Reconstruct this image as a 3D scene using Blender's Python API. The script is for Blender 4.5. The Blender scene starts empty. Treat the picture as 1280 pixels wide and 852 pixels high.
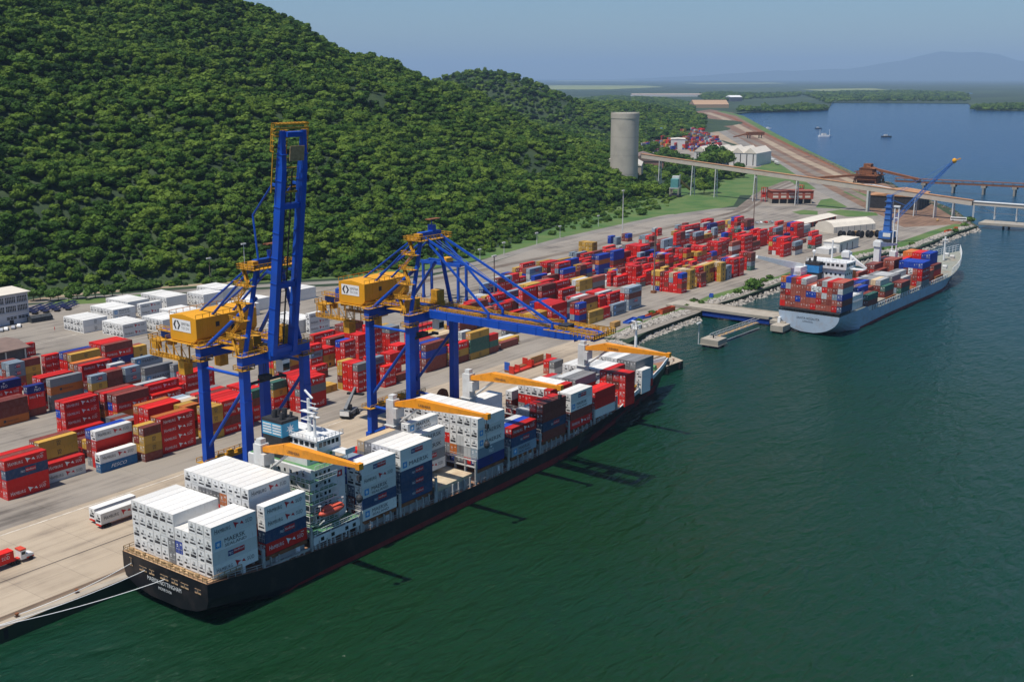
import bpy, bmesh, math, random
import numpy as np
from mathutils import Vector, Matrix
random.seed(7)
scene = bpy.context.scene
COL = scene.collection
R = math.radians

# ---------------------------------------------------------------- camera, world, sun, exposure
HAZE = 4.3e-5
CAMH = 113.6                                   # the helicopter's height above the water
FPX, YAW, PITCH = 1398.65, R(36.43), R(13.237)
cf = Vector((math.cos(YAW)*math.cos(PITCH), math.sin(YAW)*math.cos(PITCH), -math.sin(PITCH)))
cr = Vector((math.sin(YAW), -math.cos(YAW), 0.0))
cu = cr.cross(cf)
cam = bpy.data.cameras.new('camera')
cam.sensor_width = 36.0
cam.lens = 36.0*FPX/1280.0
cam.clip_start, cam.clip_end = 1.0, 90000.0
camo = bpy.data.objects.new('camera', cam)
COL.objects.link(camo)
camo.matrix_world = Matrix(((cr.x, cu.x, -cf.x, 0), (cr.y, cu.y, -cf.y, 0), (cr.z, cu.z, -cf.z, CAMH), (0, 0, 0, 1)))
scene.camera = camo

LIGHT = Vector((0.40, -0.075, -1.0)).normalized()   # the way the sunlight travels
SUN_EL = math.asin(-LIGHT.z)
SUN_ROT = math.atan2(-LIGHT.x, -LIGHT.y)
w = bpy.data.worlds.new('World')
scene.world = w
w.use_nodes = True
wn = w.node_tree
sky = wn.nodes.new('ShaderNodeTexSky')
sky.sky_type = 'NISHITA'
sky.sun_disc = False
sky.sun_elevation = SUN_EL
sky.sun_rotation = SUN_ROT
sky.altitude = 100
sky.air_density = 1.1
sky.dust_density = 0.4
sky.ozone_density = 3.0
bg = wn.nodes['Background']
tint = wn.nodes.new('ShaderNodeMix'); tint.data_type = 'RGBA'; tint.blend_type = 'MULTIPLY'
tint.inputs['Factor'].default_value = 1.0
tint.inputs['B'].default_value = (.70, .89, 1.10, 1)
wn.links.new(sky.outputs[0], tint.inputs['A'])
wn.links.new(tint.outputs['Result'], bg.inputs[0])
bg.inputs[1].default_value = 0.085
sl = bpy.data.lights.new('sun', 'SUN')
sl.energy = 5.0
sl.angle = R(0.53)
sl.color = (1.0, 0.94, 0.85)
so = bpy.data.objects.new('sun', sl)
COL.objects.link(so)
so.rotation_euler = LIGHT.to_track_quat('-Z', 'Y').to_euler()
scene.view_settings.view_transform = 'Standard'
scene.view_settings.look = 'None'
scene.view_settings.gamma = 1.0
scene.view_settings.exposure = 0.0
scene.view_settings.use_curve_mapping = False
scene.render.engine = 'CYCLES'
scene.cycles.use_denoising = True
scene.cycles.max_bounces = 5
scene.cycles.diffuse_bounces = 2
scene.cycles.glossy_bounces = 2
scene.cycles.transmission_bounces = 2
scene.cycles.volume_bounces = 0
scene.cycles.caustics_reflective = False
scene.cycles.caustics_refractive = False

# ---------------------------------------------------------------- helpers
QZ = 3.2                                       # quay and yard level above the water
def P(px, py, z=QZ):
    """ground point at height z seen at photo pixel (px, py)"""
    d = cf + (px-640)/FPX*cr - (py-426)/FPX*cu
    t = (z-CAMH)/d.z
    return Vector((d.x*t, d.y*t, z))
def PY(px, py, y):
    d = cf + (px-640)/FPX*cr - (py-426)/FPX*cu
    t = y/d.y
    return Vector((d.x*t, y, CAMH+d.z*t))
def PX(px, py, x):
    d = cf + (px-640)/FPX*cr - (py-426)/FPX*cu
    t = x/d.x
    return Vector((x, d.y*t, CAMH+d.z*t))

def tag(o, label=None, cat=None, group=None, kind=None):
    if label: o['label'] = label
    if cat: o['category'] = cat
    if group: o['group'] = group
    if kind: o['kind'] = kind
    return o
def empty(name, loc, rz=0.0, label=None, cat=None, group=None):
    o = bpy.data.objects.new(name, None)
    COL.objects.link(o)
    o.location = loc
    o.rotation_euler = (0, 0, rz)
    o.empty_display_size = 0.5
    return tag(o, label, cat, group)

class MB:
    """collects shapes, then builds ONE mesh object"""
    def __init__(s): s.v = []; s.f = []; s.mi = []; s.m = 0; s.sm = []; s.smooth = False
    def add(s, vs, fs):
        b = len(s.v)
        s.v.extend([tuple(p) for p in vs])
        for f in fs:
            s.f.append([b+i for i in f]); s.mi.append(s.m); s.sm.append(s.smooth)
        return s
    def mat(s, i): s.m = i; return s
    def box(s, x0, y0, z0, x1, y1, z1):
        vs = [(x0,y0,z0),(x1,y0,z0),(x1,y1,z0),(x0,y1,z0),(x0,y0,z1),(x1,y0,z1),(x1,y1,z1),(x0,y1,z1)]
        return s.add(vs, [(0,3,2,1),(4,5,6,7),(0,1,5,4),(1,2,6,5),(2,3,7,6),(3,0,4,7)])
    def bx(s, cx, cy, z0, sx, sy, h):
        return s.box(cx-sx/2, cy-sy/2, z0, cx+sx/2, cy+sy/2, z0+h)
    def beam(s, a, b, wd, ht=None, up=(0,0,1)):
        a = Vector(a); b = Vector(b); ht = ht or wd
        d = (b-a)
        if d.length < 1e-6: return s
        d.normalize(); u = Vector(up)
        if abs(d.dot(u)) > 0.98: u = Vector((1,0,0))
        r = d.cross(u).normalized(); u = r.cross(d)
        r = r*wd/2; u = u*ht/2
        vs = [a-r-u, a+r-u, a+r+u, a-r+u, b-r-u, b+r-u, b+r+u, b-r+u]
        return s.add(vs, [(0,1,2,3),(7,6,5,4),(0,4,5,1),(1,5,6,2),(2,6,7,3),(3,7,4,0)])
    def taper(s, a, b, wa, ha, wb, hb, up=(0,0,1)):
        a = Vector(a); b = Vector(b); d = (b-a).normalized(); u = Vector(up)
        if abs(d.dot(u)) > 0.98: u = Vector((1,0,0))
        r = d.cross(u).normalized(); u = r.cross(d)
        vs = []
        for p, wd, ht in ((a,wa,ha),(b,wb,hb)):
            vs += [p-r*wd/2-u*ht/2, p+r*wd/2-u*ht/2, p+r*wd/2+u*ht/2, p-r*wd/2+u*ht/2]
        return s.add(vs, [(0,1,2,3),(7,6,5,4),(0,4,5,1),(1,5,6,2),(2,6,7,3),(3,7,4,0)])
    def tube(s, a, b, r, n=8, r2=None):
        a = Vector(a); b = Vector(b); r2 = r if r2 is None else r2
        d = (b-a).normalized(); u = Vector((0,0,1))
        if abs(d.dot(u)) > 0.98: u = Vector((1,0,0))
        x = d.cross(u).normalized(); y = d.cross(x)
        vs = []
        for p, q in ((a, r), (b, r2)):
            for i in range(n):
                t = 2*math.pi*i/n
                vs.append(p + x*math.cos(t)*q + y*math.sin(t)*q)
        fs = [(i, (i+1) % n, n+(i+1) % n, n+i) for i in range(n)]
        fs += [tuple(range(n-1,-1,-1)), tuple(range(n, 2*n))]
        return s.add(vs, fs)
    def prism(s, pts, z0, z1):
        n = len(pts)
        vs = [(p[0],p[1],z0) for p in pts] + [(p[0],p[1],z1) for p in pts]
        fs = [(i,(i+1)%n,n+(i+1)%n,n+i) for i in range(n)] + [tuple(range(n-1,-1,-1)), tuple(range(n,2*n))]
        return s.add(vs, fs)
    def extrude(s, prof, axis, a0, a1):
        """profile of (u,v) swept along axis 'x' (u=y,v=z) or 'y' (u=x,v=z)"""
        n = len(prof)
        if axis == 'x': f = lambda p, a: (a, p[0], p[1])
        else: f = lambda p, a: (p[0], a, p[1])
        vs = [f(p,a0) for p in prof] + [f(p,a1) for p in prof]
        fs = [(i,(i+1)%n,n+(i+1)%n,n+i) for i in range(n)] + [tuple(range(n-1,-1,-1)), tuple(range(n,2*n))]
        return s.add(vs, fs)
    def sheet(s, pts):
        return s.add([tuple(p) for p in pts], [tuple(range(len(pts)))])
    def ball(s, c, rx, ry, rz, nu=10, nv=6):
        vs = [(c[0],c[1],c[2]-rz)]
        for j in range(1, nv):
            t = math.pi*j/nv - math.pi/2
            for i in range(nu):
                a = 2*math.pi*i/nu
                vs.append((c[0]+rx*math.cos(t)*math.cos(a), c[1]+ry*math.cos(t)*math.sin(a), c[2]+rz*math.sin(t)))
        vs.append((c[0],c[1],c[2]+rz))
        fs = [(0, 1+(i+1)%nu, 1+i) for i in range(nu)]
        for j in range(nv-2):
            for i in range(nu):
                a = 1+j*nu+i; b = 1+j*nu+(i+1)%nu
                fs.append((a, b, b+nu, a+nu))
        l = len(vs)-1
        fs += [(l, 1+(nv-2)*nu+i, 1+(nv-2)*nu+(i+1)%nu) for i in range(nu)]
        return s.add(vs, fs)
    def rail(s, pts, h=1.1, r=0.05, step=2.5, mid=True):
        """a hand rail along a polyline"""
        for a, b in zip(pts[:-1], pts[1:]):
            a = Vector(a); b = Vector(b); L = (b-a).length
            s.beam(a+Vector((0,0,h)), b+Vector((0,0,h)), r*2)
            if mid: s.beam(a+Vector((0,0,h*.5)), b+Vector((0,0,h*.5)), r*1.6)
            n = max(1, int(L/step))
            for i in range(n+1):
                p = a.lerp(b, i/n)
                s.beam(p, p+Vector((0,0,h)), r*2)
        return s
    def mesh(s, name, mats):
        me = bpy.data.meshes.new(name)
        me.from_pydata(s.v, [], s.f)
        for m in (mats if isinstance(mats, (list, tuple)) else [mats]): me.materials.append(m)
        me.polygons.foreach_set('material_index', s.mi)
        me.polygons.foreach_set('use_smooth', s.sm)
        me.update()
        return me
    def build(s, name, mats, parent=None, loc=None, rz=0.0):
        o = bpy.data.objects.new(name, s.mesh(name, mats))
        COL.objects.link(o)
        if parent is not None: o.parent = parent
        if loc is not None: o.location = loc
        if rz: o.rotation_euler = (0, 0, rz)
        return o
def inst(name, me, parent=None, loc=(0,0,0), rz=0.0):
    o = bpy.data.objects.new(name, me)
    COL.objects.link(o)
    if parent is not None: o.parent = parent
    o.location = loc
    if rz: o.rotation_euler = (0,0,rz)
    return o
def copy_tree(o, parent=None):
    c = o.copy()
    COL.objects.link(c)
    c.parent = parent
    for ch in list(o.children): copy_tree(ch, c)
    return c

# ---------------------------------------------------------------- materials
MATS = {}
def lin(c):
    return tuple(((x/255)/12.92 if x/255 <= .04045 else ((x/255+.055)/1.055)**2.4) for x in c)
def mat(name, color, rough=0.6, metal=0.0, vary=0.12, scale=0.6, rnd=0.0, bump=0.0, bscale=8.0, stain=None, stain_amt=0.3, stain_scale=0.15, coords='Object'):
    """painted / weathered surface: base colour with two scales of noise, optional per-object variation, stains and bump"""
    if name in MATS: return MATS[name]
    m = bpy.data.materials.new(name); m.use_nodes = True
    nt = m.node_tree; N = nt.nodes; Lk = nt.links
    b = N['Principled BSDF']
    b.inputs['Roughness'].default_value = rough
    b.inputs['Metallic'].default_value = metal
    b.inputs['Specular IOR Level'].default_value = .3 if rough > .2 else .5
    tc = N.new('ShaderNodeTexCoord')
    n1 = N.new('ShaderNodeTexNoise'); n1.inputs['Scale'].default_value = scale; n1.inputs['Detail'].default_value = 5
    Lk.new(tc.outputs[coords], n1.inputs['Vector'])
    mp = N.new('ShaderNodeMapRange'); mp.inputs['From Min'].default_value = .3; mp.inputs['From Max'].default_value = .7
    mp.inputs['To Min'].default_value = 1-vary; mp.inputs['To Max'].default_value = 1+vary
    Lk.new(n1.outputs[0], mp.inputs['Value'])
    val = mp.outputs[0]
    if rnd:
        oi = N.new('ShaderNodeObjectInfo')
        m2 = N.new('ShaderNodeMapRange'); m2.inputs['To Min'].default_value = 1-rnd; m2.inputs['To Max'].default_value = 1+rnd
        Lk.new(oi.outputs['Random'], m2.inputs['Value'])
        mu = N.new('ShaderNodeMath'); mu.operation = 'MULTIPLY'
        Lk.new(val, mu.inputs[0]); Lk.new(m2.outputs[0], mu.inputs[1]); val = mu.outputs[0]
    mx = N.new('ShaderNodeVectorMath'); mx.operation = 'SCALE'
    mx.inputs[0].default_value = color[:3]
    Lk.new(val, mx.inputs['Scale'])
    out = mx.outputs[0]
    if stain:
        n2 = N.new('ShaderNodeTexNoise'); n2.inputs['Scale'].default_value = stain_scale; n2.inputs['Detail'].default_value = 8; n2.inputs['Roughness'].default_value = .65
        Lk.new(tc.outputs[coords], n2.inputs['Vector'])
        r2 = N.new('ShaderNodeMapRange'); r2.inputs['From Min'].default_value = .5; r2.inputs['From Max'].default_value = .72
        r2.inputs['To Max'].default_value = stain_amt
        Lk.new(n2.outputs[0], r2.inputs['Value'])
        mm = N.new('ShaderNodeMix'); mm.data_type = 'RGBA'
        mm.inputs['B'].default_value = (*stain[:3], 1)
        Lk.new(r2.outputs[0], mm.inputs['Factor']); Lk.new(out, mm.inputs['A']); out = mm.outputs['Result']
    Lk.new(out, b.inputs['Base Color'])
    if bump:
        n3 = N.new('ShaderNodeTexNoise'); n3.inputs['Scale'].default_value = bscale; n3.inputs['Detail'].default_value = 4
        Lk.new(tc.outputs[coords], n3.inputs['Vector'])
        bp = N.new('ShaderNodeBump'); bp.inputs['Strength'].default_value = bump; bp.inputs['Distance'].default_value = .05
        Lk.new(n3.outputs[0], bp.inputs['Height']); Lk.new(bp.outputs[0], b.inputs['Normal'])
    MATS[name] = m
    return m
M_blue = mat('crane_blue_paint', (.006,.070,.42), .42, vary=.14, scale=.15, stain=(.05,.07,.14), stain_amt=.35, stain_scale=.2)
M_yel = mat('yellow_rail_paint', (.55,.27,.02), .55, vary=.25, scale=.8)
M_house = mat('orange_house_paint', (.72,.33,.012), .5, vary=.06, scale=.3, stain=(.3,.16,.03), stain_amt=.3)
M_orange = mat('orange_boom_paint', (.82,.30,.015), .45, vary=.08, scale=.4, stain=(.25,.12,.03), stain_amt=.4, stain_scale=.5)
M_white = mat('white_paint', (.78,.78,.76), .45, vary=.06, scale=.5, stain=(.42,.33,.24), stain_amt=.25, stain_scale=.4)
M_grey = mat('grey_steel', (.38,.38,.37), .5, vary=.12, scale=.5, stain=(.2,.15,.1), stain_amt=.4)
M_lgrey = mat('light_grey_steel', (.58,.58,.56), .5, vary=.1, scale=.5, stain=(.3,.2,.12), stain_amt=.4)
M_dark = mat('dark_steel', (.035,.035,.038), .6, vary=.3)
M_black = mat('black_rubber', (.012,.012,.013), .7, vary=.3)
M_glass = mat('dark_window_glass', (.015,.02,.025), .08, vary=.1)
M_green = mat('green_deck_paint', (.09,.24,.10), .6, vary=.2, stain=(.25,.2,.12), stain_amt=.4)
M_rust = mat('rusty_steel', (.22,.085,.035), .8, vary=.35, scale=.7)
M_red = mat('red_paint', (.52,.035,.02), .5, vary=.1)
M_conc = mat('concrete', (.36,.32,.26), .85, vary=.12, scale=.2, stain=(.16,.14,.12), stain_amt=.5, stain_scale=.12, bump=.2, bscale=2)
M_wood = mat('worn_timber', (.33,.22,.11), .8, vary=.3, scale=1.2)
M_redbrick = mat('red_brick', (.36,.075,.045), .75, vary=.15)
M_txt_w = mat('white_lettering', (.80,.80,.78), .5, vary=.04)
M_txt_k = mat('dark_lettering', (.05,.045,.05), .5, vary=.04)
M_txt_r = mat('red_lettering', (.50,.02,.03), .5, vary=.04)
M_txt_n = mat('navy_lettering', (.02,.035,.16), .5, vary=.04)
M_txt_b = mat('bright_blue_lettering', (.05,.30,.62), .5, vary=.04)

# ---------------------------------------------------------------- water
def ocean_mat():
    m = bpy.data.materials.new('harbour_water'); m.use_nodes = True
    nt = m.node_tree; N = nt.nodes; L = nt.links; b = N['Principled BSDF']
    b.inputs['Roughness'].default_value = .12
    b.inputs['IOR'].default_value = 1.333
    tc = N.new('ShaderNodeTexCoord')
    big = N.new('ShaderNodeTexNoise'); big.inputs['Scale'].default_value = .006; big.inputs['Detail'].default_value = 4
    L.new(tc.outputs['Object'], big.inputs['Vector'])
    # green water by the berth, blue-green further out in the bay
    mp = N.new('ShaderNodeMapping'); mp.vector_type = 'TEXTURE'
    mp.inputs['Location'].default_value = (140, 120, 0); mp.inputs['Rotation'].default_value = (0,0,R(14)); mp.inputs['Scale'].default_value = (420, 180, 1)
    L.new(tc.outputs['Object'], mp.inputs['Vector'])
    ln = N.new('ShaderNodeVectorMath'); ln.operation = 'LENGTH'; L.new(mp.outputs[0], ln.inputs[0])
    ad = N.new('ShaderNodeMath'); ad.operation = 'MULTIPLY_ADD'; ad.inputs[1].default_value = 1.6; L.new(big.outputs[0], ad.inputs[0]); L.new(ln.outputs['Value'], ad.inputs[2])
    ra = N.new('ShaderNodeValToRGB')
    e = ra.color_ramp.elements
    e[0].position = .2; e[0].color = (.0065,.031,.0045,1)
    e[1].position = 1.0; e[1].color = (.004,.058,.070,1)
    n_ = ra.color_ramp.elements.new(.5); n_.color = (.005,.038,.022,1)
    sc = N.new('ShaderNodeMath'); sc.operation = 'DIVIDE'; sc.inputs[1].default_value = 3.2
    L.new(ad.outputs[0], sc.inputs[0]); L.new(sc.outputs[0], ra.inputs[0])
    # bluer base colour with distance, standing in for the sky's reflection
    fl = N.new('ShaderNodeVectorMath'); fl.operation = 'LENGTH'; L.new(tc.outputs['Object'], fl.inputs[0])
    fr = N.new('ShaderNodeMapRange'); fr.inputs['From Min'].default_value = 420; fr.inputs['From Max'].default_value = 1700; L.new(fl.outputs['Value'], fr.inputs['Value'])
    fm = N.new('ShaderNodeMix'); fm.data_type = 'RGBA'; fm.inputs['B'].default_value = (.003,.045,.130,1)
    L.new(fr.outputs[0], fm.inputs['Factor']); L.new(ra.outputs[0], fm.inputs['A'])
    L.new(fm.outputs['Result'], b.inputs['Base Color'])
    b.inputs['Specular IOR Level'].default_value = .30
    w1 = N.new('ShaderNodeTexNoise'); w1.inputs['Scale'].default_value = .55; w1.inputs['Detail'].default_value = 6; w1.inputs['Roughness'].default_value = .6; w1.inputs['Distortion'].default_value = .4
    m2 = N.new('ShaderNodeMapping'); m2.inputs['Rotation'].default_value = (0,0,R(25)); m2.inputs['Scale'].default_value = (.55,1.25,1)
    L.new(tc.outputs['Object'], m2.inputs['Vector']); L.new(m2.outputs[0], w1.inputs['Vector'])
    w2 = N.new('ShaderNodeTexNoise'); w2.inputs['Scale'].default_value = .06; w2.inputs['Detail'].default_value = 3
    L.new(m2.outputs[0], w2.inputs['Vector'])
    w3 = N.new('ShaderNodeTexNoise'); w3.inputs['Scale'].default_value = .19; w3.inputs['Detail'].default_value = 2; w3.inputs['Distortion'].default_value = .6
    L.new(m2.outputs[0], w3.inputs['Vector'])
    mu3 = N.new('ShaderNodeMath'); mu3.operation = 'MULTIPLY_ADD'; mu3.inputs[1].default_value = 2.2
    L.new(w3.outputs[0], mu3.inputs[0]); L.new(w1.outputs[0], mu3.inputs[2])
    mul = N.new('ShaderNodeMath'); mul.operation = 'MULTIPLY_ADD'; mul.inputs[1].default_value = 3.0
    L.new(w2.outputs[0], mul.inputs[0]); L.new(mu3.outputs[0], mul.inputs[2])
    bp = N.new('ShaderNodeBump'); bp.inputs['Strength'].default_value = 1.0; bp.inputs['Distance'].default_value = .9
    L.new(mul.outputs[0], bp.inputs['Height']); L.new(bp.outputs[0], b.inputs['Normal'])
    return m
M_water = ocean_mat()
mb = MB(); mb.sheet([(-4000,-40000,0),(70000,-40000,0),(70000,70000,0),(-4000,70000,0)])
tag(mb.build('water', M_water), kind='structure')

# ---------------------------------------------------------------- land
def land_mat():
    m = bpy.data.materials.new('land_cover'); m.use_nodes = True
    nt = m.node_tree; N = nt.nodes; L = nt.links; b = N['Principled BSDF']
    b.inputs['Roughness'].default_value = .9
    tc = N.new('ShaderNodeTexCoord')
    a = N.new('ShaderNodeTexNoise'); a.inputs['Scale'].default_value = .0013; a.inputs['Detail'].default_value = 9; a.inputs['Roughness'].default_value = .68
    mp = N.new('ShaderNodeMapping'); mp.inputs['Scale'].default_value = (.35,1.5,1); mp.inputs['Rotation'].default_value = (0,0,R(-53))
    L.new(tc.outputs['Object'], mp.inputs['Vector']); L.new(mp.outputs[0], a.inputs['Vector'])
    ra = N.new('ShaderNodeValToRGB'); e = ra.color_ramp.elements
    e[0].position = .3; e[0].color = (.010,.024,.010,1)
    e[1].position = .74; e[1].color = (.11,.13,.055,1)
    k = ra.color_ramp.elements.new(.50); k.color = (.020,.042,.014,1)
    k = ra.color_ramp.elements.new(.62); k.color = (.038,.066,.022,1)
    L.new(a.outputs[0], ra.inputs[0]); L.new(ra.outputs[0], b.inputs['Base Color'])
    return m
M_land = land_mat()
SHORE = [(-900,211),(366,209.5),(368,204.6),(391,203.2),(398,216),(402.5,236),(431,241.5),(478,241.5),(503,244.5),(524,242),(569,241.5),(703,234.5),
         (756,221.5),(854,222),(896,219.5),(1000,265),(1067,305),(1143,355),(1224,393),(1265,438),(1744,711),(2224,978),(3311,1567),(3498,1598),
         (3921,1502),(5077,1928),(5275,1383),(4233,1080),(4228,920),(4600,-200),(6000,-2500),(24000,-16000),(60000,-36000),(60000,60000),(-900,60000)]
from mathutils.geometry import tessellate_polygon, delaunay_2d_cdt
vs = [Vector((x,y,QZ)) for x,y in SHORE]
cv, ce, cfa, _a, _b, _c = delaunay_2d_cdt([Vector((x/1000,y/1000)) for x,y in SHORE], [], [list(range(len(SHORE)))], 1, 1e-7)
mb = MB(); mb.add([(v.x*1000, v.y*1000, QZ) for v in cv], [list(f) for f in cfa])
n = len(vs)
mb.add(vs+[Vector((v.x,v.y,-3)) for v in vs], [(i,(i+1)%n,n+(i+1)%n,n+i) for i in range(n-3)])
land = mb.build('ground', M_land)
bm = bmesh.new(); bm.from_mesh(land.data); bmesh.ops.remove_doubles(bm, verts=bm.verts, dist=.02); bmesh.ops.recalc_face_normals(bm, faces=bm.faces)
for f in bm.faces:
    if abs(f.normal.z) > .9 and f.normal.z < 0: f.normal_flip()
bm.to_mesh(land.data); bm.free()
tag(land, kind='structure')

def strip(name, pts, width, m, dz, z=QZ):
    """a road-like ribbon along ground points"""
    pts = [Vector((p[0],p[1],0)) for p in pts]
    mb = MB(); L = []; Rr = []
    for i, p in enumerate(pts):
        d = (pts[min(i+1,len(pts)-1)] - pts[max(i-1,0)]).normalized()
        nn = Vector((-d.y, d.x, 0))
        wd = width[i] if isinstance(width,(list,tuple)) else width
        L.append((p.x+nn.x*wd/2, p.y+nn.y*wd/2, z+dz)); Rr.append((p.x-nn.x*wd/2, p.y-nn.y*wd/2, z+dz))
    k = len(pts)
    mb.add(Rr+L, [(i,i+1,k+i+1,k+i) for i in range(k-1)])
    return tag(mb.build(name, m), kind='structure')
def pave(name, pts, m, dz, z=QZ):
    vs = [Vector((p[0],p[1],z+dz)) for p in pts]
    mb = MB(); mb.add(vs, [t if (vs[t[1]]-vs[t[0]]).cross(vs[t[2]]-vs[t[0]]).z > 0 else t[::-1] for t in tessellate_polygon([vs])])
    return tag(mb.build(name, m), kind='structure')

def paving_mat(name, c1, c2, c3, slab=None, streak=True):
    m = bpy.data.materials.new(name); m.use_nodes = True
    nt = m.node_tree; N = nt.nodes; L = nt.links; b = N['Principled BSDF']
    b.inputs['Roughness'].default_value = .85
    tc = N.new('ShaderNodeTexCoord')
    a = N.new('ShaderNodeTexNoise'); a.inputs['Scale'].default_value = .035; a.inputs['Detail'].default_value = 8; a.inputs['Roughness'].default_value = .62
    L.new(tc.outputs['Object'], a.inputs['Vector'])
    s_ = N.new('ShaderNodeMapping'); s_.inputs['Scale'].default_value = (.02,.45,1); s_.inputs['Rotation'].default_value = (0,0,R(1))
    L.new(tc.outputs['Object'], s_.inputs['Vector'])
    st = N.new('ShaderNodeTexNoise'); st.inputs['Scale'].default_value = 1.0; st.inputs['Detail'].default_value = 6
    L.new(s_.outputs[0], st.inputs['Vector'])
    mixv = N.new('ShaderNodeMath'); mixv.operation = 'MULTIPLY_ADD'; mixv.inputs[1].default_value = .75 if streak else .15
    L.new(st.outputs[0], mixv.inputs[0]); L.new(a.outputs[0], mixv.inputs[2])
    ra = N.new('ShaderNodeValToRGB'); e = ra.color_ramp.elements
    off = .30 if streak else 0
    e[0].position = .32+off; e[0].color = (*c1,1); e[1].position = .66+off; e[1].color = (*c3,1)
    k = ra.color_ramp.elements.new(.5+off); k.color = (*c2,1)
    L.new(mixv.outputs[0], ra.inputs[0]); out = ra.outputs[0]
    if slab:
        br = N.new('ShaderNodeTexBrick'); br.offset = 0; br.inputs['Scale'].default_value = 1
        br.inputs['Brick Width'].default_value = slab[0]; br.inputs['Row Height'].default_value = slab[1]; br.inputs['Mortar Size'].default_value = .05
        br.inputs['Color1'].default_value = (1,1,1,1); br.inputs['Color2'].default_value = (.90,.90,.90,1); br.inputs['Mortar'].default_value = (.45,.45,.45,1)
        L.new(tc.outputs['Object'], br.inputs['Vector'])
        mm = N.new('ShaderNodeMix'); mm.data_type = 'RGBA'; mm.blend_type = 'MULTIPLY'; mm.inputs['Factor'].default_value = .8
        L.new(out, mm.inputs['A']); L.new(br.outputs[0], mm.inputs['B']); out = mm.outputs['Result']
    L.new(out, b.inputs['Base Color'])
    return m
M_apron = paving_mat('apron_concrete', (.16,.13,.10), (.36,.29,.21), (.43,.35,.255), slab=(12,8.0))
M_yard = paving_mat('yard_paving', (.105,.09,.075), (.235,.205,.17), (.29,.255,.21), slab=(30,15))
M_asph = paving_mat('road_asphalt', (.13,.115,.10), (.19,.17,.145), (.24,.22,.19))
M_dirt = paving_mat('bare_earth', (.17,.12,.075), (.28,.21,.14), (.36,.28,.19), streak=False)
M_grass = paving_mat('mown_grass', (.030,.075,.012), (.055,.125,.020), (.10,.15,.035), streak=False)
M_ore = paving_mat('ore_stained_ground', (.085,.05,.032), (.15,.085,.05), (.22,.13,.08))
M_ball = paving_mat('rail_ballast', (.11,.085,.065), (.16,.125,.095), (.21,.17,.13))
M_line = mat('road_paint', (.55,.50,.42), .7, vary=.3, scale=.8)
M_steelrail = mat('rail_steel', (.07,.055,.045), .5)

apron_end = [(398,216.5),(402,229.5),(402.4,235.9)]
pave('quay_apron', [(-900,211),(366,209.5),(368,204.6),(391,203.2)] + apron_end + [(404,238),(404,258),(-900,260)], M_apron, .010)
pave('container_yard', [(-900,260),(404,258),(410,241),(478,241.6),(503,244.6),(530,243),(600,244),(700,240),(760,230),(850,225),(896,223),(930,245),(900,300),(905,385),
                        (880,425),(822,446),(740,447),(651,434),(544,414),(480,412),(430,430),(380,470),(330,505),(270,530),(-900,640)], M_yard, .010)
def G(*px): return [P(x,y) for x,y in px]
# road along the foot of the hill, its railway, verges
road_px = [(-60,384),(40,377),(100,373),(230,363.5),(330,357),(430,352),(520,343),(600,328.5),(700,299.5),(800,277),(860,267),(900,261.5),(950,258.5),(1000,259.5),(1050,262.5)]
strip('road', G(*road_px), [9,9,9,9,9,9,9,9,9.5,10,11,12,14,16,16], M_asph, .034)
strip('verge', G((-60,371),(40,368),(100,365.5),(230,356.5),(330,350),(430,345),(520,335.5),(600,320.5),(700,292),(800,270),(850,261)), [12,12,12,12,12,12,14,16,20,26,26], M_grass, .022)
tr = G((500,357),(600,338),(731,311),(820,288),(870,277),(920,264.5),(938,250),(957,237),(985,226))
strip('railway_ballast', tr, 6.5, M_ball, .040)
for k,(a,b) in enumerate(((-.75,0),(.75,0))):
    pts = []
    for i,p in enumerate(tr):
        d = (tr[min(i+1,len(tr)-1)]-tr[max(i-1,0)]).normalized(); pts.append(p+Vector((-d.y,d.x,0))*a)
    strip('railway_rail', pts, .16, M_steelrail, .10)
tr2 = G((900,270),(926,263),(946,249),(967,237),(990,228)); strip('railway_ballast', tr2, 5, M_ball, .044)
tr3 = G((905,274),(933,264.5),(955,250),(975,238),(1000,229)); strip('railway_ballast', tr3, 4, M_ball, .048)
for q in (tr2,tr3):
    for a in (-.75,.75):
        pts=[]
        for i,p in enumerate(q):
            d = (q[min(i+1,len(q)-1)]-q[max(i-1,0)]).normalized(); pts.append(p+Vector((-d.y,d.x,0))*a)
        strip('railway_rail', pts, .2, M_steelrail, .11)
pave('lawn', G((838,262),(846,250),(872,236),(905,224),(950,226),(962,233),(925,244),(917,257),(870,266),(845,271)), M_grass, .020)
pave('lawn', G((1018,262),(1026,250),(1048,246),(1056,252),(1066,257),(1045,262)), M_grass, .020)
pave('lawn', G((990,265),(1005,262.5),(1022,264),(1022,268.5),(1000,268)), M_grass, .052)
pave('lawn', G((1032,265),(1050,262),(1095,266),(1098,269.5),(1060,271)), M_grass, .052)
pave('lawn', G((1054,240),(1062,236),(1085,244),(1100,252),(1080,252)), M_grass, .020)
pave('lawn', G((955,200),(962,196),(1000,222),(1020,236),(1004,238),(975,218)), M_grass, .034)
pave('lawn', G((60,382),(75,374.5),(140,371),(175,368),(190,372),(140,378)), M_grass, .060)
pave('works_yard', G((925,262),(940,244),(975,228),(1010,224),(1040,238),(1100,272),(1180,290),(1150,300),(1090,312),(1040,300),(1000,272),(960,268)), M_yard, .014)
pave('ore_ground', G((866,140),(888,137),(916,141),(960,163),(1000,184),(1080,222),(1112,231),(1165,255),(1205,280),(1130,284),(1075,262),(1010,226),(940,190),(895,162)), M_ore, .018)
strip('ore_road', G((862,141),(880,149),(893,158),(930,180),(985,211),(1030,238),(1075,262),(1110,277)), [26,24,22,20,17,15,13,12], M_asph, .028)
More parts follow.
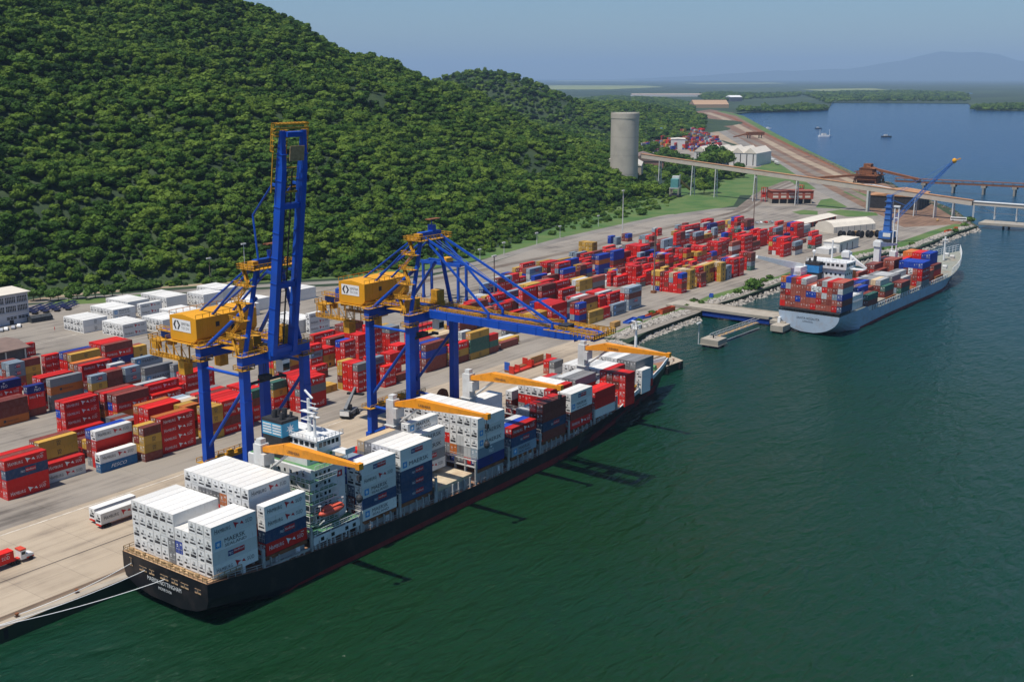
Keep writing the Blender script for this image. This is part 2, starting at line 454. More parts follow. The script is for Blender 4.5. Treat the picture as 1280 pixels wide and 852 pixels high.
strip('ore_belt_bank', G((884,141),(905,148),(950,172),(1000,198),(1050,220),(1085,236)), [22,20,16,13,11,9], M_dirt, .026)
strip('ore_belt_bank', G((892,140),(915,147),(960,169),(1010,193),(1060,216),(1090,230)), [14,12,9,8,7,6], mat('ore_red_earth',(.20,.075,.035),.9,vary=.3,scale=.05), .030)
strip('ore_track_bed', G((880,148),(905,160),(960,186),(1010,212),(1060,238),(1110,262)), [14,13,12,11,10,9], M_ball, .036)
strip('shore_verge', G((900,139),(925,145),(962,165.5),(1004,187),(1060,214),(1092,229)), [26,22,16,12,8,7], M_grass, .032)
pave('construction_ground', G((872,153),(885,146),(903,156),(938,178),(930,184),(905,176),(880,168)), M_dirt, .012)
pave('depot_ground', G((800,188),(812,165),(845,150),(872,152),(905,178),(938,190),(952,208),(915,215),(860,212),(815,205)), M_yard, .016)
strip('dirt_track', G((-40,392),(60,372),(110,366.5),(220,358),(300,352)), [6]*5, M_dirt, .064)
# painted lines on the yard and quay
for a,b,wd in (((-20,676),(225,593.5),.5),((600,530),(745,446),.4),((40,431),(95,418),.35),((225,593),(460,515),.4)):
    strip('yard_marking', [P(*a),P(*b)], wd, M_line, .022)
for y,wd in ((214.2,.22),(213.0,.18),(230.6,.35)):
    strip('crane_rail', [(-900,y),(398,y)], wd, M_steelrail, .024)
strip('crane_rail_bed', [(-900,214.0),(398,214.0)], 1.6, mat('rail_bed_concrete',(.17,.12,.08),.85,vary=.3,scale=.1), .018)
strip('quay_edge', [(-900,211.9),(366,210.6)], 1.6, M_conc, .020)

# ---------------------------------------------------------------- hills
FOOT = [(-900,720),(-300,690),(100,620),(200,600),(304,560),(337,540),(368,514),(415,484),(451,457),(503,449),(568,452),(710,486),(823,513),(906,530),(985,552),(1060,600),(1180,670),(1350,760),(1600,900),(2600,1500)]
CREST = [(-900,215),(300,215),(520,192),(674,187),(783,178),(875,155),(1000,113),(1087,99),(1184,52),(1265,32),(1381,14),(1500,5),(2600,4)]
def interp(T, x):
    if x <= T[0][0]: return T[0][1]
    for (a,b),(c,d) in zip(T[:-1],T[1:]):
        if x <= c: return b+(d-b)*(x-a)/(c-a)
    return T[-1][1]
HX = np.concatenate([np.arange(-700,60,40.0),np.arange(60,1500,10.0),np.arange(1500,2800,25.0)]); HY = np.concatenate([np.arange(430,1100,10.0),np.arange(1100,2500,30.0)])
def hillz(x, y):
    yb = interp(FOOT, x)
    t = (y-yb)/max(120.0, 905.0-yb)
    z = 0.0
    if t > 0:
        # the crest line runs square to the shore; look it up where this slope tops out
        hc = interp(CREST, x)
        s = min(t, 1.0)
        z = hc*(s**.92)*(1.0 - .10*math.sin(s*math.pi))
        if t > 1: z = hc*max(.55, 1-(t-1)*.5)
        z += min(1.0, t*3)*(5*math.sin(x*.021+y*.013)+4*math.sin(x*.043-y*.031)+3*math.sin(y*.07+x*.01)) * min(1, hc/60.0)
    # the second, wooded hill behind
    for gx, gy, gh, sx, sy in ((1800,1405,118,150,260),(1930,1420,60,120,240),(2120,1440,58,260,230),(2420,1480,46,260,190),(1560,1150,30,200,150)):
        z = max(z, (gh+4)*math.exp(-(((x-gx)/sx)**2+((y-gy)/sy)**2))-4)
    return z
nx, ny = len(HX), len(HY)
Hz = np.array([[hillz(x,y) for y in HY] for x in HX])
mb = MB(); mb.smooth = True
mb.add([(HX[i],HY[j],QZ-.3+Hz[i,j]-(.5 if Hz[i,j] < .02 else 0)) for i in range(nx) for j in range(ny)],
       [(i*ny+j,(i+1)*ny+j,(i+1)*ny+j+1,i*ny+j+1) for i in range(nx-1) for j in range(ny-1) if max(Hz[i,j],Hz[i+1,j],Hz[i,j+1],Hz[i+1,j+1]) > .02])
M_hill = paving_mat('hill_undergrowth', (.009,.022,.006), (.016,.038,.009), (.030,.055,.012), streak=False)
tag(mb.build('hills', M_hill), kind='structure')
def surf(x, y):
    return QZ-.3+hillz(x, y)

# far mountains, beyond the plain
mb = MB(); mb.smooth = True
rng = random.Random(3)
def ridge(cx, cy, L, ang, h, peaks):
    n = 40; d = Vector((math.cos(ang), math.sin(ang),0)); q = Vector((-d.y,d.x,0))
    rows = []
    for i in range(n+1):
        t = i/n*2-1
        z = sum(p[1]*math.exp(-((t-p[0])/p[2])**2) for p in peaks)*h*(1+.05*math.sin(i*2.1)+.04*math.sin(i*.9))
        c = Vector((cx,cy,0))+d*t*L
        rows.append([c-q*(z*3+300), c-q*z*1.4+Vector((0,0,z*.45)), c+Vector((0,0,z)), c+q*(z*2+300)])
    vs = [p for r_ in rows for p in r_]
    mb.add(vs, [(i*4+j,(i+1)*4+j,(i+1)*4+j+1,i*4+j+1) for i in range(n) for j in range(3)])
def far(px, dist):
    d = P(px, 120); L = math.hypot(d.x,d.y); return d.x/L*dist, d.y/L*dist
fx, fy = far(1195, 52000)
ridge(fx, fy, 15000, math.atan2(fy,fx)-math.pi/2, 1080, [(-.02,.80,.17),(.22,.45,.25),(-.3,.35,.3),(-.62,.16,.3)])
tag(mb.build('far_mountains', M_hill), kind='structure')

# pale fields on the plain behind the hill
for poly in (((655,107.5),(700,106.8),(805,107.2),(830,109),(760,112),(690,112)),((850,104),(960,103.4),(985,104.6),(880,105.6)),((1000,112),(1090,110.5),(1110,112.5),(1030,114)),((690,100.8),(790,100.3),(800,101.1),(700,101.8))):
    pave('field', G(*poly), MATS.get('pale_field') or mat('pale_field',(.20,.23,.09),.9,vary=.2,scale=.003), .5)
pave('lagoon', G((1158,115.3),(1172,114.6),(1180,116),(1215,116.4),(1216,117.4),(1165,117.2)), M_water, .6)
pave('pond', G((951,134),(968,133.2),(966,135.6),(955,136.2)), M_water, .6)

pave('rough_grass', G((640,308),(690,285),(760,262),(800,247),(838,233),(872,234),(848,250),(842,262),(852,270),(800,274),(760,285),(700,299)), M_grass, .008)
pave('rough_grass', G((925,244),(962,233),(950,226),(905,224),(930,205),(955,200),(1000,222),(1010,226),(975,228),(940,244)), M_grass, .006)

# ---------------------------------------------------------------- trees
def leaf_mat(name, c1, c2, c3):
    m = bpy.data.materials.new(name); m.use_nodes = True
    nt = m.node_tree; N = nt.nodes; L = nt.links; b = N['Principled BSDF']
    b.inputs['Roughness'].default_value = .55
    b.inputs['Specular IOR Level'].default_value = .08
    oi = N.new('ShaderNodeObjectInfo'); tc = N.new('ShaderNodeTexCoord')
    no = N.new('ShaderNodeTexNoise'); no.inputs['Scale'].default_value = .35; no.inputs['Detail'].default_value = 4
    L.new(tc.outputs['Object'], no.inputs['Vector'])
    ad = N.new('ShaderNodeMath'); ad.operation = 'MULTIPLY_ADD'; ad.inputs[1].default_value = .5
    L.new(no.outputs[0], ad.inputs[0])
    pl = N.new('ShaderNodeTexNoise'); pl.inputs['Scale'].default_value = .016; pl.inputs['Detail'].default_value = 3     # patches of different kinds of tree
    L.new(oi.outputs['Location'], pl.inputs['Vector'])
    pm = N.new('ShaderNodeMath'); pm.operation = 'MULTIPLY_ADD'; pm.inputs[1].default_value = .9; pm.inputs[2].default_value = -.32
    L.new(pl.outputs[0], pm.inputs[0])
    pr = N.new('ShaderNodeMath'); pr.operation = 'MULTIPLY_ADD'; pr.inputs[1].default_value = .72
    L.new(oi.outputs['Random'], pr.inputs[0]); L.new(pm.outputs[0], pr.inputs[2]); L.new(pr.outputs[0], ad.inputs[2])
    ra = N.new('ShaderNodeValToRGB'); e = ra.color_ramp.elements
    e[0].position = .25; e[0].color = (*c1,1); e[1].position = 1.22/1.25; e[1].color = (*c3,1)
    k = ra.color_ramp.elements.new(.62); k.color = (*c2,1)
    L.new(ad.outputs[0], ra.inputs[0]); L.new(ra.outputs[0], b.inputs['Base Color'])
    return m
M_leaf = leaf_mat('forest_leaves', (.013,.034,.006), (.040,.090,.010), (.105,.165,.020))
M_leaf2 = leaf_mat('bush_leaves', (.035,.07,.012), (.055,.11,.018), (.08,.14,.028))
M_bark = mat('bark', (.10,.075,.05), .9, vary=.3, scale=2)
def crown_mesh(name, seed, rad, height, lumps, quads, qs, m, flat=.7, base=0.0):
    """one crown: a dozen leaf lumps, each a rough ball bristling with leaf sprays"""
    r = random.Random(seed); V = []; F = []
    bmi = bmesh.new(); bmesh.ops.create_icosphere(bmi, subdivisions=2, radius=1)
    iv = [v.co.copy() for v in bmi.verts]; ifc = [[v.index for v in f.verts] for f in bmi.faces]; bmi.free()
    balls = []
    for k in range(lumps):
        a = r.uniform(0, 2*math.pi); q = rad*.62*math.sqrt(r.random()) if k else 0
        h = base + height*(.42+.40*r.random()*(1-q/rad*.7)) if k else base+height*.55
        rr = rad*r.uniform(.36,.58) if k else rad*.62
        balls.append((Vector((q*math.cos(a), q*math.sin(a), h)), rr))
    for c, rr in balls:
        ph = [r.uniform(0,6.28) for _ in range(6)]
        b0 = len(V)
        for p in iv:
            n = .84+.13*math.sin(p.x*5+ph[0])*math.sin(p.y*5+ph[1])+.12*math.sin(p.z*7+ph[2]+p.x*4)+.07*r.uniform(-1,1)
            V.append((c.x+p.x*rr*n, c.y+p.y*rr*n, c.z+p.z*rr*n*flat))
        F += [[b0+i for i in f] for f in ifc]
    for k in range(quads):
        c, rr = balls[r.randrange(len(balls))]
        d = Vector((r.gauss(0,1), r.gauss(0,1), r.gauss(.35,1))).normalized()
        p = c + Vector((d.x*rr, d.y*rr, d.z*rr*flat))*r.uniform(.86,1.16)
        u = Vector((r.gauss(0,1), r.gauss(0,1), r.gauss(0,.6))); u = (u-d*u.dot(d)*.6).normalized()
        v = u.cross(d+Vector((r.gauss(0,.4),r.gauss(0,.4),r.gauss(0,.4)))).normalized()
        s = qs*r.uniform(.6,1.4); b0 = len(V)
        V += [p-u*s-v*s*.5, p+u*s*.2-v*s*.75, p+u*s+v*s*.3, p-u*s*.2+v*s*.8]
        F.append([b0,b0+1,b0+2,b0+3])
    me = bpy.data.meshes.new(name); me.from_pydata([tuple(p) for p in V], [], F); me.materials.append(m); me.update()
    return me
def trunk_mb(h, r0, seed, spread):
    r = random.Random(seed); mb = MB()
    mb.tube((0,0,-.5),(.1,.05,h*.5),r0,7,r0*.7)
    for k in range(4):
        a = k*1.6+r.random()
        mb.tube((.1,.05,h*.42),(math.cos(a)*spread,math.sin(a)*spread,h*.78),r0*.5,5,r0*.15)
    return mb
kinds_col = bpy.data.collections.new('forest_kinds')       # source shapes for the woods, not in the scene itself
for k in range(9):
    rad = (5.6,6.4,4.8,7.2,5.2,6.0,4.4,3.4,6.8)[k]; hh = (11,12,12,13,9,10,11,7,10)[k]
    me = crown_mesh('forest_tree', 100+k, rad, hh, (9,11,8,13,9,10,7,6,12)[k], 560, .50, M_leaf, (.75,.7,.9,.65,.7,.75,1.0,.9,.6)[k], -1.5)
    kinds_col.objects.link(bpy.data.objects.new('forest_tree', me))

def scatter(name, pts, kind='stuff'):
    """pts: x, y, z, scale, kind -> one object that draws every tree of the wood"""
    me = bpy.data.meshes.new(name)
    me.from_pydata([p[:3] for p in pts], [], [])
    a = me.attributes.new('scl', 'FLOAT', 'POINT'); a.data.foreach_set('value', [p[3] for p in pts])
    a = me.attributes.new('rot', 'FLOAT', 'POINT'); a.data.foreach_set('value', [p[4] for p in pts])
    a = me.attributes.new('sort', 'INT', 'POINT'); a.data.foreach_set('value', [int(p[5]) for p in pts])
    o = bpy.data.objects.new(name, me); COL.objects.link(o)
    ng = bpy.data.node_groups.new(name+'_nodes', 'GeometryNodeTree')
    ng.interface.new_socket('Geometry', in_out='INPUT', socket_type='NodeSocketGeometry')
    ng.interface.new_socket('Geometry', in_out='OUTPUT', socket_type='NodeSocketGeometry')
    N = ng.nodes; L = ng.links
    gi = N.new('NodeGroupInput'); go = N.new('NodeGroupOutput')
    ci = N.new('GeometryNodeCollectionInfo'); ci.inputs['Collection'].default_value = kinds_col
    ci.inputs['Separate Children'].default_value = True; ci.inputs['Reset Children'].default_value = True
    io = N.new('GeometryNodeInstanceOnPoints'); io.inputs['Pick Instance'].default_value = True
    def attr(nm, ty):
        q = N.new('GeometryNodeInputNamedAttribute'); q.data_type = ty; q.inputs['Name'].default_value = nm; return q.outputs['Attribute']
    cx = N.new('ShaderNodeCombineXYZ'); L.new(attr('rot','FLOAT'), cx.inputs['Z'])
    L.new(gi.outputs[0], io.inputs['Points']); L.new(ci.outputs[0], io.inputs['Instance'])
    L.new(attr('sort','INT'), io.inputs['Instance Index'])
    L.new(cx.outputs[0], io.inputs['Rotation']); L.new(attr('scl','FLOAT'), io.inputs['Scale'])
    L.new(io.outputs[0], go.inputs[0])
    md = o.modifiers.new('trees', 'NODES'); md.node_group = ng
    return tag(o, kind=kind)

rf = random.Random(11)
def clump(x, y):
    return .5+.5*math.sin(x*.017+1.3*math.sin(y*.011))*math.sin(y*.019+1.1*math.sin(x*.013))
pts = []
sp = 5.5
y = 440.0
while y < 1010:
    x = 60.0
    while x < 1520:
        xx = x+rf.uniform(-.5,.5)*sp; yy = y+rf.uniform(-.5,.5)*sp
        yb = interp(FOOT, xx)
        if yy > yb+2:
            z = hillz(xx, yy)
            # only what can be seen from the air over the harbour: inside the frame and not past the crest
            d = Vector((xx,yy,z-CAMH)); zc = d.dot(cf); u = 640+FPX*d.dot(cr)/zc
            bare = 700 < xx < 1300 and clump(xx*1.3+40, yy*1.2) > .86 and yy > yb+60
            if -140 < u < 1100 and not (rf.random() < (.72 if bare else .04)):
                edge = min(1.0, (yy-yb)/25)
                s = .80*rf.choice((.55,.7,.8,.9,1.0,1.1,1.3))*rf.uniform(.85,1.15)*(.80+.20*edge)*(.82+.3*clump(xx,yy))
                if rf.random() < .05: s *= 1.25
                pts.append((xx,yy,QZ+z-.5, s, rf.uniform(0,6.28), rf.randrange(9)))
        x += sp
    y += sp*.9
x = 60.0                                                   # thick scrub along the foot of the wood
while x < 1180:
    yb = interp(FOOT, x)
    for k in range(9):
        yy = yb-7+rf.random()**1.3*60; xx = x+rf.uniform(-2,2)
        pts.append((xx,yy,QZ+hillz(xx,yy)-.6, rf.uniform(.22,.5), rf.uniform(0,6.28), rf.randrange(9)))
    x += 2.6
scatter('hillside_forest', pts)
n1 = len(pts)
pts = []
y = 900.0
while y < 1900:
    x = 1250.0
    while x < 2750:
        xx = x+rf.uniform(-6,6); yy = y+rf.uniform(-6,6); z = hillz(xx,yy)
        d = Vector((xx,yy,z-CAMH)); zc = d.dot(cf); u = 640+FPX*d.dot(cr)/zc
        if 500 < u < 880 and (z > 3 or (u < 800 and yy > interp(FOOT,xx))) and rf.random() < .9:
            pts.append((xx,yy,QZ+z-1, rf.uniform(.8,1.5), rf.uniform(0,6.28), rf.randrange(9)))
        x += 12.5
    y += 12
# woods on the plain and along the bay
def wood(poly_px, spacing, smin, smax, dens=1.0, z=QZ):
    poly = [P(a,b) for a,b in poly_px]
    x0 = min(p.x for p in poly); x1 = max(p.x for p in poly); y0 = min(p.y for p in poly); y1 = max(p.y for p in poly)
    yy = y0
    while yy < y1:
        xx = x0
        while xx < x1:
            a = xx+rf.uniform(-.5,.5)*spacing; b = yy+rf.uniform(-.5,.5)*spacing
            c = False
            for i in range(len(poly)):
                p, q = poly[i], poly[i-1]
                if (p.y > b) != (q.y > b) and a < (q.x-p.x)*(b-p.y)/(q.y-p.y)+p.x: c = not c
            if c and rf.random() < dens: pts.append((a,b,z-1,rf.uniform(smin,smax),rf.uniform(0,6.28),rf.randrange(9)))
            xx += spacing
        yy += spacing
wood([(690,285),(760,262),(800,247),(838,236),(846,250),(838,258),(800,266),(760,277),(700,291)], 5, .2, .5, .55)
wood([(640,150),(700,128),(760,121),(830,124),(868,131),(866,146),(845,150),(815,160),(806,186),(780,190),(740,170),(690,160)], 15, .9, 1.6)
wood([(870,119),(900,117),(950,119),(1000,117.5),(1000,121),(940,124),(905,128),(880,126)], 26, 1.2, 2.4, .8)
wood([(1000,118),(1060,115.5),(1140,115),(1210,118),(1210,127),(1120,127.4),(1042,127.6),(1038,131)], 34, 1.3, 2.5, .75)
wood([(800,205),(830,192),(866,200),(900,212),(930,221),(905,226),(880,232),(850,236),(838,226),(815,222)], 9, .55, 1.0, .8)
wood([(922,140),(927,136),(950,138),(956,132),(962,137),(1000,132),(1036,136),(1030,138.2),(990,139.6),(945,140)], 16, 1.0, 1.9)
wood([(1212,137),(1224,132),(1290,131),(1290,138),(1240,138.5)], 20, 1.0, 1.7)
scatter('far_woods', pts)
print('trees', n1, len(pts))

# ---------------------------------------------------------------- where every container stands
# block, place (1 yard 2 white yard blocks 3 black ship 4 grey ship), row, x, y, base, length class, height, pitch, then per tier from the top:
# colour*100 + marking*10 + 1 if it is an object of its own
STACKS = [
(1,2,0,276.5,440.0,3.2,4,2.90,2.92,51,51),(1,2,1,276.5,442.6,3.2,4,2.90,2.92,1,1),(1,2,2,276.5,445.1,3.2,4,2.90,2.92,1,1),(1,2,3,276.5,447.6,3.2,4,2.90,2.92,1,1),
(1,2,4,276.5,450.2,3.2,4,2.90,2.92,1,1),(1,2,5,276.5,452.8,3.2,4,2.90,2.92,1,1),(2,2,0,281.5,418.0,3.2,4,2.90,2.92,11,11),(2,2,1,281.5,420.6,3.2,4,2.90,2.92,11,11),
(2,2,2,281.5,423.1,3.2,4,2.90,2.92,11,11),(2,2,3,281.5,425.6,3.2,4,2.90,2.92,11,11),(2,2,4,281.5,428.2,3.2,4,2.90,2.92,11,11),(2,2,5,281.5,430.8,3.2,4,2.90,2.92,11,11),
(3,2,0,298.2,449.6,3.2,4,2.90,2.92,21,21),(3,2,1,298.2,452.2,3.2,4,2.90,2.92,21,20),(3,2,2,298.2,454.7,3.2,4,2.90,2.92,21,20),(3,2,3,298.2,457.2,3.2,4,2.90,2.92,21,20),
(3,2,4,298.2,459.8,3.2,4,2.90,2.92,21,20),(3,2,5,298.2,462.4,3.2,4,2.90,2.92,21,20),(3,2,6,298.2,464.9,3.2,4,2.90,2.92,21,20),(4,2,0,313.4,459.8,3.2,4,2.90,2.92,1,0),
(4,2,1,313.4,462.4,3.2,4,2.90,2.92,1,0),(4,2,2,313.4,464.9,3.2,4,2.90,2.92,1,0),(4,2,3,313.4,467.4,3.2,4,2.90,2.92,1,0),(4,2,4,313.4,470.0,3.2,4,2.90,2.92,1,0),
(4,2,5,313.4,472.6,3.2,4,2.90,2.92,1,0),(4,2,6,313.4,475.1,3.2,4,2.90,2.92,1,0),(5,2,0,313.9,450.8,3.2,4,2.90,2.92,11,11),(6,2,0,331.4,454.4,3.2,4,2.90,2.92,1,1),
(6,2,1,331.4,456.9,3.2,4,2.90,2.92,1,0),(6,2,2,331.4,459.5,3.2,4,2.90,2.92,1,0),(6,2,3,331.4,462.0,3.2,4,2.90,2.92,1,0),(6,2,4,331.4,464.6,3.2,4,2.90,2.92,1,0),
(6,2,5,331.4,467.1,3.2,4,2.90,2.92,1,0),(6,2,6,331.4,469.7,3.2,4,2.90,2.92,1,0),(6,2,7,331.4,472.2,3.2,4,2.90,2.92,1,0),(7,2,0,312.8,417.0,3.2,4,2.90,2.92,1,1),
(7,2,1,312.8,419.6,3.2,4,2.90,2.92,1,0),(7,2,2,312.8,422.1,3.2,4,2.90,2.92,1,0),(7,2,3,312.8,424.6,3.2,4,2.90,2.92,1,0),(7,2,4,312.8,427.2,3.2,4,2.90,2.92,1,0),
(7,2,5,312.8,429.8,3.2,4,2.90,2.92,1,0),(7,2,6,312.8,432.3,3.2,4,2.90,2.92,1,0),(8,2,0,297.9,412.2,3.2,4,2.90,2.92,1,1),(8,2,1,297.9,414.8,3.2,4,2.90,2.92,1,1),
(8,2,2,297.9,417.3,3.2,4,2.90,2.92,1,1),(8,2,3,297.9,419.8,3.2,4,2.90,2.92,1,1),(8,2,4,297.9,422.4,3.2,4,2.90,2.92,1,1),(8,2,5,297.9,424.9,3.2,4,2.90,2.92,1,0),
(9,2,0,361.0,451.0,3.2,4,2.90,2.92,1,1),(9,2,1,361.0,453.6,3.2,4,2.90,2.92,1,0),(9,2,2,361.0,456.1,3.2,4,2.90,2.92,1,0),(9,2,3,361.0,458.6,3.2,4,2.90,2.92,1,0),
(9,2,4,361.0,461.2,3.2,4,2.90,2.92,1,0),(9,2,5,361.0,463.8,3.2,4,2.90,2.92,1,0),(9,2,6,361.0,466.3,3.2,4,2.90,2.92,1,0),(10,2,0,347.0,446.0,3.2,4,2.90,2.92,1,1),
(10,2,1,347.0,448.6,3.2,4,2.90,2.92,1,1),(10,2,2,347.0,451.1,3.2,4,2.90,2.92,1,1),(10,2,3,347.0,453.6,3.2,4,2.90,2.92,1,1),(10,2,4,347.0,456.2,3.2,4,2.90,2.92,1,1),
(11,2,0,338.0,408.5,3.2,4,2.90,2.92,1,1),(11,2,1,338.0,411.1,3.2,4,2.90,2.92,1,1),(11,2,2,338.0,413.6,3.2,4,2.90,2.92,1,1),(11,2,3,338.0,416.1,3.2,4,2.90,2.92,1,1),
(11,2,4,338.0,418.7,3.2,4,2.90,2.92,1,1),(11,2,5,338.0,421.2,3.2,4,2.90,2.92,1,1),(12,2,0,351.5,416.0,3.2,4,2.90,2.92,1,1),(12,2,1,351.5,418.6,3.2,4,2.90,2.92,1,0),
(12,2,2,351.5,421.1,3.2,4,2.90,2.92,1,0),(12,2,3,351.5,423.6,3.2,4,2.90,2.92,1,0),(12,2,4,351.5,426.2,3.2,4,2.90,2.92,1,0),(13,2,0,332.0,363.0,3.2,4,2.90,2.92,1,1),
(13,2,1,332.0,365.6,3.2,4,2.90,2.92,1,1),(13,2,2,332.0,368.1,3.2,4,2.90,2.92,1,1),(13,2,3,332.0,370.6,3.2,4,2.90,2.92,1,1),(13,2,4,332.0,373.2,3.2,4,2.90,2.92,1,1),
(13,2,5,332.0,375.8,3.2,4,2.90,2.92,1,1),(13,2,6,332.0,378.3,3.2,4,2.90,2.92,1,1),(13,2,7,332.0,380.9,3.2,4,2.90,2.92,1,1),(14,2,0,384.0,418.0,3.2,4,2.90,2.92,1,1),
(14,2,1,384.0,420.6,3.2,4,2.90,2.92,1,1),(14,2,2,384.0,423.1,3.2,4,2.90,2.92,1,1),(14,2,3,384.0,425.6,3.2,4,2.90,2.92,1,1),(15,2,0,336.3,359.6,3.2,4,2.90,2.92,11,11,11),
(16,1,0,146.9,276.2,3.2,4,2.78,2.78,111,541,101,111),(17,1,0,160.2,279.4,3.2,4,2.78,2.78,111,11),(18,1,0,165.4,290.9,3.2,4,2.78,2.78,351,351,200),(19,1,0,174.3,275.0,3.2,4,2.78,2.78,11,1381),
(20,1,0,176.2,279.3,3.2,4,2.78,2.78,11,101,111,110),(0,1,0,180.0,290.2,3.2,2,2.62,2.62,350,200),(21,1,0,187.8,272.8,3.2,2,2.62,2.62,201,351,351,201),(0,1,0,197.8,296.8,3.2,2,2.62,2.62,200,430),
(22,1,0,195.2,274.5,3.2,4,2.78,2.78,111,111,111,111),(23,1,0,199.4,286.5,3.2,4,2.78,2.78,101,110,110,110),(24,1,0,208.4,280.9,3.2,2,2.62,2.62,861,350,200,350),(25,1,0,211.7,273.8,3.2,2,2.62,2.62,351,351,201,351),
(26,1,0,218.1,274.5,3.2,4,2.78,2.78,111,111,201,111),(27,1,0,233.3,277.9,3.2,2,2.62,2.62,901,201,111,111),(28,1,0,244.4,280.3,3.2,2,2.62,2.62,901,351,111,111),(29,1,0,249.4,272.9,3.2,4,2.78,2.78,111,1001,101,111),
(30,1,0,178.6,339.5,3.2,4,2.78,2.78,201,201,861),(31,1,0,184.3,352.6,3.2,4,2.78,2.78,771,111,110,110),(32,1,0,192.5,342.1,3.2,2,2.62,2.62,771,111,101,201),(33,1,0,200.8,342.2,3.2,4,2.78,2.78,1001,861,1001,1000),
(34,1,0,199.8,346.3,3.2,4,2.78,2.78,111,110,200,110),(35,1,0,187.7,313.1,3.2,4,2.78,2.78,111,111,111,110),(36,1,0,181.5,301.6,3.2,4,2.78,2.78,111,110),(37,1,0,219.8,376.5,3.2,2,2.62,2.62,111,111,110,110),
(38,1,0,212.0,376.7,3.2,2,2.62,2.62,201,351,350,350),(39,1,0,205.3,375.6,3.2,2,2.62,2.62,441,441,200,110),(40,1,0,235.8,420.5,3.2,2,2.62,2.62,111,111),(41,1,0,225.1,368.0,3.2,4,2.78,2.78,351,200,440,110),
(42,1,0,241.3,370.9,3.2,4,2.78,2.78,201,111,771,200),(43,1,0,254.1,371.4,3.2,2,2.62,2.62,351,350,200),(44,1,0,241.6,352.9,3.2,4,2.78,2.78,431,430,110),(45,1,0,235.6,338.6,3.2,4,2.78,2.78,1001,431,110),
(46,1,0,244.8,334.1,3.2,4,2.78,2.78,1001,440,110),(47,1,0,226.6,337.0,3.2,2,2.62,2.62,441,441,200,110),(48,1,0,219.5,337.2,3.2,2,2.62,2.62,201,201,200,200),(49,1,0,212.9,336.9,3.2,2,2.62,2.62,441,351,110,110),
(50,1,0,218.1,350.3,3.2,4,2.78,2.78,111,110,110,110),(0,1,0,226.2,345.4,3.2,2,2.62,2.62,1100,110,110,110),(51,1,0,202.4,307.2,3.2,4,2.78,2.78,201,111,860,1000),(52,1,0,215.9,309.1,3.2,4,2.78,2.78,111,100,110,100),
(53,1,0,232.6,311.2,3.2,4,2.78,2.78,111,111,110,110),(54,1,0,215.2,306.2,3.2,4,2.78,2.78,111,110,200),(0,1,0,226.3,311.6,3.2,2,2.62,2.62,110,110,110),(55,1,0,277.4,314.8,3.2,4,2.78,2.78,351,351,201),
(56,1,0,289.5,309.6,3.2,2,2.62,2.62,111,431,111,110),(57,1,0,282.5,299.6,3.2,2,2.62,2.62,111,200),(58,1,0,295.9,309.4,3.2,2,2.62,2.62,111,351,350),(59,1,0,309.4,328.7,3.2,4,2.78,2.78,111,110,110),
(60,1,0,329.1,331.6,3.2,4,2.78,2.78,201,100,100),(61,1,0,301.5,303.4,3.2,2,2.62,2.62,111,111,110,110),(62,1,0,312.9,307.0,3.2,2,2.62,2.62,101,111,111,110),(63,1,0,308.1,317.9,3.2,4,2.78,2.78,201,100,100),
(64,1,0,278.8,274.4,3.2,2,2.62,2.62,1001,111,111,111),(65,1,0,288.9,276.5,3.2,2,2.62,2.62,431,111,110,110),(66,1,0,271.2,283.3,3.2,2,2.62,2.62,351),(67,1,0,297.4,275.7,3.2,2,2.62,2.62,101,110,110,110),
(68,1,0,289.8,271.6,3.2,2,2.62,2.62,111,111,111),(69,1,0,298.0,273.1,3.2,4,2.78,2.78,201),(70,1,0,319.9,306.3,3.2,2,2.62,2.62,111,111,111,111,110),(71,1,0,331.1,306.9,3.2,2,2.62,2.62,1001,111,110,110),
(72,1,0,316.9,289.7,3.2,2,2.62,2.62,101,110,110),(73,1,0,314.8,273.2,3.2,4,2.78,2.78,201,601,201,201),(74,1,0,327.6,272.3,3.2,4,2.78,2.78,111,351,201),(75,1,0,340.4,271.8,3.2,4,2.78,2.78,351,901,901,351),
(76,1,0,350.6,284.6,3.2,2,2.62,2.62,1101,11,200),(0,1,0,353.3,272.2,3.2,2,2.62,2.62,110,900,200),(77,1,0,362.0,272.8,3.2,4,2.78,2.78,201),(0,1,0,366.2,275.4,3.2,4,2.78,2.78,350),
(78,1,0,328.0,278.9,3.2,4,2.78,2.78,1201,350,350,200),(79,1,0,346.2,304.9,3.2,4,2.78,2.78,111,110,110),(80,1,0,341.0,231.6,3.2,2,2.62,2.62,1001,1100),(81,1,0,504.4,364.5,3.2,4,2.78,2.78,111,100,1100),
(82,1,0,492.5,351.5,3.2,4,2.78,2.78,441,1100,430),(0,1,0,488.8,345.5,3.2,4,2.78,2.78,600,200),(83,1,0,441.3,344.1,3.2,4,2.78,2.78,441,771,200),(0,1,0,461.5,349.5,3.2,2,2.62,2.62,200,110,110),
(0,1,0,475.8,350.7,3.2,2,2.62,2.62,110,110,1100),(0,1,0,516.2,356.3,3.2,4,2.78,2.78,110,200,110),(84,1,0,503.3,339.8,3.2,4,2.78,2.78,111,440,110,110),(85,1,0,502.4,335.9,3.2,4,2.78,2.78,601,111,1100),
(0,1,0,451.8,323.8,3.2,4,2.78,2.78,350,350,200),(86,1,0,442.2,308.2,3.2,4,2.78,2.78,201,111,200,110),(0,1,0,467.6,316.2,3.2,4,2.78,2.78,110,110,200),(87,1,0,452.2,303.0,3.2,4,2.78,2.78,111,110,200),
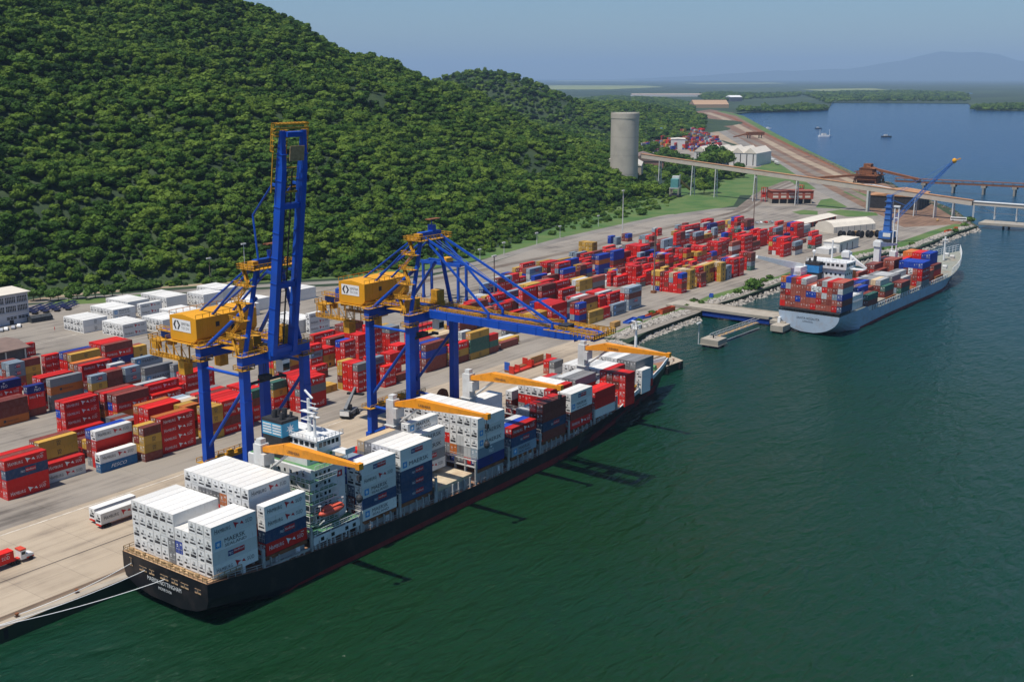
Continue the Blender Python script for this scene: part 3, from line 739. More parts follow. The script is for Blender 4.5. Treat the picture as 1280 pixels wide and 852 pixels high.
(88,1,0,478.4,309.6,3.2,4,2.78,2.78,351,351,1100),(89,1,0,406.2,277.6,3.2,4,2.78,2.78,101,111,111,110),(90,1,0,394.8,280.2,3.2,4,2.78,2.78,351,350,200),(91,1,0,392.6,275.4,3.2,4,2.78,2.78,201,101),
(92,1,0,430.2,321.1,3.2,4,2.78,2.78,431,200,110),(93,1,0,413.4,314.1,3.2,4,2.78,2.78,111,201),(0,1,0,426.2,314.2,3.2,4,2.78,2.78,200,200),(0,1,0,417.3,324.2,3.2,2,2.62,2.62,350,350,200),
(94,1,0,399.4,317.9,3.2,4,2.78,2.78,201,110,110),(95,1,0,375.1,305.4,3.2,4,2.78,2.78,111,201,201),(96,1,0,418.8,271.1,3.2,2,2.62,2.62,601,110,600,200),(97,1,0,438.6,281.4,3.2,4,2.78,2.78,201,350,350),
(98,1,0,425.4,269.8,3.2,4,2.78,2.78,351,351),(0,1,0,439.2,270.8,3.2,2,2.62,2.62,110,110),(99,1,0,446.4,269.9,3.2,4,2.78,2.78,431,431),(100,1,0,462.5,270.9,3.2,4,2.78,2.78,431,201,441,431),
(101,1,0,457.6,278.6,3.2,4,2.78,2.78,111,110,110),(0,1,0,451.1,280.4,3.2,2,2.62,2.62,110,100,110),(0,1,0,455.2,283.5,3.2,4,2.78,2.78,1100,110,110),(102,1,0,541.2,337.5,3.2,4,2.78,2.78,601,860,600,600),
(0,1,0,559.7,338.9,3.2,4,2.78,2.78,600,600,200,110),(0,1,0,586.2,336.2,3.2,4,2.78,2.78,110,110,110,110),(0,1,0,601.1,380.0,3.2,2,2.62,2.62,350,350,350),(0,1,0,603.4,371.3,3.2,4,2.78,2.78,100,110),
(0,1,0,611.5,366.3,3.2,2,2.62,2.62,1100,600),(0,1,0,649.8,396.0,3.2,2,2.62,2.62,600,600),(0,1,0,646.8,389.6,3.2,2,2.62,2.62,430,440),(0,1,0,665.4,391.7,3.2,2,2.62,2.62,600,200),
(0,1,0,662.3,378.9,3.2,4,2.78,2.78,440,110),(0,1,0,650.1,364.0,3.2,2,2.62,2.62,200,110,200),(0,1,0,587.6,386.4,3.2,2,2.62,2.62,440),(0,1,0,570.1,366.5,3.2,4,2.78,2.78,100,110),
(0,1,0,537.5,344.1,3.2,2,2.62,2.62,110,110,110),(0,1,0,541.6,356.6,3.2,4,2.78,2.78,100,110),(0,1,0,521.6,337.2,3.2,2,2.62,2.62,200,770,200),(0,1,0,534.6,339.3,3.2,2,2.62,2.62,110),
(0,1,0,524.0,302.8,3.2,2,2.62,2.62,110,110,110,110),(0,1,0,512.9,312.1,3.2,2,2.62,2.62,110,110,100),(103,1,0,513.6,308.4,3.2,4,2.78,2.78,111,111),(0,1,0,533.7,318.9,3.2,2,2.62,2.62,440,110),
(0,1,0,527.0,298.2,3.2,2,2.62,2.62,110,110,110),(0,1,0,555.5,320.9,3.2,4,2.78,2.78,100,200,110),(0,1,0,568.1,319.9,3.2,2,2.62,2.62,110,110,110),(0,1,0,579.9,321.0,3.2,4,2.78,2.78,110,200,430),
(0,1,0,517.3,271.4,3.2,2,2.62,2.62,600,110,200,110),(0,1,0,529.8,273.1,3.2,2,2.62,2.62,350,350,350,350),(0,1,0,539.1,271.2,3.2,2,2.62,2.62,200,200,110),(0,1,0,540.8,273.7,3.2,2,2.62,2.62,110,200,350,350),
(0,1,0,555.4,274.7,3.2,2,2.62,2.62,350,200,350,350),(0,1,0,549.0,274.3,3.2,2,2.62,2.62,350,350,350,350),(0,1,0,561.4,270.5,3.2,2,2.62,2.62,350,350,350,350),(0,1,0,569.2,270.5,3.2,2,2.62,2.62,440,440,430),
(0,1,0,577.5,270.5,3.2,2,2.62,2.62,110,100,110,110),(0,1,0,583.8,269.8,3.2,2,2.62,2.62,110,110,110,100),(0,1,0,605.4,272.8,3.2,2,2.62,2.62,200,200,430,900),(0,1,0,611.1,307.3,3.2,2,2.62,2.62,110,860,110,110),
(0,1,0,633.0,307.9,3.2,2,2.62,2.62,110,110,100,100),(0,1,0,596.3,310.3,3.2,2,2.62,2.62,110,350,200,110),(0,1,0,589.9,304.6,3.2,2,2.62,2.62,350,200),(0,1,0,572.1,309.1,3.2,2,2.62,2.62,110,110,200,110),
(0,1,0,551.0,306.7,3.2,2,2.62,2.62,110,110,110),(0,1,0,650.5,310.4,3.2,2,2.62,2.62,110,110,110,110),(0,1,0,665.0,304.7,3.2,4,2.78,2.78,110,110,110,110),(0,1,0,696.2,308.1,3.2,4,2.78,2.78,110,110,110,110),
(0,1,0,713.8,304.5,3.2,4,2.78,2.78,430,200,110,110),(0,1,0,746.1,302.7,3.2,4,2.78,2.78,110,100,110,110),(0,1,0,664.5,277.7,3.2,4,2.78,2.78,110,110,110),(0,1,0,670.8,280.4,3.2,4,2.78,2.78,110,100,100,110),
(0,1,0,676.7,275.1,3.2,4,2.78,2.78,430,200,1100),(0,1,0,711.0,291.4,3.2,4,2.78,2.78,110,110),(0,1,0,709.6,277.5,3.2,4,2.78,2.78,110,430,110,900),(0,1,0,708.2,274.4,3.2,4,2.78,2.78,110,110,1000),
(0,1,0,773.6,361.2,3.2,4,2.78,2.78,110,100,110),(0,1,0,768.0,350.5,3.2,2,2.62,2.62,200,200,770),(0,1,0,767.1,383.2,3.2,4,2.78,2.78,110,110),(0,1,0,726.5,360.2,3.2,4,2.78,2.78,770,770,110),
(0,1,0,702.8,389.1,3.2,2,2.62,2.62,110,110),(0,1,0,728.7,387.2,3.2,2,2.62,2.62,440,110),(0,1,0,742.3,388.4,3.2,2,2.62,2.62,200,350),(0,1,0,679.3,346.9,3.2,4,2.78,2.78,440,200,110),
(0,1,0,662.0,348.9,3.2,2,2.62,2.62,200,200,110,110),(0,1,0,636.0,347.5,3.2,4,2.78,2.78,430,440,110),(0,1,0,712.5,349.7,3.2,2,2.62,2.62,440,440,200),(0,1,0,692.1,332.1,3.2,2,2.62,2.62,600,200,110),
(0,1,0,712.1,330.8,3.2,4,2.78,2.78,110,110),(0,1,0,715.8,333.4,3.2,2,2.62,2.62,900,110,110),(0,1,0,736.4,330.4,3.2,4,2.78,2.78,1100,110),(0,1,0,808.5,344.0,3.2,4,2.78,2.78,100),
(0,1,0,588.1,333.5,3.2,2,2.62,2.62,770,200,110),(0,1,0,703.7,368.3,3.2,4,2.78,2.78,110,200,110),(0,1,0,609.7,327.3,3.2,2,2.62,2.62,200,110,110),(0,1,0,732.9,304.5,3.2,2,2.62,2.62,770,200),
(16,1,1,146.9,278.8,3.2,4,2.78,2.78,201,140,110,110),(21,1,1,187.8,275.4,3.2,2,2.62,2.62,351,200,350,200),(0,1,1,197.8,299.4,3.2,2,2.62,2.62,430,200),(22,1,1,195.2,277.1,3.2,4,2.78,2.78,861,110,110,110),
(23,1,1,199.4,289.1,3.2,4,2.78,2.78,111,110,200,110),(24,1,1,208.4,283.5,3.2,2,2.62,2.62,350,350,110,200),(25,1,1,211.7,276.4,3.2,2,2.62,2.62,351,110,200,350),(26,1,1,218.1,277.1,3.2,4,2.78,2.78,111,200,110,110),
(27,1,1,233.3,280.6,3.2,2,2.62,2.62,100,900,110,100),(28,1,1,244.4,283.0,3.2,2,2.62,2.62,1200,350,200,110),(29,1,1,249.4,275.5,3.2,4,2.78,2.78,101,110,110,110),(30,1,1,178.6,342.1,3.2,4,2.78,2.78,200,200,200),
(31,1,1,184.3,355.2,3.2,4,2.78,2.78,200,110,200,110),(35,1,1,187.7,315.8,3.2,4,2.78,2.78,101,600,110,110),(39,1,1,205.3,378.3,3.2,2,2.62,2.62,430,200,100,110),(41,1,1,225.1,370.6,3.2,4,2.78,2.78,201,110,100,110),
(42,1,1,241.3,373.6,3.2,4,2.78,2.78,110,200,110,110),(50,1,1,218.1,352.9,3.2,4,2.78,2.78,201,110,110,110),(51,1,1,202.4,309.8,3.2,4,2.78,2.78,201,600,110,1100),(52,1,1,213.9,312.4,3.2,4,2.78,2.78,1101,110,110,110),
(60,1,1,329.1,334.2,3.2,4,2.78,2.78,200,110,110),(61,1,1,301.5,306.0,3.2,2,2.62,2.62,600,110,110,110),(62,1,1,312.9,309.6,3.2,2,2.62,2.62,110,100,200,110),(63,1,1,308.1,320.5,3.2,4,2.78,2.78,110,110,110),
(64,1,1,278.8,277.1,3.2,2,2.62,2.62,110,110,110,110),(65,1,1,288.9,279.1,3.2,2,2.62,2.62,110,100,110,100),(67,1,1,297.4,278.3,3.2,2,2.62,2.62,110,200,110,110),(70,1,1,319.9,308.9,3.2,2,2.62,2.62,110,110,200,110,110),
(71,1,1,331.1,309.5,3.2,2,2.62,2.62,440,110,110,110),(73,1,1,314.8,275.8,3.2,4,2.78,2.78,601,100,200,200),(78,1,1,328.0,281.5,3.2,4,2.78,2.78,1200,350,350,200),(79,1,1,346.2,307.5,3.2,4,2.78,2.78,200,110,110),
(0,1,1,475.8,353.4,3.2,2,2.62,2.62,200,110,200),(84,1,1,503.3,342.4,3.2,4,2.78,2.78,200,110,200,110),(0,1,1,451.8,326.5,3.2,4,2.78,2.78,350,200,200),(86,1,1,442.2,310.8,3.2,4,2.78,2.78,110,200,110,110),
(88,1,1,478.4,312.2,3.2,4,2.78,2.78,1100,350,440),(89,1,1,407.2,280.2,3.2,4,2.78,2.78,110,110,110,110),(90,1,1,394.8,282.9,3.2,4,2.78,2.78,350,350,200),(0,1,1,424.7,316.8,3.2,4,2.78,2.78,110,100),
(0,1,1,417.3,326.8,3.2,2,2.62,2.62,1100,200,200),(94,1,1,399.4,320.6,3.2,4,2.78,2.78,110,110,110),(95,1,1,375.1,308.0,3.2,4,2.78,2.78,110,110,110),(96,1,1,418.8,273.8,3.2,2,2.62,2.62,200,110,440,200),
(97,1,1,438.6,284.0,3.2,4,2.78,2.78,200,350,110),(100,1,1,462.5,273.5,3.2,4,2.78,2.78,1100,100,110,110),(102,1,1,541.2,340.1,3.2,4,2.78,2.78,770,200,1100,100),(0,1,1,559.7,341.6,3.2,4,2.78,2.78,200,110,100,110),
(0,1,1,586.2,338.9,3.2,4,2.78,2.78,110,110,110,110),(0,1,1,601.1,382.6,3.2,2,2.62,2.62,350,350,350),(0,1,1,665.4,394.3,3.2,2,2.62,2.62,200,200),(0,1,1,521.6,339.8,3.2,2,2.62,2.62,350,200,200),
(0,1,1,524.0,305.5,3.2,2,2.62,2.62,100,110,110,110),(0,1,1,533.7,321.5,3.2,2,2.62,2.62,600,1100),(0,1,1,579.9,323.6,3.2,4,2.78,2.78,100,110,440),(0,1,1,517.3,274.0,3.2,2,2.62,2.62,110,110,110,100),
(0,1,1,529.8,275.7,3.2,2,2.62,2.62,1200,350,110,110),(0,1,1,540.8,276.3,3.2,2,2.62,2.62,350,1200,110,100),(0,1,1,555.4,277.3,3.2,2,2.62,2.62,1200,350,110,110),(0,1,1,549.0,276.9,3.2,2,2.62,2.62,1200,200,110,100),
(0,1,1,561.9,273.1,3.2,2,2.62,2.62,1200,200,110,100),(0,1,1,577.5,273.2,3.2,2,2.62,2.62,110,200,110,110),(0,1,1,583.8,272.4,3.2,2,2.62,2.62,200,110,110,110),(0,1,1,605.4,275.4,3.2,2,2.62,2.62,200,110,110,110),
(0,1,1,611.1,309.9,3.2,2,2.62,2.62,100,110,110,110),(0,1,1,633.0,310.5,3.2,2,2.62,2.62,110,200,110,110),(0,1,1,596.3,313.0,3.2,2,2.62,2.62,200,110,110,110),(0,1,1,572.1,311.7,3.2,2,2.62,2.62,600,110,100,110),
(0,1,1,551.0,309.3,3.2,2,2.62,2.62,200,110,110),(0,1,1,665.0,307.3,3.2,4,2.78,2.78,110,110,110,110),(0,1,1,713.8,307.1,3.2,4,2.78,2.78,110,200,110,110),(0,1,1,746.1,305.3,3.2,4,2.78,2.78,110,770,100,110),
(0,1,1,670.8,283.0,3.2,4,2.78,2.78,110,110,110,110),(0,1,1,773.6,363.8,3.2,4,2.78,2.78,600,100,110),(0,1,1,768.0,353.1,3.2,2,2.62,2.62,200,110,100),(0,1,1,767.1,385.8,3.2,4,2.78,2.78,110,440),
(0,1,1,702.8,391.7,3.2,2,2.62,2.62,430,110),(0,1,1,679.3,349.5,3.2,4,2.78,2.78,200,110,100),(0,1,1,636.0,350.1,3.2,4,2.78,2.78,200,110,110),(0,1,1,715.8,336.1,3.2,2,2.62,2.62,200,110,110),
(16,1,2,146.9,281.4,3.2,4,2.78,2.78,111,140,100,110),(0,1,2,197.8,302.0,3.2,2,2.62,2.62,200,200),(23,1,2,199.4,291.8,3.2,4,2.78,2.78,861,110,110,110),(24,1,2,211.9,286.1,3.2,2,2.62,2.62,1200,350,350,350),
(26,1,2,217.1,279.7,3.2,4,2.78,2.78,111,100,110,110),(27,1,2,233.3,283.2,3.2,2,2.62,2.62,110,100,200,110),(28,1,2,244.4,285.6,3.2,2,2.62,2.62,110,110,100,110),(29,1,2,250.9,278.1,3.2,4,2.78,2.78,111,110,440,110),
(41,1,2,225.1,373.3,3.2,4,2.78,2.78,601,110,110,100),(42,1,2,241.3,376.2,3.2,4,2.78,2.78,100,110,110,110),(50,1,2,218.1,355.5,3.2,4,2.78,2.78,861,110,110,110),(51,1,2,201.4,312.4,3.2,4,2.78,2.78,111,200,860,770),
(64,1,2,278.8,279.7,3.2,2,2.62,2.62,110,110,110,110),(73,1,2,314.8,278.5,3.2,4,2.78,2.78,201,100,200,200),(78,1,2,328.0,284.1,3.2,4,2.78,2.78,1200,350,200,200),(88,1,2,480.4,314.9,3.2,4,2.78,2.78,350,200,110),
(89,1,2,407.2,282.8,3.2,4,2.78,2.78,110,200,110,110),(90,1,2,394.8,285.5,3.2,4,2.78,2.78,200,350,200),(0,1,2,586.2,341.5,3.2,4,2.78,2.78,100,110,110,110),(0,1,2,601.1,385.2,3.2,2,2.62,2.62,350,350,200),
(0,1,2,526.0,308.1,3.2,2,2.62,2.62,110,110,110,110),(0,1,2,517.3,276.6,3.2,2,2.62,2.62,1200,440,110,110),(0,1,2,529.8,278.3,3.2,2,2.62,2.62,1200,350,200,100),(0,1,2,540.8,278.9,3.2,2,2.62,2.62,200,1200,110,110),
(0,1,2,555.4,279.9,3.2,2,2.62,2.62,200,110,110,100),(0,1,2,561.9,275.7,3.2,2,2.62,2.62,350,100,110,110),(0,1,2,577.5,275.8,3.2,2,2.62,2.62,600,110,110,110),(0,1,2,583.8,275.0,3.2,2,2.62,2.62,1100,110,110,110),
(0,1,2,605.4,278.0,3.2,2,2.62,2.62,110,110,110,110),(0,1,2,611.1,312.6,3.2,2,2.62,2.62,100,110,200,110),(0,1,2,633.0,313.1,3.2,2,2.62,2.62,110,110,110,110),(0,1,2,746.1,307.9,3.2,4,2.78,2.78,600,110,110,100),
(0,1,3,197.8,304.6,3.2,2,2.62,2.62,1000,200),(24,1,3,211.9,288.7,3.2,2,2.62,2.62,1100,350,200,200),(26,1,3,217.1,282.4,3.2,4,2.78,2.78,101,110,200,110),(27,1,3,233.3,285.8,3.2,2,2.62,2.62,100,110,110,110),
(29,1,3,250.9,280.7,3.2,4,2.78,2.78,101,200,110,110),(64,1,3,278.8,282.3,3.2,2,2.62,2.62,350,350,200,350),(78,1,3,328.0,286.7,3.2,4,2.78,2.78,350,350,200,200),(89,1,3,407.2,285.4,3.2,4,2.78,2.78,110,110,110,110),
(0,1,3,586.2,344.1,3.2,4,2.78,2.78,110,110,110,110),(0,1,3,601.1,387.9,3.2,2,2.62,2.62,350,350,350),(0,1,3,517.3,279.2,3.2,2,2.62,2.62,110,110,200,110),(0,1,3,529.8,281.0,3.2,2,2.62,2.62,350,350,110,110),
(0,1,3,540.8,281.6,3.2,2,2.62,2.62,350,110,200,110),(0,1,3,561.9,278.3,3.2,2,2.62,2.62,110,110,100,110),(0,1,3,577.5,278.4,3.2,2,2.62,2.62,200,110,200,110),(0,1,3,583.8,277.6,3.2,2,2.62,2.62,110,110,100,110),
(24,1,4,211.9,291.4,3.2,2,2.62,2.62,430,200,110,110),(26,1,4,218.1,285.0,3.2,4,2.78,2.78,201,110,110,100),(27,1,4,233.3,288.4,3.2,2,2.62,2.62,110,110,100,110),(29,1,4,250.9,283.4,3.2,4,2.78,2.78,111,110,110,110),
(0,1,4,517.3,281.8,3.2,2,2.62,2.62,200,100,110,110),(0,1,4,529.8,283.6,3.2,2,2.62,2.62,110,350,110,110),(26,1,5,218.1,287.6,3.2,4,2.78,2.78,111,110,110,110),(104,1,0,165.4,293.6,3.2,4,2.78,2.78,201,1100,110),
(105,1,0,176.2,281.9,3.2,4,2.78,2.78,601,200,200,1000),(0,1,0,180.0,292.8,3.2,2,2.62,2.62,200,100),(106,1,0,199.8,348.9,3.2,4,2.78,2.78,101,1100,110,110),(0,1,0,254.1,374.0,3.2,2,2.62,2.62,1400,1100,100),
(0,1,0,226.6,339.6,3.2,2,2.62,2.62,1400,200,200,400),(0,1,0,219.5,339.8,3.2,2,2.62,2.62,100,100,110,600),(0,1,0,212.9,339.6,3.2,2,2.62,2.62,200,540,100),(107,1,0,232.6,313.8,3.2,4,2.78,2.78,101,110,1100,1100),
(108,1,0,277.4,317.4,3.2,4,2.78,2.78,301,110,300),(0,1,0,289.5,312.2,3.2,2,2.62,2.62,100,110,100),(0,1,0,295.9,312.0,3.2,2,2.62,2.62,110,1000,100),(0,1,0,309.4,331.3,3.2,4,2.78,2.78,110,1100),
(0,1,0,271.2,285.9,3.2,2,2.62,2.62,350),(0,1,0,316.9,292.3,3.2,2,2.62,2.62,110,110,430),(0,1,0,366.2,278.0,3.2,4,2.78,2.78,1100),(0,1,0,341.0,234.3,3.2,2,2.62,2.62,100,1400),
(0,1,0,504.4,367.1,3.2,4,2.78,2.78,200,110),(0,1,0,504.4,369.8,3.2,4,2.78,2.78,350,350),(0,1,0,516.9,364.5,3.2,4,2.78,2.78,100,300),(0,1,0,492.5,354.1,3.2,4,2.78,2.78,1400,600,1100),
(0,1,0,492.5,356.8,3.2,4,2.78,2.78,350,100),(0,1,0,505.1,351.5,3.2,4,2.78,2.78,1100),(0,1,0,488.8,348.1,3.2,4,2.78,2.78,430),(0,1,0,476.2,345.5,3.2,4,2.78,2.78,1100),
(0,1,0,461.5,352.1,3.2,2,2.62,2.62,1100,200,1100),(0,1,0,467.9,349.5,3.2,2,2.62,2.62,440,100,110),(0,1,0,482.2,350.7,3.2,2,2.62,2.62,100,350),(0,1,0,516.2,358.9,3.2,4,2.78,2.78,110,350,100),
(0,1,0,516.2,361.5,3.2,4,2.78,2.78,300,350,110),(0,1,0,528.7,356.3,3.2,4,2.78,2.78,350,100,600),(0,1,0,490.8,339.8,3.2,4,2.78,2.78,200,100),(0,1,0,464.4,323.8,3.2,4,2.78,2.78,110,300,200),
(109,1,0,454.8,308.2,3.2,4,2.78,2.78,111,100,110,100),(0,1,0,452.2,305.7,3.2,4,2.78,2.78,1000),(110,1,0,490.9,309.6,3.2,4,2.78,2.78,1401,1000,200),(111,1,0,417.7,321.1,3.2,4,2.78,2.78,111,540,110),
(0,1,0,423.7,324.2,3.2,2,2.62,2.62,1000,200,350),(112,1,0,386.9,317.9,3.2,4,2.78,2.78,101,300,200),(113,1,0,387.7,305.4,3.2,4,2.78,2.78,1401,201,541),(0,1,0,450.5,297.6,3.2,4,2.78,2.78,1000,500),
(0,1,0,455.2,286.1,3.2,4,2.78,2.78,100,100,110),(0,1,0,455.2,288.8,3.2,4,2.78,2.78,110,1400,100),(0,1,0,573.7,336.2,3.2,4,2.78,2.78,110,440),(0,1,0,617.9,366.3,3.2,2,2.62,2.62,100,1000),
(0,1,0,650.1,366.7,3.2,2,2.62,2.62,100,1000,300),(0,1,0,650.1,369.3,3.2,2,2.62,2.62,400,1100,1000),(0,1,0,570.1,369.1,3.2,4,2.78,2.78,110),(0,1,0,570.1,371.7,3.2,4,2.78,2.78,430,100),
(0,1,0,582.7,366.5,3.2,4,2.78,2.78,200,350),(0,1,0,537.5,349.4,3.2,2,2.62,2.62,600,1400),(0,1,0,554.1,356.6,3.2,4,2.78,2.78,110,200),(0,1,0,528.0,337.2,3.2,2,2.62,2.62,100,600,1000),
(0,1,0,515.2,337.2,3.2,2,2.62,2.62,200,100),(0,1,0,512.9,314.7,3.2,2,2.62,2.62,1100),(0,1,0,512.9,317.3,3.2,2,2.62,2.62,1100,100),(0,1,0,520.6,298.2,3.2,2,2.62,2.62,110,1000),
(0,1,0,555.5,326.1,3.2,4,2.78,2.78,100,110),(0,1,0,617.5,307.3,3.2,2,2.62,2.62,100,1100),(0,1,0,604.6,307.3,3.2,2,2.62,2.62,300,110,440),(0,1,0,639.4,307.9,3.2,2,2.62,2.62,110,200,110,1000),
(0,1,0,626.5,307.9,3.2,2,2.62,2.62,600,1400),(0,1,0,602.7,310.3,3.2,2,2.62,2.62,350,200,110),(0,1,0,589.9,309.8,3.2,2,2.62,2.62,110),(0,1,0,596.3,304.6,3.2,2,2.62,2.62,110),
(0,1,0,583.5,304.6,3.2,2,2.62,2.62,110,110),(0,1,0,578.5,309.1,3.2,2,2.62,2.62,100,350,350),(0,1,0,557.4,306.7,3.2,2,2.62,2.62,200,110,200),(0,1,0,544.6,306.7,3.2,2,2.62,2.62,100,110),
(0,1,0,650.5,313.0,3.2,2,2.62,2.62,110,350,1100,350),(0,1,0,677.5,304.7,3.2,4,2.78,2.78,200,110),(0,1,0,696.2,310.7,3.2,4,2.78,2.78,100,540,1100),(0,1,0,696.2,313.3,3.2,4,2.78,2.78,100,110,350,200),
(0,1,0,758.6,302.7,3.2,4,2.78,2.78,1100,440,110),(0,1,0,711.0,294.0,3.2,4,2.78,2.78,200,600),(0,1,0,711.0,296.6,3.2,4,2.78,2.78,200,1100),(0,1,0,723.6,291.4,3.2,4,2.78,2.78,200),
(0,1,0,774.4,350.5,3.2,2,2.62,2.62,200,110,600),(0,1,0,726.5,362.8,3.2,4,2.78,2.78,100,1000),(0,1,0,726.5,365.4,3.2,4,2.78,2.78,1100,110,110),(0,1,0,739.1,360.2,3.2,4,2.78,2.78,100,350,110),
(0,1,0,691.8,346.9,3.2,4,2.78,2.78,350,100),(0,1,0,662.0,354.1,3.2,2,2.62,2.62,300,1100,500,1400),(0,1,0,668.4,348.9,3.2,2,2.62,2.62,400,110,110),(0,1,0,655.5,348.9,3.2,2,2.62,2.62,110,110,100,540),
(0,1,0,712.5,352.3,3.2,2,2.62,2.62,110,300),(0,1,0,712.5,354.9,3.2,2,2.62,2.62,1100,540),(0,1,0,692.1,334.7,3.2,2,2.62,2.62,1400,110),(0,1,0,692.1,337.3,3.2,2,2.62,2.62,200),
(0,1,0,698.5,332.1,3.2,2,2.62,2.62,100,350,350),(0,1,0,685.7,332.1,3.2,2,2.62,2.62,1000,1100),(0,1,0,722.2,333.4,3.2,2,2.62,2.62,110,100),(0,1,0,709.4,333.4,3.2,2,2.62,2.62,110),
(0,1,0,736.4,333.0,3.2,4,2.78,2.78,110),(0,1,0,736.4,335.6,3.2,4,2.78,2.78,1400),(0,1,0,594.5,333.5,3.2,2,2.62,2.62,600,110,100),(0,1,0,581.7,333.5,3.2,2,2.62,2.62,440,100,100),
(0,1,0,703.7,370.9,3.2,4,2.78,2.78,200,1400,440),(0,1,0,716.2,368.3,3.2,4,2.78,2.78,100,500,100),(0,1,0,691.1,368.3,3.2,4,2.78,2.78,100,100),(0,1,0,609.7,329.9,3.2,2,2.62,2.62,400,400,1100),
(0,1,0,616.1,327.3,3.2,2,2.62,2.62,500,1000,600),(0,1,0,205.3,380.9,3.2,2,2.62,2.62,200,430,110,110),(0,1,0,312.9,312.3,3.2,2,2.62,2.62,110,110,350,400),(0,1,0,331.1,312.1,3.2,2,2.62,2.62,350,100,200,100),
(0,1,0,346.2,310.1,3.2,4,2.78,2.78,110,100),(0,1,0,475.8,356.0,3.2,2,2.62,2.62,600,350,300),(0,1,0,515.8,342.4,3.2,4,2.78,2.78,600,600,350,300),(0,1,0,451.8,331.7,3.2,4,2.78,2.78,100,100),
(0,1,0,464.4,326.5,3.2,4,2.78,2.78,1400,350,100),(114,1,0,429.7,310.8,3.2,4,2.78,2.78,111,101,1400,430),(0,1,0,465.8,312.2,3.2,4,2.78,2.78,440,100),(0,1,0,430.5,332.6,3.2,4,2.78,2.78,100,100),
(0,1,0,412.1,316.8,3.2,4,2.78,2.78,500,110),(0,1,0,417.3,329.5,3.2,2,2.62,2.62,1100,1400,100),(0,1,0,417.3,332.1,3.2,2,2.62,2.62,110,300),(0,1,0,375.1,310.6,3.2,4,2.78,2.78,600,200),
(0,1,0,375.1,313.3,3.2,4,2.78,2.78,300),(0,1,0,438.6,286.6,3.2,4,2.78,2.78,1100,600,100),(0,1,0,438.6,289.2,3.2,4,2.78,2.78,110,110,110),(0,1,0,426.1,284.0,3.2,4,2.78,2.78,1000,1100,600),
(0,1,0,559.7,344.2,3.2,4,2.78,2.78,100,1400,1100,1400),(0,1,0,572.2,341.6,3.2,4,2.78,2.78,200,110,1000),(0,1,0,598.8,338.9,3.2,4,2.78,2.78,200,1100,110,100),(0,1,0,528.0,339.8,3.2,2,2.62,2.62,1400,350,110),
(0,1,0,530.4,305.5,3.2,2,2.62,2.62,110,110,110),(0,1,0,533.7,324.1,3.2,2,2.62,2.62,350,350),(0,1,0,533.7,326.8,3.2,2,2.62,2.62,540,110),(0,1,0,540.1,321.5,3.2,2,2.62,2.62,1400,400),
(0,1,0,579.9,328.9,3.2,4,2.78,2.78,540,200),(0,1,0,592.4,323.6,3.2,4,2.78,2.78,110,200,110),(0,1,0,596.3,315.6,3.2,2,2.62,2.62,100,100,110,100),(0,1,0,596.3,318.2,3.2,2,2.62,2.62,100,600),
(0,1,0,589.9,313.0,3.2,2,2.62,2.62,100,400),(0,1,0,572.1,314.3,3.2,2,2.62,2.62,1100,1400,500,1400),(0,1,0,572.1,317.0,3.2,2,2.62,2.62,600,110,1000,600),(0,1,0,565.7,311.7,3.2,2,2.62,2.62,200,350,300,100),
(0,1,0,551.0,314.5,3.2,2,2.62,2.62,200,200,100),(0,1,0,544.6,309.3,3.2,2,2.62,2.62,110,100,350),(0,1,0,677.5,307.3,3.2,4,2.78,2.78,200,100,200),(0,1,0,652.5,307.3,3.2,4,2.78,2.78,1400,1100,200),
(0,1,0,713.8,309.8,3.2,4,2.78,2.78,100,200,100),(0,1,0,713.8,312.4,3.2,4,2.78,2.78,400,110,1000),(0,1,0,670.8,285.6,3.2,4,2.78,2.78,540,100,110,1100),(0,1,0,670.8,288.2,3.2,4,2.78,2.78,100,300,100,200),
(0,1,0,773.6,366.4,3.2,4,2.78,2.78,1000,300),(0,1,0,773.6,369.1,3.2,4,2.78,2.78,300,1400),(0,1,0,768.0,355.8,3.2,2,2.62,2.62,400),(0,1,0,768.0,358.4,3.2,2,2.62,2.62,200,1000),
(0,1,0,774.4,353.1,3.2,2,2.62,2.62,200,1100,110),(0,1,0,679.3,354.7,3.2,4,2.78,2.78,1100,200,600),(0,1,0,623.5,350.1,3.2,4,2.78,2.78,100,1400),(0,1,0,715.8,338.7,3.2,2,2.62,2.62,110,600,1400),
(0,1,0,715.8,341.3,3.2,2,2.62,2.62,110,100),(0,1,0,241.3,378.8,3.2,4,2.78,2.78,100,100,110,100),(115,1,0,201.4,315.1,3.2,4,2.78,2.78,201,500,350,1000),(116,1,0,314.8,281.1,3.2,4,2.78,2.78,101,540,100,430),
(117,1,0,394.8,290.7,3.2,4,2.78,2.78,111,1400,110),(118,1,0,382.3,285.5,3.2,4,2.78,2.78,111,1001),(0,1,0,526.0,310.7,3.2,2,2.62,2.62,110,540),(0,1,0,526.0,313.3,3.2,2,2.62,2.62,200,1100,440),
(0,1,0,532.4,308.1,3.2,2,2.62,2.62,110,110,100,200),(0,1,0,555.4,285.2,3.2,2,2.62,2.62,110,200,100,500),(0,1,0,605.4,283.3,3.2,2,2.62,2.62,400,110,110),(0,1,0,611.1,317.8,3.2,2,2.62,2.62,1000,350,300,100),
(0,1,0,633.0,315.8,3.2,2,2.62,2.62,200,1000,110),(0,1,0,626.5,313.1,3.2,2,2.62,2.62,200,1100),(0,1,0,746.1,310.6,3.2,4,2.78,2.78,1400,1400,110,1400),(0,1,0,746.1,313.2,3.2,4,2.78,2.78,540,110,1000),
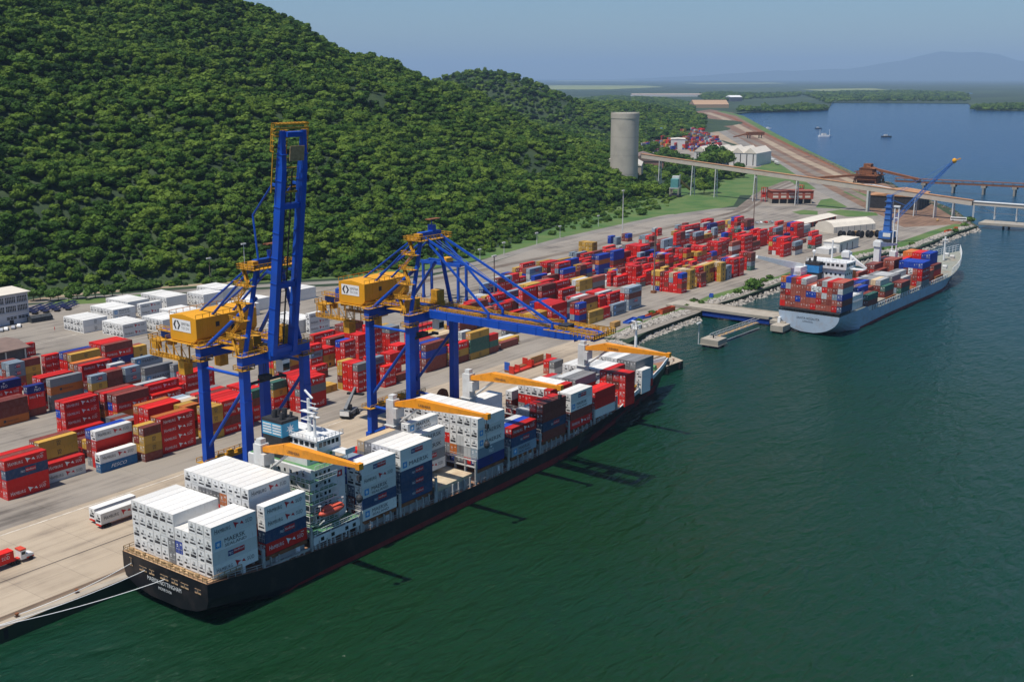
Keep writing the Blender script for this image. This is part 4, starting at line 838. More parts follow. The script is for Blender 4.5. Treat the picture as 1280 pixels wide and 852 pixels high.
(0,1,0,328.0,289.4,3.2,4,2.78,2.78,100,110,110,350),(0,1,0,407.2,288.1,3.2,4,2.78,2.78,600,1100,200,110),(0,1,0,586.2,346.7,3.2,4,2.78,2.78,1000,110,540,100),(0,1,0,586.2,349.4,3.2,4,2.78,2.78,100,110,1100),
(0,1,0,573.7,344.1,3.2,4,2.78,2.78,110,430,400),(0,1,0,540.8,286.8,3.2,2,2.62,2.62,100,350,350,110),(0,1,0,577.5,283.6,3.2,2,2.62,2.62,200,100,110),(0,1,0,517.3,284.5,3.2,2,2.62,2.62,300,100,350,600),
(0,1,0,517.3,287.1,3.2,2,2.62,2.62,350,110,110,1100),(0,1,0,529.8,288.8,3.2,2,2.62,2.62,300,110,600,350),(119,1,0,218.1,290.2,3.2,4,2.78,2.78,1001,100,200,100),(120,3,0,138.7,180.8,10.3,4,2.88,2.90,11,21,41,11),
(120,3,1,138.7,183.3,10.3,4,2.88,2.90,1,1,1,1),(120,3,2,138.7,185.8,10.3,4,2.88,2.90,1,1,1,1),(120,3,3,138.7,188.3,10.3,4,2.88,2.90,1,1,1),(120,3,4,138.7,190.8,10.3,4,2.88,2.90,1,601,1),
(120,3,5,138.7,193.3,10.3,4,2.88,2.90,1,1,1001,1001),(120,3,6,138.7,195.8,10.3,4,2.88,2.90,1,1,1,1),(120,3,7,138.7,198.3,10.3,4,2.88,2.90,1,1,1,1),(120,3,8,138.7,200.8,10.3,4,2.88,2.90,1,1,1,1),
(120,3,9,138.7,203.3,10.3,4,2.88,2.90,1,1,1,1),(120,3,10,138.7,205.8,10.3,4,2.88,2.90,1,1,1,1),(121,3,0,153.3,180.8,10.3,4,2.88,2.90,11,11,541,111),(121,3,2,153.3,185.8,10.3,4,2.88,2.90,11,1,1,100,1000),
(121,3,3,153.3,188.3,10.3,4,2.88,2.90,1,1,800,100,1000),(121,3,4,153.3,190.8,10.3,4,2.88,2.90,1,1,100,100,1000),(121,3,5,153.3,193.3,10.3,4,2.88,2.90,1,801,0,1000,100),(121,3,6,153.3,195.8,10.3,4,2.88,2.90,1,1000,100,1000,100),
(121,3,7,153.3,198.3,10.3,4,2.88,2.90,1,1000,1000,0,0),(121,3,8,153.3,200.8,10.3,4,2.88,2.90,1,1000,0,0,0),(121,3,9,153.3,203.3,10.3,4,2.88,2.90,1,1,0,0,0),(121,3,10,153.3,205.8,10.3,4,2.88,2.90,1,1,0,0,0),
(122,3,0,183.8,180.8,8.4,4,2.83,2.85,41,11,21,541,21),(122,3,1,183.8,183.3,8.4,4,2.83,2.85,1,1,501,201,100),(122,3,2,183.8,185.8,8.4,4,2.83,2.85,601,1,401,101),(122,3,3,183.8,188.3,8.4,4,2.83,2.85,601,200,400,100),
(122,3,4,183.8,190.8,8.4,4,2.83,2.85,701,401,200,100),(122,3,5,183.8,193.3,8.4,4,2.83,2.85,401,100,600,100),(122,3,6,183.8,195.8,8.4,4,2.83,2.85,101,1000,100),(122,3,7,183.8,198.3,8.4,4,2.83,2.85,1001,1100,100),
(123,3,0,197.8,180.8,8.5,4,2.83,2.85,41,31,541,541,541),(123,3,1,197.8,183.3,8.5,4,2.83,2.85,1,0,0,500,400),(123,3,2,197.8,185.8,8.5,4,2.83,2.85,1,0,400,100,600),(123,3,3,197.8,188.3,8.5,4,2.83,2.85,1,1000,0,400,100),
(123,3,4,197.8,190.8,8.5,4,2.83,2.85,1001,1000,0,100,600),(123,3,5,197.8,193.3,8.5,4,2.83,2.85,1201,1000,1000,100,400),(123,3,6,197.8,195.8,8.5,4,2.83,2.85,100,1000,1000,100),(124,3,3,212.0,188.3,9.6,4,2.88,2.90,31,31,1041,11),
(124,3,4,212.0,190.8,9.6,4,2.88,2.90,21,0,100,0,1000),(125,3,0,229.2,180.8,8.6,4,2.88,2.90,71,31,31,471,751),(125,3,1,229.2,183.3,8.6,4,2.88,2.90,1,1,1,1100,100),(125,3,2,229.2,185.8,8.6,4,2.88,2.90,1,1,1100,1000,1000),
(125,3,3,229.2,188.3,8.6,4,2.88,2.90,1,1,1,800,600),(125,3,4,229.2,190.8,8.6,4,2.88,2.90,1,1,100,1000,1000),(125,3,5,229.2,193.3,8.6,4,2.88,2.90,1,1,800,0,1000),(125,3,6,229.2,195.8,8.6,4,2.88,2.90,1,0,1100,400,100),
(125,3,7,229.2,198.3,8.6,4,2.88,2.90,1,0,1000,100,600),(125,3,8,229.2,200.8,8.6,4,2.88,2.90,1,0,0,0,1100),(125,3,9,229.2,203.3,8.6,4,2.88,2.90,1,1,1100,1000,100),(125,3,10,229.2,205.8,8.6,4,2.88,2.90,1,1,100,1000,400),
(126,3,0,244.8,180.8,7.7,4,2.86,2.88,111,541,421),(126,3,1,244.8,183.3,7.7,4,2.86,2.88,601,100,1000),(126,3,2,244.8,185.8,7.7,4,2.86,2.88,1100,0,100),(126,3,5,244.8,193.3,7.7,4,2.86,2.88,71,31,200,30,200),
(126,3,6,244.8,195.8,7.7,4,2.86,2.88,1,400,200,1000,100),(127,3,0,260.4,180.8,8.3,4,2.85,2.87,201,201,541,201),(127,3,1,260.4,183.3,8.3,4,2.85,2.87,101,200,400,100),(127,3,2,260.4,185.8,8.3,4,2.85,2.87,1100,200,100),
(127,3,3,260.4,188.3,8.3,4,2.85,2.87,1101,1000,100),(128,3,0,275.3,180.8,8.0,4,2.85,2.87,41,21,201,111),(128,3,1,275.3,183.3,8.0,4,2.85,2.87,1,0,100,200),(128,3,3,275.3,188.3,8.0,4,2.85,2.87,101,1000,200,100),
(128,3,4,275.3,190.8,8.0,4,2.85,2.87,11,100,100,1000),(128,3,5,275.3,193.3,8.0,4,2.85,2.87,1,100,100,100),(128,3,6,275.3,195.8,8.0,4,2.85,2.87,1,100,100,1000),(128,3,7,275.3,198.3,8.0,4,2.85,2.87,1,100,1000,100),
(128,3,9,275.3,203.3,8.0,4,2.85,2.87,1,201,101),(129,3,0,289.2,180.8,8.3,4,2.85,2.87,101,101,1),(129,3,1,289.2,183.3,8.3,4,2.85,2.87,100,100,100),(129,3,3,289.2,188.3,8.3,4,2.85,2.87,1001,100,200,100),
(129,3,4,289.2,190.8,8.3,4,2.85,2.87,1001,1000,100,100),(129,3,5,289.2,193.3,8.3,4,2.85,2.87,1101,1000,100,100),(129,3,8,289.2,200.8,8.3,4,2.85,2.87,1000,1000,100),(129,3,9,289.2,203.3,8.3,4,2.85,2.87,100,1100,100),
(130,3,0,307.8,180.8,7.7,2,2.73,2.75,101,101,101,101),(130,3,1,307.8,183.3,7.7,2,2.73,2.75,101,200,100,100),(130,3,2,307.8,185.8,7.7,2,2.73,2.75,201,200,100,100),(130,3,3,307.8,188.3,7.7,4,2.73,2.75,101,100,100,100),
(130,3,4,307.8,190.8,7.7,4,2.73,2.75,41,1,0,100),(130,3,5,307.8,193.3,7.7,4,2.73,2.75,1,0,0,100),(130,3,6,307.8,195.8,7.7,4,2.73,2.75,1101,1100,0,100),(130,3,7,307.8,198.3,7.7,4,2.73,2.75,1,0,400,100),
(130,3,8,307.8,200.8,7.7,4,2.73,2.75,1,1100,100,100),(130,3,9,307.8,203.3,7.7,4,2.73,2.75,1,0,100,1000),(131,3,1,323.0,183.3,8.2,2,2.73,2.75,1,1,1),(131,3,2,323.0,185.8,8.2,4,2.73,2.75,1001,1000,400,100),
(131,3,3,323.0,188.3,8.2,4,2.73,2.75,1001,1000,100,100),(131,3,4,323.0,190.8,8.2,4,2.73,2.75,1001,1000,400,100),(131,3,5,323.0,193.3,8.2,4,2.73,2.75,1,1100,1000,100),(131,3,6,323.0,195.8,8.2,4,2.73,2.75,1101,0,1000,100),
(131,3,7,323.0,198.3,8.2,4,2.73,2.75,1,0,100,100),(132,4,0,481.0,172.2,11.2,4,2.69,2.72,1401,1101,601,201,501),(132,4,1,481.1,174.6,11.2,4,2.69,2.72,1400,200,400,1400,100),(132,4,2,481.2,177.1,11.2,4,2.69,2.72,100,1400,1400,200,1400),
(132,4,3,481.3,179.6,11.2,4,2.69,2.72,1100,100,1100,1400,1400),(132,4,4,481.3,182.1,11.2,4,2.69,2.72,200,1,1400,100,1400),(132,4,5,481.4,184.6,11.2,4,2.69,2.72,1,600,1400,100),(132,4,6,481.5,187.0,11.2,4,2.69,2.72,1400,600,1400,1400),
(132,4,7,481.6,189.5,11.2,4,2.69,2.72,1101,1400,1400,1400,1400),(132,4,8,481.7,192.0,11.2,4,2.69,2.72,100,1400,1400,600,1400),(132,4,9,481.8,194.5,11.2,4,2.69,2.72,200,1400,1400,1400,1400),(132,4,10,481.8,196.9,11.2,4,2.69,2.72,600,1100,100,200,1400),
(132,4,11,481.9,199.4,11.2,4,2.69,2.72,800,600,200,1400,100),(133,4,0,512.5,171.1,9.2,4,2.67,2.70,901,201),(133,4,1,512.6,173.6,9.2,4,2.67,2.70,200,200),(133,4,2,512.7,176.1,9.2,4,2.67,2.70,601,400,200),
(133,4,3,512.7,178.6,9.2,4,2.67,2.70,200,200,100),(133,4,4,512.8,181.0,9.2,4,2.67,2.70,700,700,1400),(0,4,2,526.6,175.6,9.2,4,2.67,2.67,200),(0,4,3,526.7,178.1,9.2,4,2.67,2.70,1400,800),
(0,4,4,526.8,180.6,9.2,4,2.67,2.70,600,1400,400),(0,4,5,526.9,183.0,9.2,4,2.67,2.70,700,200,1400),(0,4,6,527.0,185.5,9.2,4,2.67,2.70,100,1400,1400),(0,4,7,527.1,188.0,9.2,4,2.67,2.70,200,100,100),
(134,4,1,540.6,172.7,9.0,4,2.67,2.70,901,200),(134,4,2,540.6,175.1,9.0,4,2.67,2.70,1101,200,1400),(134,4,3,540.7,177.6,9.0,4,2.67,2.70,1200,200,1400),(134,4,4,540.8,180.1,9.0,4,2.67,2.70,1000,1400,1400),
(134,4,5,540.9,182.6,9.0,4,2.67,2.70,1000,1000,100),(134,4,6,541.0,185.1,9.0,4,2.67,2.70,1100,1100,200),(134,4,9,541.2,192.5,9.0,4,2.67,2.70,801,800,1400,1400),(135,4,0,556.5,169.7,8.8,4,2.67,2.70,201,900),
(135,4,1,556.5,172.1,8.8,4,2.67,2.70,200,400),(135,4,2,556.6,174.6,8.8,4,2.67,2.70,1001,700,1400),(135,4,3,556.7,177.1,8.8,4,2.67,2.70,1100,1000,1400),(135,4,4,556.8,179.6,8.8,4,2.67,2.70,1100,1000,1400),
(135,4,5,556.9,182.1,8.8,4,2.67,2.70,1100,1100,200),(135,4,6,557.0,184.5,8.8,4,2.67,2.70,1000,1000,1400),(135,4,9,557.2,192.0,8.8,4,2.67,2.70,1400,100,200),(136,4,2,571.6,174.1,8.6,4,2.67,2.70,1100,1000),
(136,4,3,571.7,176.6,8.6,4,2.67,2.70,1100,1000,100),(136,4,4,571.8,179.1,8.6,4,2.67,2.70,1000,1000,1400),(136,4,7,572.0,186.5,8.6,4,2.67,2.70,200,1400,100),(136,4,8,572.1,189.0,8.6,4,2.67,2.70,201,100,1400,100),
(136,4,9,572.2,191.5,8.6,4,2.67,2.70,200,200,100,1400),(137,4,0,586.0,168.7,7.6,4,3.17,3.20,601,100,100,1000),(137,4,1,586.0,171.2,7.6,4,3.17,3.20,600,1400,200,100),(137,4,2,586.1,173.6,7.6,4,3.17,3.20,600,1,1400,1400),
(137,4,3,586.2,176.1,7.6,4,3.17,3.20,600,200,200,200),(137,4,4,586.3,178.6,7.6,4,3.17,3.20,600,600,1400,1400),(137,4,6,586.4,183.6,7.6,4,3.17,3.20,1401,1400,200,1400),(137,4,7,586.5,186.0,7.6,4,3.17,3.20,1400,200,1400,200),
(137,4,8,586.6,188.5,7.6,4,3.17,3.20,1400,1400,1400,1400),(137,4,9,586.7,191.0,7.6,4,3.17,3.20,200,1400,200,1400),(0,4,1,600.5,170.7,7.6,4,2.87,2.90,1400,1400),(0,4,6,600.9,183.1,7.6,4,2.87,2.90,100,200,200,1400),
(0,4,7,601.0,185.6,7.6,4,2.87,2.90,1400,1400,1400,1400),(138,4,1,612.5,170.3,9.5,4,2.97,3.00,200,100),(138,4,2,612.6,172.8,9.5,4,2.97,3.00,601,600,1400,100),(138,4,3,612.7,175.2,9.5,4,2.97,3.00,600,200,200,1400),
(138,4,4,612.8,177.7,9.5,4,2.97,3.00,100,100,1400,100),(138,4,5,612.9,180.2,9.5,4,2.97,3.00,100,100,200,200),(138,4,6,612.9,182.7,9.5,4,2.97,3.00,800,100,100,100),(138,4,7,613.0,185.2,9.5,4,2.97,3.00,800,1400,200,200),
(0,1,0,2086.4,1076.3,3.2,4,2.68,2.70,100,100,600),(0,1,1,2086.4,1079.0,3.2,4,2.68,2.70,100,100,400),(0,1,2,2086.4,1081.7,3.2,4,2.68,2.70,600,200,800),(0,1,0,1703.9,917.7,3.2,4,2.68,2.70,100,300,400,1100),
(0,1,1,1703.9,920.4,3.2,4,2.68,2.70,100,200,200,200),(0,1,2,1703.9,923.1,3.2,4,2.68,2.70,300,300,100,400),(0,1,0,1900.8,965.3,3.2,4,2.68,2.70,300,1000,1000),(0,1,0,1736.2,909.1,3.2,4,2.68,2.70,200,600,400),
(0,1,0,1646.2,889.3,3.2,4,2.68,2.70,100,100,600),(0,1,0,1595.1,881.3,3.2,4,2.68,2.70,300,800,1100,100),(0,1,1,1595.1,884.0,3.2,4,2.68,2.70,600,1000,800,100),(0,1,0,1655.6,810.9,3.2,4,2.68,2.70,100,200,400),
(0,1,1,1655.6,813.6,3.2,4,2.68,2.70,100,100,400),(0,1,2,1655.6,816.3,3.2,4,2.68,2.70,100,300,400),(0,1,0,1566.8,891.0,3.2,4,2.68,2.70,600,1000,400,100),(0,1,1,1566.8,893.7,3.2,4,2.68,2.70,100,1000,300,200),
(0,1,2,1566.8,896.4,3.2,4,2.68,2.70,800,100,1100,200),(0,1,0,1695.5,899.7,3.2,4,2.68,2.70,100,1000,400),(0,1,0,1679.4,828.8,3.2,4,2.68,2.70,1100,200),(0,1,0,1964.8,1013.5,3.2,4,2.68,2.70,100,100,100),
(0,1,0,1661.9,855.4,3.2,4,2.68,2.70,200,100,100),(0,1,1,1743.8,926.5,3.2,4,2.68,2.70,600,200),(0,1,2,1743.8,929.2,3.2,4,2.68,2.70,300,300),(0,1,0,1941.0,1062.5,3.2,4,2.68,2.70,200,100,1100,200),
(0,1,1,1941.0,1065.2,3.2,4,2.68,2.70,100,1000,200,300),(0,1,2,1941.0,1067.9,3.2,4,2.68,2.70,600,100,1000,1100),(0,1,0,1716.0,855.5,3.2,4,2.68,2.70,100,400,800,400),(0,1,1,1716.0,858.2,3.2,4,2.68,2.70,1100,400,1100,1000),
(0,1,2,1716.0,860.9,3.2,4,2.68,2.70,400,200,600,100),(0,1,0,1809.3,950.1,3.2,4,2.68,2.70,600,200,600),(0,1,1,1809.3,952.8,3.2,4,2.68,2.70,200,400,1000),(0,1,0,1937.0,1037.9,3.2,4,2.68,2.70,100,1000,800),
(0,1,0,1842.3,928.9,3.2,4,2.68,2.70,400,100),(0,1,1,1842.3,931.6,3.2,4,2.68,2.70,800,600),(0,1,0,2028.8,1092.7,3.2,4,2.68,2.70,800,100,100),(0,1,1,2028.8,1095.4,3.2,4,2.68,2.70,800,400,400),
(0,1,2,2028.8,1098.1,3.2,4,2.68,2.70,300,1100,400),(0,1,0,1580.7,792.0,3.2,4,2.68,2.70,400,100,1000),(0,1,0,1888.2,985.5,3.2,4,2.68,2.70,1100,100,600),(0,1,2,1888.2,990.9,3.2,4,2.68,2.70,300,800,1100),
(0,1,0,1779.0,921.8,3.2,4,2.68,2.70,100,100,100),(0,1,0,1687.9,837.9,3.2,4,2.68,2.70,1000,300,600),(0,1,1,1687.9,840.6,3.2,4,2.68,2.70,800,200,100),(0,1,0,1648.0,897.6,3.2,4,2.68,2.70,100,800,100,200),
(0,1,1,1648.0,900.3,3.2,4,2.68,2.70,100,100,100,100),(0,1,0,1718.3,949.9,3.2,4,2.68,2.70,400,300),(0,1,1,1718.3,952.6,3.2,4,2.68,2.70,400,200),(0,1,1,1731.8,912.9,3.2,4,2.68,2.70,300,200,300,800),
(0,1,2,1731.8,915.6,3.2,4,2.68,2.70,400,200,100,800),(0,1,0,2208.9,1157.4,3.2,4,2.68,2.70,600,800,100),(0,1,1,2208.9,1160.1,3.2,4,2.68,2.70,200,200,400),(0,1,2,2208.9,1162.8,3.2,4,2.68,2.70,1100,100,100),
(0,1,0,1630.7,858.0,3.2,4,2.68,2.70,300,1000,100,100),(0,1,0,1662.2,839.3,3.2,4,2.68,2.70,400,600),(0,1,0,1518.3,851.8,3.2,4,2.68,2.70,400,1100,100,1000),(0,1,1,1518.3,854.5,3.2,4,2.68,2.70,100,200,200,600),
(0,1,2,1518.3,857.2,3.2,4,2.68,2.70,400,600,100,100),(0,1,0,1904.6,1001.9,3.2,4,2.68,2.70,1100,300,100),(0,1,1,1904.6,1004.6,3.2,4,2.68,2.70,400,400,300),(0,1,0,1818.7,927.3,3.2,4,2.68,2.70,1000,100,100,100),
(0,1,0,2120.5,1142.1,3.2,4,2.68,2.70,100,100,200),(0,1,1,2120.5,1144.8,3.2,4,2.68,2.70,400,300,100),(0,1,0,1605.0,815.6,3.2,4,2.68,2.70,800,800,300,1000),(0,1,1,1605.0,818.3,3.2,4,2.68,2.70,300,800,100,300),
(0,1,2,1605.0,821.0,3.2,4,2.68,2.70,100,100,100,400),(0,1,0,1780.5,933.1,3.2,4,2.68,2.70,800,1000,100),(0,1,0,1548.7,875.2,3.2,4,2.68,2.70,1100,100),(0,1,1,1548.7,877.9,3.2,4,2.68,2.70,100,100),
(0,1,0,2243.1,1188.1,3.2,4,2.68,2.70,100,1000,100,100),(0,1,0,1548.1,855.6,3.2,4,2.68,2.70,600,1100),(0,1,1,1548.1,858.3,3.2,4,2.68,2.70,100,600),(0,1,2,1548.1,861.0,3.2,4,2.68,2.70,1100,100),
(0,1,0,1788.5,942.3,3.2,4,2.68,2.70,100,600,100),(0,1,1,1788.5,945.0,3.2,4,2.68,2.70,300,100,600),(0,1,0,1881.0,1022.7,3.2,4,2.68,2.70,300,200,100,400),(0,1,1,1881.0,1025.4,3.2,4,2.68,2.70,400,200,1000,100),
(0,1,0,1652.5,927.6,3.2,4,2.68,2.70,100,100),(0,1,1,1652.5,930.3,3.2,4,2.68,2.70,100,100),(0,1,0,1791.7,892.5,3.2,4,2.68,2.70,1000,100,300),(0,1,1,1791.7,895.2,3.2,4,2.68,2.70,1100,600,100),
(0,1,0,2066.1,1091.7,3.2,4,2.68,2.70,300,300,300),(0,1,1,2066.1,1094.4,3.2,4,2.68,2.70,200,200,200),(0,1,2,2066.1,1097.1,3.2,4,2.68,2.70,100,300,100),(0,1,0,1746.5,863.4,3.2,4,2.68,2.70,100,200),
(0,1,1,1746.5,866.1,3.2,4,2.68,2.70,100,100),(0,1,0,1832.4,982.5,3.2,4,2.68,2.70,1000,1100,100,200),(0,1,1,1832.4,985.2,3.2,4,2.68,2.70,100,100,100,300),(0,1,2,1633.3,863.0,3.2,4,2.68,2.70,400,100,800,1100),
(0,1,0,1709.8,907.5,3.2,4,2.68,2.70,200,200,200),(0,1,0,1821.9,956.5,3.2,4,2.68,2.70,300,200,200),(0,1,1,1821.9,959.2,3.2,4,2.68,2.70,200,600,200),(0,1,2,1821.9,961.9,3.2,4,2.68,2.70,100,600,300),
(0,1,0,1762.9,973.5,3.2,4,2.68,2.70,100,200,100,100),(0,1,0,2497.7,1294.4,3.2,4,2.68,2.70,100,600),(0,1,0,1921.8,1007.2,3.2,4,2.68,2.70,100,1000,200),(0,1,2,1779.5,948.0,3.2,4,2.68,2.70,100,1000,600),
(0,1,0,2092.0,1084.8,3.2,4,2.68,2.70,100,100,800,400),(0,1,1,2092.0,1087.5,3.2,4,2.68,2.70,1100,400,200,100),(0,1,0,2484.0,1301.1,3.2,4,2.68,2.70,200,100,100,100),(0,1,0,1727.9,870.3,3.2,4,2.68,2.70,1100,400,200),
(0,1,0,1597.3,830.1,3.2,4,2.68,2.70,1100,100),(0,1,1,1597.3,832.8,3.2,4,2.68,2.70,600,100),(0,1,0,2245.1,1146.1,3.2,4,2.68,2.70,1100,100,600),(0,1,0,1544.6,835.3,3.2,4,2.68,2.70,600,600,100),
(0,1,1,1544.6,838.0,3.2,4,2.68,2.70,1100,100,200),(0,1,2,1544.6,840.7,3.2,4,2.68,2.70,200,600,800),(0,1,0,1595.0,839.1,3.2,4,2.68,2.70,100,100,1000),(0,1,1,1595.0,841.8,3.2,4,2.68,2.70,100,300,600),
(0,1,2,1595.0,844.5,3.2,4,2.68,2.70,200,800,100),(0,1,0,1853.9,924.7,3.2,4,2.68,2.70,600,100,100),(0,1,1,1914.5,1046.3,3.2,4,2.68,2.70,300,1000),(0,1,0,2221.2,1158.4,3.2,4,2.68,2.70,200,200,1000),
(0,1,0,2047.0,1109.5,3.2,4,2.68,2.70,100,100,600),(0,1,1,2047.0,1112.2,3.2,4,2.68,2.70,1100,100,800),(0,1,1,1601.6,847.4,3.2,4,2.68,2.70,800,600,600,200),(0,1,2,1601.6,850.1,3.2,4,2.68,2.70,400,300,200,200),
(0,1,0,1716.0,932.6,3.2,4,2.68,2.70,400,1000,200,1100),(0,1,1,1716.0,935.3,3.2,4,2.68,2.70,100,100,1100,100),(0,1,0,1777.0,977.7,3.2,4,2.68,2.70,100,100,100),(0,1,0,2403.6,1253.9,3.2,4,2.68,2.70,1000,1000,100,100),
(0,1,1,2403.6,1256.6,3.2,4,2.68,2.70,1000,600,100,200),(0,1,2,2403.6,1259.3,3.2,4,2.68,2.70,1000,100,100,600),(0,1,0,1584.4,802.4,3.2,4,2.68,2.70,600,200,300),(0,1,1,1584.4,805.1,3.2,4,2.68,2.70,100,100,100),
(0,1,0,2069.5,1067.8,3.2,4,2.68,2.70,1100,800,100),(0,1,1,2069.5,1070.5,3.2,4,2.68,2.70,1000,400,100),(0,1,0,1655.6,826.2,3.2,4,2.68,2.70,800,200),(0,1,1,1655.6,828.9,3.2,4,2.68,2.70,1100,1000),
(0,1,2,1655.6,831.6,3.2,4,2.68,2.70,1000,600),(0,1,0,1550.6,891.3,3.2,4,2.68,2.70,1100,400,400,800),(0,1,1,1550.6,894.0,3.2,4,2.68,2.70,100,100,1100,400),(0,1,1,1794.6,907.4,3.2,4,2.68,2.70,200,200),
(0,1,2,1794.6,910.1,3.2,4,2.68,2.70,600,100),(0,1,0,1808.5,930.8,3.2,4,2.68,2.70,800,1000,100,100),(0,1,1,1808.5,933.5,3.2,4,2.68,2.70,300,1000,1000,100),(0,1,0,2017.2,1032.8,3.2,4,2.68,2.70,100,1000),
(0,1,0,1841.1,964.2,3.2,4,2.68,2.70,100,1000,100,100),(0,1,0,1777.2,875.4,3.2,4,2.68,2.70,600,100,100),(0,1,1,1777.2,878.1,3.2,4,2.68,2.70,200,1000,100),(0,1,0,1816.8,896.5,3.2,4,2.68,2.70,100,100,200,100),
(0,1,1,1816.8,899.2,3.2,4,2.68,2.70,800,600,100,200),(0,1,2,1816.8,901.9,3.2,4,2.68,2.70,800,400,200,100),(0,1,0,1631.4,849.1,3.2,4,2.68,2.70,100,100,1000),(0,1,0,1879.0,1037.7,3.2,4,2.68,2.70,100,400),
(0,1,1,1879.0,1040.4,3.2,4,2.68,2.70,600,1100),(0,1,2,1879.0,1043.1,3.2,4,2.68,2.70,300,300),(0,1,0,2154.5,1148.0,3.2,4,2.68,2.70,200,100,100,200),(0,1,1,2154.5,1150.7,3.2,4,2.68,2.70,400,100,800,100),
(0,1,0,1941.0,1005.0,3.2,4,2.68,2.70,1100,300,100),(0,1,1,1941.0,1007.7,3.2,4,2.68,2.70,1000,100,1000),(0,1,0,1813.1,989.6,3.2,4,2.68,2.70,800,1100),(0,1,1,1813.1,992.3,3.2,4,2.68,2.70,1100,600),
(0,1,0,1719.5,843.4,3.2,4,2.68,2.70,400,100,100),(0,1,0,2127.9,1087.2,3.2,4,2.68,2.70,100,100,300),(0,1,1,2127.9,1089.9,3.2,4,2.68,2.70,200,300,100),(0,1,0,1610.5,797.5,3.2,4,2.68,2.70,100,1000,200),
(0,1,1,1610.5,800.2,3.2,4,2.68,2.70,100,400,100),(0,1,2,1610.5,802.9,3.2,4,2.68,2.70,200,1100,100),(0,1,0,1953.6,981.5,3.2,4,2.68,2.70,200,100,100),(0,1,0,1788.4,929.4,3.2,4,2.68,2.70,600,200,400),
(0,1,0,1584.2,861.4,3.2,4,2.68,2.70,100,800,800),(0,1,0,1797.9,925.3,3.2,4,2.68,2.70,600,1100,100),(0,1,1,1697.6,928.6,3.2,4,2.68,2.70,100,1100,1000),(0,1,0,1629.8,798.5,3.2,4,2.68,2.70,1100,100),
(0,1,1,1629.8,801.2,3.2,4,2.68,2.70,1000,300),(0,1,2,1666.8,836.7,3.2,4,2.68,2.70,100,100,100),(0,1,0,2064.3,1048.7,3.2,4,2.68,2.70,100,200,400,100),(0,1,1,2064.3,1051.4,3.2,4,2.68,2.70,100,400,800,800),
(0,1,2,2064.3,1054.1,3.2,4,2.68,2.70,100,600,600,200),(0,1,1,1650.8,905.0,3.2,4,2.68,2.70,800,600,1100,100),(0,1,2,1650.8,907.7,3.2,4,2.68,2.70,300,800,100,1100),(0,1,0,1651.4,924.1,3.2,4,2.68,2.70,100,100),
(0,1,0,2182.8,1158.7,3.2,4,2.68,2.70,400,400),(0,1,1,2182.8,1161.4,3.2,4,2.68,2.70,800,100),(0,1,0,1647.1,853.3,3.2,4,2.68,2.70,800,100,400,1000),(0,1,1,1647.1,856.0,3.2,4,2.68,2.70,200,400,400,300),
(0,1,2,1647.1,858.7,3.2,4,2.68,2.70,200,1100,100,100),(0,1,0,1582.8,767.1,3.2,4,2.68,2.70,1000,200,600),(0,1,1,1582.8,769.8,3.2,4,2.68,2.70,600,100,300),(0,1,0,2204.4,1131.2,3.2,4,2.68,2.70,100,1000,100,200),
(0,1,1,2204.4,1133.9,3.2,4,2.68,2.70,1100,100,1100,400),(0,1,0,1917.6,963.8,3.2,4,2.68,2.70,800,400,100),(0,1,1,1917.6,966.5,3.2,4,2.68,2.70,600,1000,200),(0,1,2,1917.6,969.2,3.2,4,2.68,2.70,100,600,200),
(0,1,0,1551.4,848.6,3.2,4,2.68,2.70,300,300,1000,400),(0,1,1,1551.4,851.3,3.2,4,2.68,2.70,100,800,1000,800),(0,1,0,2240.5,1192.4,3.2,4,2.68,2.70,100,100,1000),(0,1,1,2240.5,1195.1,3.2,4,2.68,2.70,200,100,600),
(0,1,2,2240.5,1197.8,3.2,4,2.68,2.70,1100,200,1100),(0,1,0,1763.2,890.1,3.2,4,2.68,2.70,1100,1000,100,1000),(0,1,0,1585.8,851.2,3.2,4,2.68,2.70,100,200,1000,100),(0,1,0,2441.1,1271.6,3.2,4,2.68,2.70,100,800,200,400),
(0,1,1,2441.1,1274.3,3.2,4,2.68,2.70,200,300,300,200),(0,1,2,2441.1,1277.0,3.2,4,2.68,2.70,1100,800,100,1100),(0,1,0,1666.1,931.2,3.2,4,2.68,2.70,100,800,100),(0,1,1,1666.1,933.9,3.2,4,2.68,2.70,1000,200,1000),
(0,1,0,2541.4,1332.2,3.2,4,2.68,2.70,400,1100,100),(0,1,1,2541.4,1334.9,3.2,4,2.68,2.70,400,800,100),(0,1,0,1635.0,843.5,3.2,4,2.68,2.70,200,1100),(0,1,1,1635.0,846.2,3.2,4,2.68,2.70,200,800),
(0,1,0,1975.2,997.0,3.2,4,2.68,2.70,100,600,1100),(0,1,1,1975.2,999.7,3.2,4,2.68,2.70,200,100,800),(0,1,2,1975.2,1002.4,3.2,4,2.68,2.70,100,100,1000),(0,1,0,1869.6,955.1,3.2,4,2.68,2.70,400,100,100,200),
(0,1,1,1869.6,957.8,3.2,4,2.68,2.70,400,400,1000,600),(0,1,0,2025.2,1070.5,3.2,4,2.68,2.70,100,800),(0,1,0,2586.7,1348.6,3.2,4,2.68,2.70,1100,600,100),(0,1,0,1755.9,912.1,3.2,4,2.68,2.70,100,100),
(0,1,0,1981.1,1070.8,3.2,4,2.68,2.70,600,1100,300),(0,1,1,1981.1,1073.5,3.2,4,2.68,2.70,100,1100,600),(0,1,0,1711.4,902.3,3.2,4,2.68,2.70,1100,100,400),(0,1,1,1711.4,905.0,3.2,4,2.68,2.70,600,200,100),
